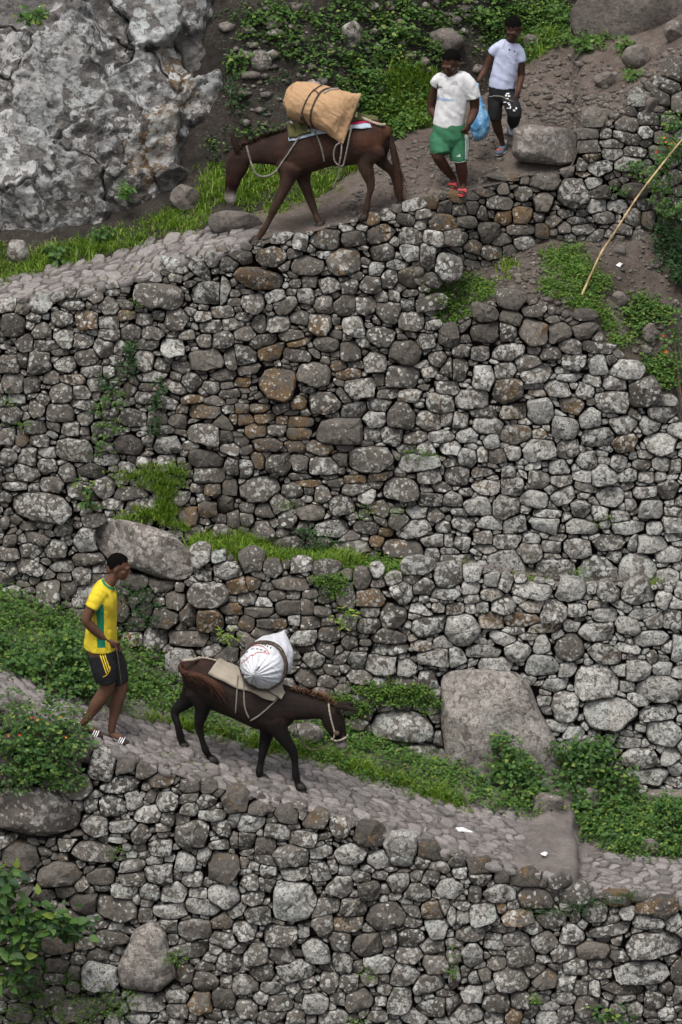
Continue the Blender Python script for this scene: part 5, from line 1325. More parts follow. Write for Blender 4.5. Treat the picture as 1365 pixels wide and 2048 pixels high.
# ---- materials
def mat_fur(name):
    g = NT(name)
    at = g.n('Attribute', attribute_name='fur')
    tc = g.n('TexCoord'); mp = g.n('Mapping'); g.put(mp.inputs[0], tc.outputs['Object']); mp.inputs['Scale'].default_value = (26, 30, 120)
    n1 = g.noise(mp.outputs[0], 2.0, 5, .65); n2 = g.noise(tc.outputs['Object'], 9, 4, .6)
    f = g.math('ADD', g.math('MULTIPLY', n1, .9), g.math('MULTIPLY', n2, .7))
    fac = g.step(f, .5, 1.1, .45, 1.9)
    col = g.mix(1.0, at.outputs['Color'], g.n('CombineColor', Red=fac, Green=fac, Blue=fac).outputs[0], 'MULTIPLY')
    g.bsdf.inputs['Specular IOR Level'].default_value = .18
    return g.done(col, g.bump(g.math('ADD', n1, n2), .5, .012), .7)
M['fur'] = mat_fur('donkey_coat')
def mat_skin(name, c):
    g = NT(name)
    v = g.n('TexCoord').outputs['Object']
    n = g.noise(v, 14, 4, .6)
    col = g.mix(g.step(n, .3, .7), tuple(x * .82 for x in c), tuple(x * 1.15 for x in c))
    g.bsdf.inputs['Specular IOR Level'].default_value = .22
    return g.done(col, g.bump(g.noise(v, 180, 3), .15, .001), .62)
M['skin_man'] = mat_skin('brown_skin', (.112, .055, .034))
M['skin_boy'] = mat_skin('dark_brown_skin', (.062, .029, .019))
M['hair'] = mat_plain('black_hair', (.0045, .004, .0035), 1.0, .4, 160, .9, .01); M['hair'].node_tree.nodes['Principled BSDF'].inputs['Specular IOR Level'].default_value = .05
def mat_cloth(name, c, wr=9., dirt=None, rough=.85):
    g = NT(name)
    v = g.n('TexCoord').outputs['Object']
    w = g.n('TexWave', wave_type='BANDS', bands_direction='DIAGONAL'); g.put(w.inputs['Vector'], v); w.inputs['Scale'].default_value = wr * .55; w.inputs['Distortion'].default_value = 7; w.inputs['Detail'].default_value = 2; w.inputs['Detail Scale'].default_value = 1.2
    n = g.noise(v, wr, 3, .5); fine = g.noise(v, 400, 2)
    col = g.mix(g.step(n, .3, .7), tuple(x * .88 for x in c), c)
    if dirt: col = g.mix(g.step(g.noise(v, 7, 5, .65), .52, .72, 0, .55), col, dirt)
    h = g.math('ADD', g.math('MULTIPLY', w.outputs[1], .5), g.math('ADD', n, g.math('MULTIPLY', fine, .05)))
    return g.done(col, g.bump(h, .5, .014), rough)
M['yellow'] = mat_cloth('yellow_jersey', (.66, .50, .030)); M['jersey_green'] = mat_cloth('green_jersey', (.015, .18, .095))
M['black_cloth'] = mat_cloth('black_cloth', (.014, .014, .016)); M['white_tee'] = mat_cloth('white_cotton', (.66, .655, .65), 9, (.40, .38, .36))
M['lilac_tee'] = mat_cloth('pale_lilac_cotton', (.46, .49, .64)); M['green_short'] = mat_cloth('green_shorts', (.04, .155, .08))
M['pr_black'] = mat_plain('dark_print', (.03, .035, .05), .8); M['pr_blue'] = mat_plain('blue_print', (.16, .33, .62), .8); M['pr_white'] = mat_plain('white_print', (.7, .7, .7), .8)
M['pr_grey'] = mat_plain('grey_print', (.38, .38, .40), .8); M['pr_yellow'] = mat_plain('yellow_print', (.72, .50, .03), .8); M['pr_red'] = mat_plain('red_print', (.42, .13, .10), .8)
M['slide'] = mat_plain('navy_rubber', (.018, .022, .032), .7); M['red_rubber'] = mat_plain('coral_rubber', (.50, .07, .075), .6)
M['shoe'] = mat_plain('grey_blue_canvas', (.11, .14, .18), .8); M['shoe_red'] = mat_plain('orange_red_trim', (.55, .10, .06), .8); M['sock'] = mat_plain('white_sock', (.6, .6, .62), .9)
M['eyewhite'] = mat_plain('eye', (.20, .17, .15), .4, .05); M['iris'] = mat_plain('dark_iris', (.012, .008, .006), .15, .1)
M['burlap_orange'] = mat_cloth('orange_sackcloth', (.44, .275, .15), 14, (.32, .195, .105)); M['sack_white'] = mat_cloth('white_woven_plastic', (.60, .61, .64), 16, None, .55)
M['rope_dark'] = mat_plain('dark_rope', (.075, .055, .042), .95, .5, 90, .8, .004); M['rope_pale'] = mat_plain('pale_rope', (.34, .29, .23), .95, .35, 90, .8, .004); M['strap'] = mat_plain('grey_webbing', (.17, .15, .13), .9, .3, 80, .6, .003)
M['pad_beige'] = mat_cloth('sacking_pad', (.30, .26, .205), 10, (.2, .17, .13)); M['pad_olive'] = mat_cloth('olive_blanket', (.085, .083, .030), 10); M['pad_blue'] = mat_cloth('pale_blue_cloth', (.40, .48, .56), 12); M['pad_red'] = mat_plain('red_check', (.45, .02, .08), .85)
M['hoof'] = mat_plain('hoof_horn', (.022, .018, .016), .6)

def frecolor(V, pts, cols):
    from mathutils.kdtree import KDTree
    kd = KDTree(len(pts))
    for i, p in enumerate(pts): kd.insert(p, i)
    kd.balance()
    out = np.zeros((len(V), 3))
    cols = np.array(cols)
    for i, v in enumerate(V):
        w, c = 0, 0
        for _, j, d in kd.find_n(v, 4):
            q = 1 / (d * d + 2e-4); w += q; c = c + q * cols[j]
        out[i] = c / w
    return out

def donkey(label, Yf, torso, neck, head, legs, ears, tail, mane, eye, cols, loc, seed):
    """every list holds (px, py, dY, r, depth r); Yf(px): depth of the animal's midline"""
    rr = np.random.default_rng(seed)
    t = thing('donkey', label, 'donkey', loc)
    def mid(ns): return [(n[0], n[1], Yf(n[0]) + n[2], n[3], n[4]) for n in ns]
    prims, cp, cc = [], [], []
    def add(ns, colz, seg=16):
        A = catmull(nodes3(ns), 5); prims.append(loft(ns, 0, 4, seg))
        C = catmull(np.array([c_ for c_ in colz], float), 5)
        for p, c_ in zip(A, C):                                    # colour samples on the skin rather than the axis
            for o_ in ((0, 0, 1), (0, 0, -1), (0, -1, 0), (1, 0, 0), (-1, 0, 0)):
                cp.append(p[:3] + np.array(o_) * p[3] * .9); cc.append(c_)
    add(mid(torso), [cols.get('rump', cols['body'])] * 3 + [cols['body']] * (len(torso) - 3), 20)
    add(mid(neck), [cols['neck']] * len(neck))
    add(mid(head), [cols['head']] * (len(head) - (2 if len(head) > 5 else 1)) + [cols['muzzle']] * (2 if len(head) > 5 else 1))
    for lg in legs:
        n = len(lg)
        add([(a, b, c, d, e) for a, b, c, d, e in lg], [cols['body']] + [cols['leg']] * (n - 2) + [cols['hoof']])
    for e in ears: add(mid(e), [cols['neck']] * len(e), 10)
    V, F = fuse(prims, .0115, 5)
    me = mesh_np('body', V, F); vattr(me, 'fur', np.clip(frecolor(V, cp, cc), 0, 1))
    obj('body', me, M['fur'], t)
    bv = bvh_of(V, F)
    for lg in legs:
        a = nodes3([lg[-2], lg[-1]]); d = unit(a[1, :3] - a[0, :3])
        r_ = a[1, 3]; toe = np.array([d[0] * .4, d[1], 0])
        c = a[1, :3]
        Vh = []
        for z, s_, sh in ((.030, .86, 0), (.0, 1.12, .012), (-.030, 1.28, .02)):
            for q in np.linspace(0, 6.283, 12, endpoint=False):
                Vh.append(c + [math.cos(q) * r_ * s_ + sh * (1 if Yf(9e9) > 0 else -1), math.sin(q) * r_ * s_, z])
        Fh = [(i * 12 + j, i * 12 + (j + 1) % 12, (i + 1) * 12 + (j + 1) % 12, (i + 1) * 12 + j) for i in range(2) for j in range(12)] + [tuple(range(12))[::-1], tuple(range(24, 36))]
        obj('hoof', mesh_np('hoof', np.array(Vh), Fh), M['hoof'], t)
    # tail: a core and loose hair
    tl = nodes3([(a, b, Yf(a) + c, d, e) for a, b, c, d, e in tail])
    A = catmull(tl, 6)
    parts = [tube(A[:, :3], A[:, 3] * .55, 8)]
    n = len(A)
    for i in range(90):
        k0 = rr.integers(int(n * .25), n - 3); L = rr.integers(4, 9)
        j = np.minimum(np.arange(k0, k0 + L), n - 1)
        off = unit(rr.normal(0, 1, 3)) * A[k0, 3] * rr.uniform(.3, 1.0)
        sp = np.linspace(.4, 1.7, L)[:, None]
        pts = A[j, :3] + off * sp + np.cumsum(np.tile([rr.normal(0, .002), 0, -.0035], (L, 1)), 0)
        parts.append(tube(pts, np.linspace(.0042, .0012, L), 4))
    Vt, Ft = merge(parts); me = mesh_np('tail', Vt, Ft)
    w = np.clip((Vt - A[0, :3]) @ unit(A[-1, :3] - A[0, :3]) / np.linalg.norm(A[-1, :3] - A[0, :3]), 0, 1)[:, None]
    vattr(me, 'fur', np.array(cols['tail'][0]) * (1 - w) + np.array(cols['tail'][1]) * w); obj('tail', me, M['fur'], t)
    # mane: short upright hair
    Mn = catmull(nodes3([(a, b, Yf(a), 1, 1) for a, b, _ in mane]), 8); hl = np.interp(np.linspace(0, 1, len(Mn)), np.linspace(0, 1, len(mane)), [m_[2] for m_ in mane])
    n = 520; j = rr.integers(0, len(Mn), n)
    pos = Mn[j, :3] + np.stack([rr.normal(0, .012, n), rr.normal(0, .014, n), np.full(n, -.012)], -1)
    Vm, Fm = blades(pos, unit(np.stack([rr.normal(0, .35, n), rr.normal(-.15, .5, n), np.ones(n)], -1)), hl[j] * rr.uniform(.7, 1.3, n) / 225, np.full(n, .010), rr, .5)
    me = mesh_np('mane', Vm, Fm, False)
    fk = np.tile(np.array([0, 0, .6, .6, 1.0]), n)[:, None]
    vattr(me, 'fur', np.array(cols['mane'][0]) * (1 - fk) + np.array(cols['mane'][1]) * fk); obj('mane', me, M['fur'], t)
    e = shoot(bv, eye[0], eye[1], -.004)
    if e is not None: obj('eye', mesh_np('eye', *ell(e, (.014, .011, .012))), M['iris'], t)
    return t, bv, catmull(nodes3(mid(torso)), 5)

def saddle(A, u0, u1, ph0, ph1, off, mat, name, parent, thick=.018, wav=.012, seed=0, nu=22, nv=26):
    """cloth laid over the back: A are torso rings, ph measured from the spine, positive towards the viewer (degrees)"""
    n = len(A); us = np.linspace(u0, u1, nu) * (n - 1); ph = np.radians(np.linspace(ph0, ph1, nv))
    I = np.array([[np.interp(u, np.arange(n), A[:, k]) for k in range(5)] for u in us])
    T = unit(np.gradient(I[:, :3], axis=0)); dep = np.array([0, CF[1], CF[2]])
    E2 = unit(dep - (T @ dep)[:, None] * T); E1 = np.cross(E2, T); E1 *= np.sign(E1[:, 2])[:, None]
    def layer(o):
        w = wav * wob(np.arange(nu)[:, None] * .45, np.arange(nv)[None] * .4, 1, 3, seed)
        r1 = (I[:, 3] + o)[:, None] + w; r2 = (I[:, 4] + o)[:, None] + w
        ed = (1 + .05 * wob(np.arange(nu) * .7, 0 * np.arange(nu), 1, 2, seed + 2))[:, None]
        return I[:, None, :3] + (r1 * np.cos(ph * ed))[..., None] * E1[:, None] - (r2 * np.sin(ph * ed))[..., None] * E2[:, None]
    a, b = layer(off + thick).reshape(-1, 3), layer(off).reshape(-1, 3)
    V = np.vstack([a, b]); m = nu * nv; F = []
    for i in range(nu - 1):
        for j in range(nv - 1):
            q = i * nv + j; F.append((q, q + nv, q + nv + 1, q + 1)); F.append((m + q, m + q + 1, m + q + nv + 1, m + q + nv))
    for i in range(nu - 1):
        for j in (0, nv - 1):
            q = i * nv + j; F.append((q, q + nv, m + q + nv, m + q))
    for j in range(nv - 1):
        for i in (0, nu - 1):
            q = i * nv + j; F.append((q, q + 1, m + q + 1, m + q))
    return obj(name, mesh_np(name, V, F), mat, parent), (V, F)

# ------------------------------------------------ dark donkey on the lower path
Yl = lambda x: 1.0 if x > 1e8 else .637 - (x - 395) * (.637 - .40) / 165.0
DT = [(374, 1338, 0, 18, 15), (384, 1344, 0, 32, 28), (402, 1354, 0, 43, 37), (436, 1374, 0, 47, 40), (485, 1394, 0, 48, 42), (530, 1412, 0, 50, 38), (560, 1424, 0, 42, 30), (574, 1430, 0, 26, 20)]
lowdon, lowbv, lowA = donkey('dark brown donkey walking right down the cobbled path under a white sack', Yl, DT,
    [(548, 1404, 0, 40, 24), (580, 1408, 0, 35, 19), (612, 1412, 0, 28, 16), (642, 1416, 0, 23, 14), (660, 1421, 0, 20, 13)],
    [(662, 1424, 0, 20, 15), (668, 1444, 0, 23, 15), (676, 1463, 0, 18, 12), (681, 1479, 0, 13.5, 10.5), (684, 1490, 0, 11.5, 10)],
    [[(398, 1382, Yl(398) - .10, 32, 16), (406, 1412, Yl(400) - .12, 18, 13), (398, 1452, Yl(400) - .12, 9.5, 8), (404, 1478, Yl(400) - .12, 6.3, 6), (411, 1500, Yl(400) - .12, 7.6, 7.2), (418, 1511, .54, 6.6, 6.5), (423, 1519, .54, 9, 9)],
     [(390, 1382, Yl(398) + .10, 28, 16), (372, 1404, Yl(380) + .10, 16, 12), (350, 1424, Yl(370) + .09, 10, 8), (356, 1450, .73, 7.2, 6.5), (361, 1472, .73, 8.3, 8), (364, 1483, .73, 7.3, 7), (367, 1491, .73, 9, 9)],
     [(550, 1440, Yl(550) - .09, 25, 15), (564, 1470, Yl(550) - .10, 16, 12), (586, 1503, Yl(550) - .09, 10, 9), (590, 1527, .33, 7, 6.5), (592, 1549, .33, 8.3, 8), (595, 1563, .33, 7.3, 7), (599, 1572, .33, 9, 9)],
     [(540, 1442, Yl(550) + .08, 23, 14), (534, 1468, Yl(540) + .08, 15, 12), (527, 1500, .46, 9.6, 9), (522, 1525, .46, 7, 6.5), (519, 1543, .45, 8.3, 8), (521, 1551, .45, 7.5, 7), (527, 1557, .45, 9, 9)]],
    [[(672, 1414, -.055, 5, 4), (686, 1414, -.06, 7, 3.5), (704, 1418, -.06, 6, 3), (719, 1423, -.06, 1.5, 1.5)], [(668, 1412, .055, 5, 4), (682, 1409, .06, 7, 3.5), (698, 1408, .06, 6, 3), (712, 1410, .06, 1.5, 1.5)]],
    [(366, 1326, 0, 8, 8), (360, 1336, -.10, 9, 8), (371, 1347, -.22, 11, 9), (395, 1352, -.27, 14, 10), (425, 1366, -.27, 13, 8), (447, 1386, -.26, 6, 4)],
    [(585, 1378, 8), (600, 1382, 14), (625, 1389, 18), (645, 1396, 18), (660, 1403, 14), (668, 1408, 8)], (689, 1444),
    dict(rump=(.021, .0098, .0062), body=(.0125, .0072, .0052), neck=(.011, .0064, .0047), head=(.0105, .0064, .005), muzzle=(.26, .235, .22), leg=(.0052, .0043, .004), hoof=(.012, .010, .009), tail=((.03, .013, .008), (.055, .023, .013)), mane=((.03, .015, .009), (.16, .085, .05))),
    on_low([480], [1540])[0], 5)

pad = thing('saddle_pad', 'folded beige sacking pad under the white sack on the dark donkey', 'saddle pad', lowA[20, :3])
_, (pv, pf) = saddle(lowA, .34, .80, -70, 74, .010, M['pad_beige'], 'pad', pad, .022, .012, 1)
saddle(lowA, .58, .86, -50, 58, .034, M['pad_beige'], 'top_fold', pad, .02, .015, 3)
padbv = bvh_of(*merge([(pv, pf)]))
both = bvh_of(*merge([(pv, pf)] + [(np.array([v.co[:] for v in lowdon.children[0].data.vertices]) + np.array(lowdon.location), [tuple(p.vertices) for p in lowdon.children[0].data.polygons])]))
rope([(476, 1352), (474, 1395), (472, 1425)], .007, M['strap'], pad, 'girth_strap', both, .008, False)
rope([(488, 1360), (490, 1412), (499, 1436)], .008, M['strap'], pad, 'girth_strap', both, .008, False)
rope([(566, 1385), (545, 1408), (520, 1430), (502, 1441)], .008, M['strap'], pad, 'girth_strap', both, .008, False)
rope([(364, 1322), (385, 1319), (410, 1318), (440, 1326), (474, 1342)], .008, M['rope_pale'], pad, 'crupper_rope', lowbv, .010, True, 6, .55)
rope([(366, 1321), (380, 1320), (402, 1318)], .014, M['rope_pale'], pad, 'crupper_wrap', lowbv, .010, True, 6, .55)

def sack_mesh(Ax, Bx, R, e_v, seed, tie=True, seg=88, rings=54):
    """stuffed sack lying along Ax-Bx, tied at Ax, sewn flat at Bx"""
    rr = np.random.default_rng(seed)
    ax = Bx - Ax; L = np.linalg.norm(ax); d = ax / L
    ev = unit(e_v - d * (e_v @ d)); eh = np.cross(d, ev)
    th = np.linspace(0, 2 * np.pi, seg, endpoint=False)
    V = []
    ph = rr.uniform(0, 6.28, 8)
    for s in np.concatenate([np.linspace(0, .22, 22), np.linspace(.235, 1, rings - 22)]):
        near = np.clip(s / .22, 0, 1)
        rn = math.sin(near * math.pi / 2) ** .75 * .97 + .03
        far = np.clip((s - .55) / .45, 0, 1)
        rv = R * rn * (1 - .22 * far ** 2); rh = R * rn * (1 - .97 * far ** 2.2)
        ple = (np.sin(th * 17 + ph[0] + 2 * np.sin(th * 3)) * .5 + np.sin(th * 29 + ph[1]) * .4) * .085 * (1 - near) ** .45 * near ** .3 * (1 if tie else 0)
        wr = .020 * np.sin(th * 3 + ph[2] + s * 9) + .014 * np.sin(th * 7 + ph[3] - s * 14) + .010 * np.sin(th * 11 + s * 23 + ph[4])
        rad = 1 + ple + wr
        ear = 1 + .18 * far ** 4 * np.abs(np.cos(th)) ** 8
        x = L * (.10 + .90 * s - .10 * (1 - near) ** 2) if tie else L * s
        V.append(Ax + d * x + (rv * np.cos(th) * rad * ear)[:, None] * ev + (rh * np.sin(th) * rad)[:, None] * eh + d * (.012 * np.sin(th * 17 + ph[0] + 1.2) * (1 - near) * R / .18)[:, None])
    V = np.array(V); n = len(V); V = V.reshape(-1, 3)
    F = [(a * seg + b, a * seg + (b + 1) % seg, (a + 1) * seg + (b + 1) % seg, (a + 1) * seg + b) for a in range(n - 1) for b in range(seg)]
    F += [tuple(range(seg))[::-1], tuple((n - 1) * seg + b for b in range(seg))]
    return V, F
wsA, wsB = P(509, 1350, .12), P(562, 1296, .82)
ws = thing('sack', 'stuffed white woven sack roped across the back of the dark donkey', 'sack', (wsA + wsB) / 2 - [0, 0, .19])
V, F = sack_mesh(wsA, wsB, .200, np.array([.25, 0, 1.0]), 3)
obj('sackcloth', mesh_np('sackcloth', V, F), M['sack_white'], ws); wsbv = bvh_of(V, F)
wz = lambda x, y: (460 + x / 9.75, 1255 + y / 9.75)
decal_strip([wz(175, 770), wz(300, 640), wz(370, 590), wz(400, 540), wz(460, 548), wz(520, 495), wz(640, 490), wz(770, 522)], 1.5, wsbv, M['pr_red'], ws, 'red_line', .004, 60)
decal_strip([wz(770, 522), wz(735, 460), wz(660, 390), wz(560, 355), wz(440, 365), wz(330, 420)], 1.4, wsbv, M['pr_red'], ws, 'red_line', .004, 50)
for (x, y, w, h, ro) in [(520, 318, 26, 18, 0), (580, 325, 24, 22, .1), (640, 340, 22, 24, .2), (690, 358, 20, 24, .3), (735, 378, 20, 26, .4), (795, 405, 22, 34, .5), (450, 425, 60, 16, -.1), (535, 425, 44, 18, .15), (610, 440, 34, 18, .25), (685, 468, 40, 18, .4), (340, 480, 50, 16, -.6), (250, 560, 30, 30, -.9)]:
    c, s = math.cos(ro), math.sin(ro)
    decal_poly([wz(x + (a * c - b * s), y + (a * s + b * c)) for a, b in ((-w / 2, -h / 2), (w / 2, -h / 2), (w / 2, h / 2), (-w / 2, h / 2))], wsbv, M['pr_black'], ws, 'black_print', .004)
def sack_ring(A_, B_, R, s, rad, mat, parent, e_v, tilt=0., k=64, name='rope', full=(0, 6.283)):
    ax = B_ - A_; d = unit(ax); ev = unit(e_v - d * (e_v @ d)); eh = np.cross(d, ev)
    th = np.linspace(full[0], full[1], k)
    Q = A_ + ax * s + np.cos(th)[:, None] * ev * (R + rad) + np.sin(th)[:, None] * eh * (R + rad) + d * (tilt * np.cos(th) + .008 * np.sin(th * 5))[:, None]
    V, F = tube(Q, rad * (1 + .2 * np.sin(np.arange(k) * 2.2)), 7)
    return obj(name, mesh_np(name, V, F), mat, parent)
for q, (s_, rd, tl) in enumerate([(.34, .011, .02), (.37, .009, -.01), (.31, .008, .05), (.40, .007, .03)]):
    sack_ring(wsA, wsB, .202, s_, rd, M['rope_dark'], ws, np.array([.25, 0, 1.0]), tl)
rope([(508, 1346), (514, 1340), (519, 1333)], .005, M['rope_dark'], ws, 'tie_string', wsbv, .004)

hl = thing('halter', 'rope halter on the head of the dark donkey', 'halter', P(675, 1470, Yl(675)))
rope([(657, 1402), (660, 1425), (665, 1447), (670, 1466), (668, 1477)], .008, M['rope_pale'], hl, 'cheek_rope', lowbv, .008, True, 7, Yl(665))
rope([(662, 1478), (674, 1481), (686, 1478), (697, 1470)], .009, M['rope_pale'], hl, 'noseband', lowbv, .008, True, 7, Yl(680) - .05)
obj('knot', mesh_np('knot', *ell(P(674, 1467, Yl(674) - .085), (.026, .022, .024))), M['rope_dark'], hl)
rope([(592, 1440, .25), (596, 1465, .25), (604, 1485, .25), (625, 1500, .25), (655, 1490, .22), (668, 1478, .18)], .005, M['rope_dark'], hl, 'lead_rope')

# ------------------------------------------------ brown donkey on the upper path
Yu = lambda x: -1.0 if x > 1e8 else 3.13
UT = [(771, 264, 0, 16, 14), (760, 267, 0, 30, 26), (740, 275, 0, 43, 35), (702, 284, 0, 46, 38), (655, 288, 0, 45, 37), (610, 299, 0, 48, 34), (582, 305, 0, 45, 29), (566, 309, 0, 28, 20)]
updon, upbv, upA = donkey('brown donkey with lowered head walking left on the upper path', Yu, UT,
    [(588, 291, 0, 42, 24), (552, 297, 0, 34, 18), (522, 300, 0, 28, 14), (499, 305, 0, 23, 12.5), (484, 310, 0, 20, 12)],
    [(479, 313, 0, 20, 14), (475, 331, 0, 23, 14), (467, 356, 0, 17, 11), (462, 380, 0, 12.5, 9.5), (461, 393, 0, 12.5, 10), (462, 400, 0, 10.5, 9)],
    [[(744, 296, 3.03, 32, 16), (731, 326, 3.03, 18, 12), (742, 368, 3.03, 9.5, 8), (738, 392, 3.03, 6, 5.8), (734, 414, 3.04, 7.4, 7), (732, 425, 3.04, 6.2, 6), (730, 434, 3.04, 8, 8)],
     [(754, 296, 3.23, 30, 16), (764, 322, 3.23, 13.5, 11), (783, 341, 3.22, 9, 7.5), (791, 365, 3.2, 6, 5.8), (796, 386, 3.19, 7.4, 7), (800, 397, 3.18, 6.2, 6), (805, 405, 3.18, 9, 9)],
     [(580, 335, 3.03, 28, 15), (573, 366, 3.03, 14, 11), (549, 417, 3.05, 9, 8), (537, 443, 3.06, 6, 5.8), (525, 464, 3.07, 7.4, 7), (519, 472, 3.07, 6.2, 6), (514, 478, 3.08, 9, 9)],
     [(604, 335, 3.23, 24, 14), (609, 364, 3.22, 13, 11), (625, 409, 3.2, 8.6, 8), (631, 427, 3.18, 6, 5.8), (636, 438, 3.16, 7.4, 7), (639, 444, 3.15, 6.2, 6), (643, 448, 3.15, 9, 9)]],
    [[(476, 304, -.05, 5, 4), (471, 290, -.06, 8.5, 4), (467, 276, -.06, 7, 3.4), (464, 262, -.06, 1.8, 1.6)], [(486, 300, .05, 5, 4), (486, 288, .06, 8, 4), (487, 277, .06, 6.5, 3.2), (489, 266, .06, 1.8, 1.6)]],
    [(766, 250, 0, 9, 9), (778, 268, 0, 11, 9), (787, 300, -.02, 13, 9), (794, 335, -.02, 15, 10), (800, 372, -.02, 13, 9), (804, 400, -.02, 5, 4)],
    [(586, 252, 6), (560, 262, 10), (530, 271, 12), (508, 281, 12), (490, 289, 10), (480, 294, 8)], (455, 343),
    dict(rump=(.048, .019, .010), body=(.028, .0125, .0078), neck=(.020, .0095, .0065), head=(.020, .0098, .0068), muzzle=(.24, .21, .19), leg=(.040, .023, .015), hoof=(.02, .016, .014), tail=((.018, .012, .010), (.05, .024, .014)), mane=((.012, .008, .006), (.03, .017, .011))),
    on_up([640], [452])[0], 6)
sp = thing('saddle_pad', 'olive and pale blue saddle blanket with red trim on the brown donkey', 'saddle blanket', upA[20, :3])
_, (bv1, bf1) = saddle(upA, .20, .84, -66, 66, .006, M['pad_blue'], 'lower_cloth', sp, .010, .014, 4)
saddle(upA, .09, .56, -50, 44, .020, M['pad_olive'], 'blanket', sp, .022, .014, 5)
saddle(upA, .64, .83, -60, 60, .020, M['pad_olive'], 'front_flap', sp, .022, .014, 6)
saddle(upA, .09, .46, 44, 50, .012, M['pad_red'], 'red_trim', sp, .012, .006, 7, 22, 5)
upboth = bvh_of(*merge([(bv1, bf1)] + [(np.array([v.co[:] for v in updon.children[0].data.vertices]) + np.array(updon.location), [tuple(p.vertices) for p in updon.children[0].data.polygons])]))
rope([(611, 258, 2.86), (590, 288), (570, 318), (556, 338), (540, 350, 3.0), (520, 352, 3.02), (508, 340), (500, 315), (494, 292)], .009, M['strap'], sp, 'neck_rope', upboth, .010, True, 6, 2.98)
rope([(630, 262), (640, 285), (646, 305), (649, 322)], .008, M['strap'], sp, 'girth_strap', upboth, .008, False)
rope([(712, 232, 2.95), (725, 238), (742, 246), (758, 251), (768, 252)], .014, M['rope_pale'], sp, 'crupper', upboth, .02, True, 6, 3.0)

os_ = thing('sack', 'bulging orange sack roped lengthwise on the brown donkey back', 'sack', P(645, 250, 3.1))
ON = [(576, 197, 3.10, 24, 24), (581, 198, 3.10, 32, 32), (594, 201, 3.09, 38, 38), (622, 206, 3.08, 41, 41), (648, 214, 3.05, 42, 42), (672, 224, 3.0, 45, 38), (688, 231, 2.97, 49, 27), (698, 235, 2.95, 52, 12), (704, 237, 2.94, 53, 4)]
V, F = loft(ON, 0, 6, 72, True, None, .25)
c0 = V.mean(0)
for i in range(len(V)):
    p = Vector(V[i].tolist())
    n_ = V[i] - c0; n_ = n_ / np.linalg.norm(n_)
    V[i] = V[i] + n_ * (.016 * mnoise.fractal(p * 7, .8, 2, 4) + .010 * abs(mnoise.noise(Vector((p.x * 22, p.y * 8, p.z * 9 + p.x * 6)))))
obj('sackcloth', mesh_np('sackcloth', V, F), M['burlap_orange'], os_); osbv = bvh_of(V, F)
rope([(644, 170), (634, 176), (622, 186), (610, 206), (604, 225), (602, 240)], .0065, M['rope_dark'], os_, 'rope', osbv, .005)
rope([(672, 176), (652, 178), (640, 186), (632, 200), (624, 218), (622, 240), (630, 262, 2.86)], .0085, M['rope_dark'], os_, 'rope', osbv, .007)
rope([(625, 180), (632, 182), (638, 188)], .0065, M['rope_dark'], os_, 'rope', osbv, .006)
rope([(676, 178), (660, 180), (648, 186)], .009, M['rope_pale'], os_, 'rope', osbv, .007)
rope([(604, 228), (612, 250), (618, 262, 2.86)], .012, M['rope_dark'], os_, 'rope', osbv, .008)
rope([(684, 284, 2.88), (673, 290, 2.86), (668, 305, 2.86), (670, 322, 2.86), (678, 330, 2.86), (686, 331, 2.86), (690, 318, 2.86), (694, 300, 2.86), (700, 270, 2.88), (704, 250, 2.90)], .008, M['strap'], os_, 'hanging_loop')
rope([(684, 286, 2.88), (683, 305, 2.85), (679, 328, 2.85)], .008, M['strap'], os_, 'hanging_loop')
rope([(680, 330, 2.86), (679, 345, 2.86), (672, 362, 2.86), (666, 376, 2.86)], .006, M['strap'], os_, 'rope_end')

# ------------------------------------------------ people
def head_prims(c, f, k=1.0, up=(0, 0, 1)):
    fr = frame(f, up)
    def at(a, b, u): return c + k * (fr[0] * a + fr[1] * b + fr[2] * u)
    E = lambda a, b, u, r: ell(at(a, b, u), np.array(r) * k, fr)
    pr = [E(-.012, 0, .030, (.096, .076, .090)), E(.028, 0, -.035, (.066, .060, .082)), E(.062, 0, -.088, (.026, .030, .024)), E(.022, 0, -.062, (.058, .052, .045)),
          E(.098, 0, -.014, (.020, .012, .028)), E(.106, 0, -.028, (.015, .018, .012)), E(.080, 0, .022, (.022, .052, .015)), E(.086, 0, -.058, (.016, .025, .009)), E(.084, 0, -.069, (.015, .022, .009)),
          E(.055, .040, -.022, (.03, .022, .024)), E(.055, -.040, -.022, (.03, .022, .024)), E(-.008, .077, -.008, (.020, .011, .031)), E(-.008, -.077, -.008, (.020, .011, .031)), E(-.06, 0, -.03, (.045, .052, .06))]
    return pr, fr, at

def hair_mesh(c, fr, k, seed):
    V = ICO_V * np.array([.104, .083, .098]) * k
    lo = ICO_V
    keep = (lo[:, 2] > -.05 + .62 * np.clip(lo[:, 0], 0, 1)) | ((lo[:, 0] < -.15) & (lo[:, 2] > -.52))
    V = V * (1 + .018 * np.random.default_rng(seed).normal(0, 1, (len(V), 1)))
    F = [f for f in ICO_F if all(keep[i] for i in f)]
    W = (V + np.array([-.013, 0, .032]) * k) @ fr + c
    return W, F

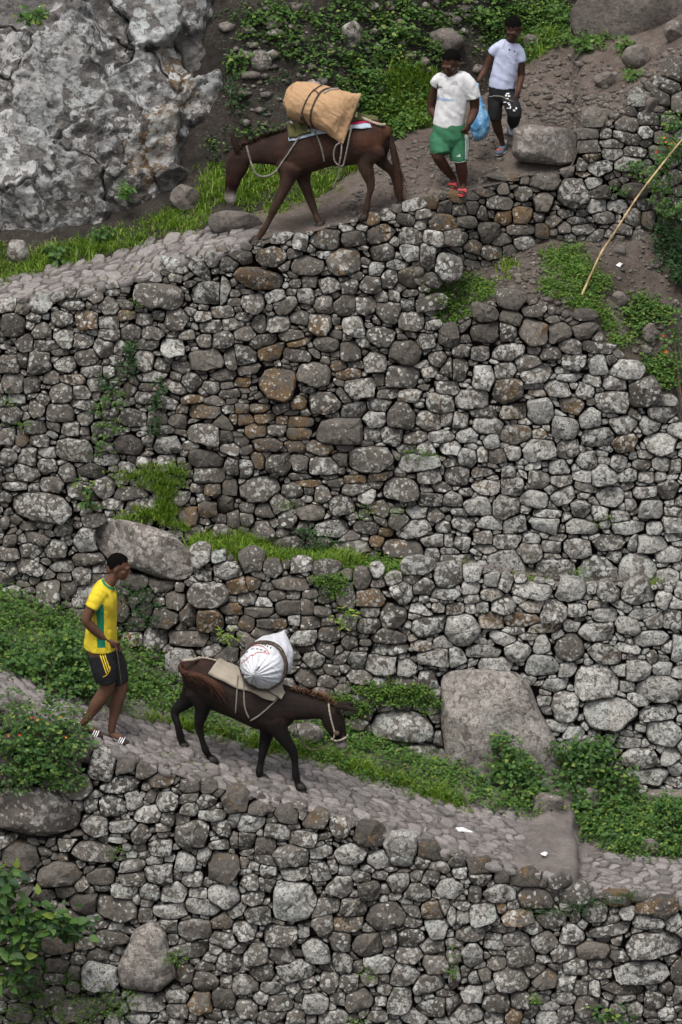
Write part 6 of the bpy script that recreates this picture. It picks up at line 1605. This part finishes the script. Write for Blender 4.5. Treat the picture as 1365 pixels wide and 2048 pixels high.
def hand_prims(w, d, n, k=1.0, side=1, curl=.7):
    """palm and five fingers; w wrist, d towards the knuckles, n out of the palm, side: where the thumb leaves"""
    d = unit(np.asarray(d, float)); n = unit(np.asarray(n, float) - d * (np.asarray(n, float) @ d)); s = np.cross(d, n) * side
    fr = np.array([d, s, n])
    pr = [ell(w + d * .045 * k, np.array([.052, .040, .016]) * k, fr), ell(w + d * .01 * k, np.array([.035, .028, .018]) * k, fr)]
    for q, (so, L) in enumerate([(.030, .072), (.010, .082), (-.010, .076), (-.029, .060)]):
        p = w + d * .082 * k + s * so * k; a = .15 + .06 * q; pts = [p - d * .02 * k, p]
        for j, fl in enumerate((.42, .33, .25)):
            a += curl * (.55 if j == 0 else .8); p = p + (d * math.cos(a) + n * math.sin(a)) * L * fl * k; pts.append(p)
        pts = np.array(pts); pr.append(loft(None, raw=np.hstack([pts, np.array([[.0085], [.0095], [.0088], [.008], [.0068]]) * k, np.array([[.0085], [.0095], [.0088], [.008], [.0068]]) * k]), k=3, seg=8))
    p = w + d * .022 * k + s * .034 * k; pts = [p - s * .015 * k, p]
    for fl, v in ((.036, d * .65 + s * .65 + n * .35), (.030, d * .85 + s * .2 + n * .55)):
        p = p + unit(v) * fl * k; pts.append(p)
    rr_ = np.array([[.011], [.011], [.010], [.008]]) * k
    pr.append(loft(None, raw=np.hstack([np.array(pts), rr_, rr_]), k=3, seg=8))
    return pr

def foot_prims(heel, toe, up, k=1.0):
    d = unit(toe - heel); s = unit(np.cross(up, d)); L = np.linalg.norm(toe - heel)
    fr = np.array([d, s, np.cross(d, s)])
    u = fr[2]
    pr = [ell(heel + d * .03 * k + u * .032 * k, np.array([.036, .030, .032]) * k, fr), ell(heel + d * L * .42 + u * .034 * k, np.array([L * .36, .032 * k, .033 * k]), fr), ell(heel + d * L * .68 + u * .024 * k, np.array([L * .22, .043 * k, .022 * k]), fr)]
    for q in range(5):
        pr.append(ell(heel + d * (L * (.93 - .035 * q)) + s * (.032 - .0165 * q) * k + u * .014 * k, np.array([.024, .0105 if q else .014, .012]) * k, fr))
    return pr, d, s, u, L

def slide(heel, toe, up, k, sole_m, strap_m, stripe_m, parent, name='sandal'):
    """flat slide sandal: sole, broad strap and its stripes"""
    d = unit(toe - heel); s = unit(np.cross(up, d)); u = np.cross(d, s); L = np.linalg.norm(toe - heel)
    xs = np.linspace(-.05, 1.06, 15)
    wd = .047 * k * np.sqrt(np.clip(1 - ((xs - .5) / .58) ** 4, .02, 1)) * (.84 + .16 * xs)
    V = []
    for z in (-.012 * k, .006 * k):
        for x, w in zip(xs, wd): V += [heel + d * L * x + s * w + u * z, heel + d * L * x - s * w + u * z]
    n = len(xs) * 2; F = []
    for i in range(len(xs) - 1):
        a = i * 2
        F += [(a, a + 2, a + 3, a + 1), (n + a, n + a + 1, n + a + 3, n + a + 2), (a, n + a, n + a + 2, a + 2), (a + 1, a + 3, n + a + 3, n + a + 1)]
    F += [(0, 1, n + 1, n), (n - 2, 2 * n - 2, 2 * n - 1, n - 1)]
    o = obj(name, mesh_np(name, np.array(V), F, False), sole_m, parent)
    def band(x0, x1, r, th, m, nm):
        A = np.linspace(-.15, math.pi + .15, 15); V = []
        for x in np.linspace(x0, x1, 4):
            hgt = (.052 - .030 * (x - .4)) * k
            for a in A: V.append(heel + d * L * (x + .03 * math.sin(a)) + s * math.cos(a) * .050 * k * r + u * (max(math.sin(a), -.1) * hgt * r + .004))
        V = np.array(V); F = [(i * 15 + j, i * 15 + j + 1, (i + 1) * 15 + j + 1, (i + 1) * 15 + j) for i in range(3) for j in range(14)]
        return obj(nm, mesh_np(nm, V, F), m, o)
    band(.48, .82, 1.02, .0, strap_m, 'strap')
    if stripe_m:
        for q in range(3): band(.52 + .095 * q, .565 + .095 * q, 1.06, 0, stripe_m, 'stripe')
    return o

def paint_faces(me, V, F, poly, slot):
    fc = np.array([V[list(f)].mean(0) for f in F]); x, y = proj(fc)
    ins = in_poly(x, y, poly)
    ids = np.zeros(len(F), np.int32); ids[ins] = slot
    me.polygons.foreach_set('material_index', ids)

def cloth(name, prims, voxel, mats, parent, seed, amp=.006, smooth=4):
    V, F = fuse(prims, voxel, smooth)
    me = mesh_np(name, V, F)
    nv = np.empty(len(V) * 3, np.float32); me.vertices.foreach_get('normal', nv); nv = nv.reshape(-1, 3)
    for i in range(len(V)):
        p = V[i]; f_ = mnoise.noise(Vector((p[0] * 16 + seed, p[1] * 12, p[2] * 6 + p[0] * 5))) + .6 * mnoise.noise(Vector((p[0] * 30, p[1] * 22 + seed, p[2] * 13 - p[0] * 9)))
        V[i] = p + nv[i] * amp * f_
    me = mesh_np(name, V, F)
    return me, V, F, obj(name, me, mats, parent)

def face_bits(at, t, k=1.0):
    for sgn in (1, -1):
        fr_c = at(.083, .031 * sgn, .004)
        e = obj('eye', mesh_np('eye', *ell(fr_c, np.array([.0065, .0085, .005]) * k, hfr)), M['eyewhite'], t)
        obj('iris', mesh_np('iris', *ell(at(.0895, .031 * sgn, .002), np.array([.0055, .0055, .0045]) * k, hfr)), M['iris'], e)

# --- man
Ym = .36
man = thing('person', 'man in a yellow and green shirt and black shorts walking behind the dark donkey', 'person', on_low([215], [1476])[0])
hc = P(237.5, 1134, Ym - .01)
hp, hfr, hat = head_prims(hc, (1, -.22, -.24), .98)
pr = hp + [loft([(214, 1172, 0, 13, 14), (223, 1160, 0, 11.5, 12), (231, 1147, 0, 11, 12)], Ym)]
pr += [loft([(213, 1182, 0, 12, 24), (206, 1215, 0, 17, 28), (203, 1260, 0, 18, 26), (205, 1300, 0, 20, 28)], Ym)]
pr += [loft([(198, 1188, -.15, 9, 9), (187, 1206, -.19, 11, 11), (173, 1238, -.21, 10, 10.5), (180, 1251, -.20, 10, 10.5), (198, 1268, -.17, 8.8, 9), (214, 1281, -.13, 6, 7)], Ym)]
pr += [loft([(210, 1188, .15, 9, 9), (206, 1208, .19, 11, 11), (206, 1240, .19, 10, 10), (216, 1262, .14, 9, 9), (227, 1281, .10, 6, 7)], Ym)]
pr += hand_prims(P(214, 1281, Ym - .13), P(234, 1293, Ym - .15) - P(214, 1281, Ym - .13), (.1, .9, .25), .98, -1, .75)
pr += hand_prims(P(226, 1281, Ym + .10), np.array([.5, 0, -1.]), (0, -1, .1), .95, 1, .7)
pr += [loft([(199, 1298, -.08, 25, 22), (207, 1336, -.09, 21, 20), (216, 1367, -.08, 15, 15), (207, 1388, -.07, 14.5, 14), (193, 1409, -.06, 13, 13), (178, 1433, -.06, 8.5, 9), (167, 1446, -.06, 7.5, 8)], Ym)]
pr += [loft([(213, 1298, .08, 25, 22), (232, 1340, .07, 21, 20), (241, 1370, .05, 15, 15), (237, 1392, .04, 14.5, 14), (232, 1412, .04, 13, 13), (226, 1442, .03, 8.5, 9), (223, 1460, .03, 7.8, 8)], Ym)]
gup = unit(np.array([-.30 * -1, 0, 1.0]) * [1, 1, 1]); gup = unit(np.array([.34, 0, 1.0]))
fA, fB = P(163, 1459, Ym - .06), P(204, 1475, Ym - .07)
fC, fD = P(217, 1474, Ym + .03), P(256, 1489, Ym + .0)
p1_, *_ = foot_prims(fA, fB, gup); p2_, *_ = foot_prims(fC, fD, gup)
V, F = fuse(pr + p1_ + p2_, .0065, 3)
obj('body', mesh_np('body', V, F), M['skin_man'], man)
V, F = hair_mesh(hc, hfr, .98, 1); obj('hair', mesh_np('hair', V, F), M['hair'], man)
face_bits(hat, man, .98)
me, V, F, shirt = cloth('shirt', [loft([(218, 1167, 0, 14, 17), (211, 1177, 0, 22, 42), (207, 1194, 0, 28, 48), (206, 1226, 0, 28, 41), (203, 1258, 0, 31, 41), (201, 1293, 0, 34, 44)], Ym, 5, 22, ck=.1),
    loft([(202, 1182, -.13, 18, 18), (192, 1200, -.18, 16.5, 16.5), (184, 1215, -.20, 15.5, 16)], Ym, ck=.2), loft([(211, 1182, .13, 18, 18), (207, 1200, .18, 16.5, 16.5), (205, 1213, .20, 15.5, 16)], Ym, ck=.2)], .0075, [M['yellow'], M['jersey_green']], man, 1, .006, 7)
paint_faces(me, V, F, [(203, 1209), (208, 1209), (208, 1265), (212, 1296), (194, 1296), (194, 1250), (192, 1224)], 1)
sbv = bvh_of(V, F)
decal_strip([(205, 1160), (209, 1168), (217, 1175), (229, 1179)], 4.5, sbv, M['jersey_green'], shirt, 'collar', .004)
me, V, F, shorts = cloth('shorts', [loft([(202, 1274, 0, 27, 36), (203, 1292, 0, 29, 38), (204, 1312, 0, 30, 39)], Ym, 4, 20, ck=.3), loft([(201, 1306, -.08, 27, 24), (208, 1336, -.09, 26, 24), (213, 1361, -.08, 23, 22)], Ym, ck=.1), loft([(215, 1306, .07, 27, 24), (231, 1340, .07, 25, 24), (238, 1367, .05, 21, 21)], Ym, ck=.1)], .0085, M['black_cloth'], man, 2, .006)
sbv = bvh_of(V, F)
for q in range(3):
    decal_strip([(196.5 + q * 4.2, 1294 - q * .5), (202 + q * 4.2, 1314 - q), (208 + q * 4.0, 1332 - q * 1.5), (213 + q * 3.6, 1347 - q * 3)], 2.2, sbv, M['pr_yellow'], shorts, 'stripe')
decal_strip([(206, 1354), (213, 1350), (219, 1342), (220, 1333)], 1.3, sbv, M['pr_yellow'], shorts, 'piping')
slide(fA, fB, gup, 1.0, M['slide'], M['slide'], M['pr_white'], man); slide(fC, fD, gup, 1.0, M['slide'], M['slide'], M['pr_white'], man)
wp = obj('switch_stick', mesh_np('switch_stick', *tube(np.array([P(231, 1290, Ym - .17), P(235, 1308, Ym - .17), P(239, 1335, Ym - .16), P(242, 1360, Ym - .15), P(246, 1384, Ym - .13)]), [.004, .004, .0035, .003, .002], 6)), M['stem']); tag(wp, 'thin brown switch hanging from the hand of the man', 'stick')

# --- first boy
Yb = 3.50
boy = thing('person', 'boy in a white printed shirt, green shorts and red sandals on the upper path', 'person', on_up([915], [378])[0])
hc = P(903, 126, Yb - .03)
hp, hfr, hat = head_prims(hc, (-.50, -.80, -.42), 1.03)
pr = hp + [loft([(907, 158, .02, 15, 14), (906, 146, .0, 12, 12), (904, 136, -.02, 11.5, 12)], Yb)]
pr += [loft([(908, 160, 0, 20, 12), (905, 200, 0, 24, 18), (902, 245, 0, 24, 20), (900, 272, 0, 26, 21)], Yb)]
pr += [loft([(879, 157, -.02, 8, 8), (871, 180, .02, 9.8, 10), (863, 212, .06, 8.5, 9), (868, 226, .02, 8, 8.5), (876, 240, -.02, 5.8, 6.5)], Yb + .10)]
pr += [loft([(942, 163, 0, 9, 9), (948, 188, 0, 11, 11), (950, 217, .02, 9.3, 10), (944, 234, -.06, 8.5, 9), (938, 247, -.12, 6, 7)], Yb)]
pr += hand_prims(P(938, 247, Yb - .12), P(930, 265, Yb - .15) - P(938, 247, Yb - .12), (-.6, .75, 0), .84, 1, .85)
pr += hand_prims(P(876, 240, Yb + .08), np.array([.35, -.2, -1.]), (.6, .6, 0), .82, -1, .7)
pr += [loft([(883, 268, 0, 20, 20), (878, 294, -.06, 17, 17), (877, 312, -.10, 12.5, 12.5), (886, 328, -.04, 11.2, 11.2), (897, 343, .05, 9, 9), (907, 355, .10, 6.8, 7.5)], Yb)]
pr += [loft([(918, 268, 0, 20, 20), (920, 300, -.02, 17.5, 17), (922, 324, -.04, 12.5, 12.5), (925, 344, .0, 11.5, 11.2), (927, 362, .03, 8, 8), (928, 372, .04, 6.8, 7.5)], Yb)]
zup = np.array([0, 0, 1.0])
fA, fB = P(910, 363, Yb + .14), P(902, 379, Yb - .05)
fC, fD = P(929, 377, Yb + .07), P(921, 390, Yb - .12)
p1_, *_ = foot_prims(fA, fB, zup, .9); p2_, *_ = foot_prims(fC, fD, zup, .9)
V, F = fuse(pr + p1_ + p2_, .0065, 3)
obj('body', mesh_np('body', V, F), M['skin_boy'], boy)
V, F = hair_mesh(hc, hfr, 1.03, 2); obj('hair', mesh_np('hair', V, F), M['hair'], boy)
face_bits(hat, boy, 1.03)
me, V, F, shirt = cloth('shirt', [loft([(908, 146, 0, 17, 16), (909, 152, 0, 29, 19), (908, 161, 0, 32, 20), (907, 176, 0, 31, 22), (904, 205, 0, 30.5, 24), (900, 232, 0, 31, 26), (897, 251, 0, 32, 27)], Yb, 5, 24, ck=.1),
    loft([(886, 154, .02, 12, 13), (876, 161, .05, 12.5, 13), (872, 168, .07, 13, 13)], Yb, ck=.15), loft([(928, 157, 0, 14, 14), (941, 170, 0, 14.5, 15), (948, 195, 0, 14.5, 15)], Yb, ck=.15)], .0075, M['white_tee'], boy, 3, .005, 9)
sbv = bvh_of(V, F)
decal_text('Empathetic', 874, 199, 7.5, sbv, M['pr_blue'], shirt, .10, .3, .004, sx=.72)
decal_text('from the', 881, 186, 4.2, sbv, M['pr_grey'], shirt, .06, .2, .004)
decal_text('............', 875, 205, 3, sbv, M['pr_grey'], shirt, .04, 0, .004, sx=1.2)
decal_text('............', 876, 210, 3, sbv, M['pr_grey'], shirt, .04, 0, .004, sx=1.1)
decal_strip([(876, 167), (877, 175), (876, 184)], 2.2, sbv, M['pr_black'], shirt, 'cross_print', .004); decal_strip([(874, 174), (880, 173), (885, 173.5)], 2.2, sbv, M['pr_black'], shirt, 'cross_print', .004)
decal_strip([(906, 166), (909, 162), (913, 162), (914, 166)], 1.1, sbv, M['pr_grey'], shirt, 'chest_badge', .004); decal_strip([(903, 167.5), (910, 167), (917, 168)], .9, sbv, M['pr_grey'], shirt, 'chest_badge', .004)
me, V, F, shorts = cloth('shorts', [loft([(899, 248, 0, 33, 27), (900, 272, 0, 37, 30)], Yb, 4, 22), loft([(882, 272, 0, 22, 23), (880, 292, -.05, 21, 23), (883, 309, -.09, 19.5, 21)], Yb, ck=.1), loft([(918, 272, 0, 22, 23), (919, 300, -.02, 20, 22), (919, 321, -.03, 18, 20)], Yb, ck=.1)], .0085, M['green_short'], boy, 4, .005)
sbv = bvh_of(V, F)
for q in range(3):
    decal_strip([(930.5 + q * 2.6, 268), (931.5 + q * 2.5, 290), (931 + q * 2.0, 318)], 1.3, sbv, M['pr_white'], shorts, 'stripe')
for q in range(3):
    h = 2.5 + q * 1.6; x = 915 + q * 2.4
    decal_poly([(x, 313), (x + 1.7, 313), (x + .4, 313 - h), (x - 1.2, 313 - h + .8)], sbv, M['pr_white'], shorts, 'bar_emblem')
decal_strip([(868, 310), (880, 312), (897, 309)], 1.2, sbv, M['pr_white'], shorts, 'hem_piping', .004); decal_strip([(905, 322), (918, 324), (932, 321)], 1.2, sbv, M['pr_white'], shorts, 'hem_piping', .004)
slide(fA, fB, zup, .9, M['red_rubber'], M['red_rubber'], None, boy); slide(fC, fD, zup, .9, M['red_rubber'], M['red_rubber'], None, boy)

# --- second boy
Yc = 4.43
boy2 = thing('person', 'boy in a pale lilac shirt and black shorts behind the boy in green shorts', 'person', on_up([1003], [308])[0])
hc = P(1027, 56.5, Yc - .05)
hp, hfr, hat = head_prims(hc, (-.24, -.80, -.50), .94)
pr = hp + [loft([(1019, 94, .02, 12, 11), (1022, 82, .0, 9.6, 10), (1025, 72, -.02, 9.5, 10)], Yc)]
pr += [loft([(1017, 98, 0, 15, 9), (1012, 130, 0, 16, 11), (1005, 170, 0, 17, 12), (1005, 192, 0, 18, 13)], Yc)]
pr += [loft([(993, 96, 0, 6.5, 6.5), (983, 114, .02, 7.6, 8), (972, 136, .02, 7, 7.5), (965, 149, -.02, 6.6, 7), (958, 161, -.06, 4.6, 5.2)], Yc)]
pr += [loft([(1040, 100, 0, 6.5, 6.5), (1043, 125, .0, 8, 8), (1043, 151, .02, 7.3, 7.5), (1040, 168, -.05, 6.6, 7), (1037, 184, -.10, 4.7, 5.4)], Yc)]
pr += hand_prims(P(958, 161, Yc - .06), np.array([-.1, -.1, -1.]), (.5, .8, 0), .78, -1, 1.1)
pr += hand_prims(P(1037, 184, Yc - .10), P(1030, 201, Yc - .14) - P(1037, 184, Yc - .10), (-.6, .75, 0), .80, 1, .85)
pr += [loft([(993, 196, 0, 15, 15), (992, 222, -.02, 12.5, 13), (993, 242, -.03, 10.2, 10.5), (997, 259, .0, 9.3, 9.5), (1003, 276, .03, 6.2, 6.5), (1006, 287, .04, 5.2, 5.8)], Yc)]
pr += [loft([(1017, 196, 0, 15, 15), (1026, 213, -.16, 12.5, 13), (1030, 224, -.24, 10.5, 10.5), (1027, 240, -.10, 9.3, 9.5), (1025, 248, .10, 7, 7), (1025, 252, .26, 5.5, 5.8)], Yc)]
V, F = fuse(pr, .0065, 3)
obj('body', mesh_np('body', V, F), M['skin_boy'], boy2)
V, F = hair_mesh(hc, hfr, .94, 3); obj('hair', mesh_np('hair', V, F), M['hair'], boy2)
face_bits(hat, boy2, .94)
me, V, F, shirt = cloth('shirt', [loft([(1021, 83, 0, 13, 12), (1019, 89, 0, 24, 15), (1017, 104, 0, 26, 18), (1012, 132, 0, 25.5, 19), (1006, 158, 0, 26, 20), (1004, 174, 0, 27, 21)], Yc, 5, 22, ck=.1),
    loft([(1003, 92, .0, 11, 12), (992, 98, .01, 11, 11.5), (985, 106, .02, 11, 11.5)], Yc, ck=.15), loft([(1030, 93, 0, 11, 12), (1039, 104, 0, 11.5, 12), (1043, 122, 0, 11.5, 11.5)], Yc, ck=.15)], .0075, M['lilac_tee'], boy2, 5, .004, 9)
sbv = bvh_of(V, F)
decal_strip([(1012, 80), (1008, 90), (1006, 96)], 1.6, sbv, M['pr_grey'], shirt, 'neck_placket', .004)
decal_text('•∙∙∙•', 1018, 100, 3.5, sbv, M['pr_black'], shirt, .10, 0, .004)
decal_poly([(1018, 97), (1021, 97.5), (1020.5, 100.5), (1018, 100)], sbv, M['pr_black'], shirt, 'chest_badge', .005)
decal_poly([(1029, 100), (1031, 101), (1030.5, 103.5), (1028.5, 103)], sbv, M['pr_black'], shirt, 'chest_badge', .005)
me, V, F, shorts = cloth('shorts', [loft([(1004, 172, 0, 26, 20), (1005, 190, 0, 27, 21)], Yc, 4, 20), loft([(992, 192, 0, 16, 16), (991, 215, -.02, 15, 16), (991, 238, -.03, 14.5, 15)], Yc, ck=.1), loft([(1017, 192, 0, 17, 17), (1026, 212, -.16, 16, 16), (1030, 225, -.24, 15, 15), (1027, 243, -.10, 13, 14)], Yc, ck=.1)], .0085, M['black_cloth'], boy2, 6, .006)
sbv = bvh_of(V, F)
for x, y, w, h in [(1016, 187, 7, 3), (1013, 191, 4, 3), (1019, 192, 5, 2.5), (1015, 197, 6, 2.5), (1011, 204, 6, 2), (1018, 206, 5, 1.5), (1020, 209, 4, 3), (1022, 214, 2, 6), (1018, 216, 7, 1.6), (1029, 220, 5, 4), (1033, 216, 3, 4)]:
    decal_poly([(x - w / 2, y - h / 2), (x + w / 2, y - h / 3), (x + w / 2.4, y + h / 2), (x - w / 2.4, y + h / 2.2)], sbv, M['pr_white'], shorts, 'white_print', .004)
def shoe(heel, toe, up, k, parent):
    pr, d, s, u, L = foot_prims(heel, toe, up, k)
    pr = [ell(heel + d * .035 * k + u * .045 * k, np.array([.045, .036, .046]) * k, np.array([d, s, u])), ell(heel + d * L * .5 + u * .036 * k, np.array([L * .46, .040 * k, .036 * k]), np.array([d, s, u])), ell(heel + d * L * .78 + u * .026 * k, np.array([L * .26, .046 * k, .030 * k]), np.array([d, s, u]))]
    V, F = fuse(pr, .006, 3); o = obj('shoe', mesh_np('shoe', V, F), M['shoe'], parent); bv = bvh_of(V, F)
    sl = [ell(heel + d * L * .5 + u * .006 * k, np.array([L * .56, .046 * k, .014 * k]), np.array([d, s, u]))]
    V, F = merge(sl); obj('sole', mesh_np('sole', V, F), M['pr_grey'], o)
    obj('sock', mesh_np('sock', *ell(heel + d * .035 * k + u * .095 * k, np.array([.033, .030, .03]) * k, np.array([d, s, u]))), M['sock'], parent)
    return o, bv
s1, sb = shoe(P(1011, 300, Yc + .10), P(995, 311, Yc - .12), zup, .9, boy2)
decal_strip([(994, 300), (999, 299), (1004, 298)], 3, sb, M['shoe_red'], s1, 'trim', .004)
shoe(P(1026, 250, Yc + .30), P(1023, 268, Yc + .22), np.array([0, 1, .5]), .85, boy2)
# carried things
bag = thing('plastic_bag', 'blue translucent plastic bag carried between the two boys', 'bag', P(960, 270, 4.18))
g_ = NT('blue_plastic'); nz_ = g_.noise(g_.n('TexCoord').outputs['Object'], 9, 5, .6)
g_.bsdf.inputs['Roughness'].default_value = .3; g_.bsdf.inputs['Specular IOR Level'].default_value = .5
M['bag'] = g_.done(g_.mix(g_.step(nz_, .35, .68), (.040, .16, .33), (.20, .38, .52)), g_.bump(nz_, .8, .03), .32)
V, F = loft([(956, 168, 4.36, 3, 3), (957, 185, 4.33, 3.5, 3.5), (958, 202, 4.30, 7, 7), (959, 216, 4.25, 13, 14), (960, 236, 4.2, 17.5, 18), (960, 254, 4.18, 18, 19), (960, 266, 4.18, 15, 16)], 0, 6, 40)
c0 = V.mean(0)
for i in range(len(V)):
    p = Vector(V[i].tolist()); q = V[i] - c0; q[2] *= .2
    V[i] += unit(q) * (.020 * mnoise.fractal(p * 11, .8, 2, 4) + .016 * abs(mnoise.noise(p * 16)))
obj('film', mesh_np('film', V, F), M['bag'], bag)
cd = obj('cord', mesh_np('cord', *tube(np.array([P(978, 193, 4.15), P(990, 191, 4.12), P(1004, 192, 4.10), P(1016, 198, 4.12), P(1028, 203, 4.22), P(1033, 202, 4.27)]), .0035, 6)), M['rope_pale']); tag(cd, 'thin pale cord held by the boy in black shorts', 'cord')
bpy.data.scenes.remove(TMP)

# ------------------------------------------------ small things lying about
M['cane'] = mat_plain('dry_cane', (.42, .30, .16), .7, .5, 9, .3, .003)
cn = [(1156, 606), (1166, 586), (1180, 555), (1203, 506), (1226, 471), (1250, 433), (1272, 399), (1295, 367), (1320, 335), (1342, 307), (1366, 278), (1390, 250)]
cp_ = []
yb, yt = float(on_terr([1160], [592])[0][1]), 3.55
for i, (x, y) in enumerate(cn): cp_.append([*P(x, y, yb - .05 + (yt - yb) * (i / (len(cn) - 1))), 0, 0])
A = catmull(np.array(cp_), 10)[:, :3]
V, F = tube(A, [.0105 * (1.3 if i % 10 == 0 else 1) * (1 - .3 * i / len(A)) for i in range(len(A))], 9)
tag(obj('cane_pole', mesh_np('cane_pole', V, F), M['cane']), 'long dry yellow cane leaning against the short wall at upper right', 'cane')
def scrap(name, label, cat, surf, pts, mat, lift=.012, seed=0):
    rr = np.random.default_rng(seed)
    g = surf([p[0] for p in pts], [p[1] for p in pts]) + np.array([0, 0, lift])
    g[:, 2] += rr.uniform(0, .02, len(g))
    c = g.mean(0) + [0, 0, .015]
    top = np.vstack([g, c]); bot = top - [0, 0, .004]; n = len(g)
    F = [(i, (i + 1) % n, n) for i in range(n)] + [(n + 1 + (i + 1) % n, n + 1 + i, 2 * n + 1) for i in range(n)] + [(i, n + 1 + i, n + 1 + (i + 1) % n, (i + 1) % n) for i in range(n)]
    tag(obj(name, mesh_np(name, np.vstack([top, bot]), F, False), mat), label, cat)
scrap('paper_scrap', 'crumpled white paper strip on the cobbled path near the step', 'litter', on_low, [(912, 1660), (926, 1661), (948, 1667), (946, 1671), (930, 1667), (918, 1667)], M['pr_white'], seed=1)
scrap('plastic_scrap', 'white plastic scrap near the end of the path step', 'litter', on_low, [(1081, 1726), (1090, 1723), (1096, 1727), (1092, 1731), (1083, 1730)], M['pr_white'], .09, seed=2)
scrap('plastic_scrap', 'white plastic scrap on the bare soil below the cane', 'litter', on_terr, [(1233, 534), (1240, 529), (1246, 534), (1241, 540)], M['pr_white'], .02, seed=3)
V, F = tube(np.array([on_low([x], [y])[0] + [0, 0, .03] for x, y in ((240, 1421), (255, 1431), (272, 1440), (292, 1446))]), [.006, .008, .008, .006], 7)
tag(obj('green_stalk', mesh_np('green_stalk', V, F), M['gstem']), 'pale green cut stalk lying on the path behind the man', 'stalk')
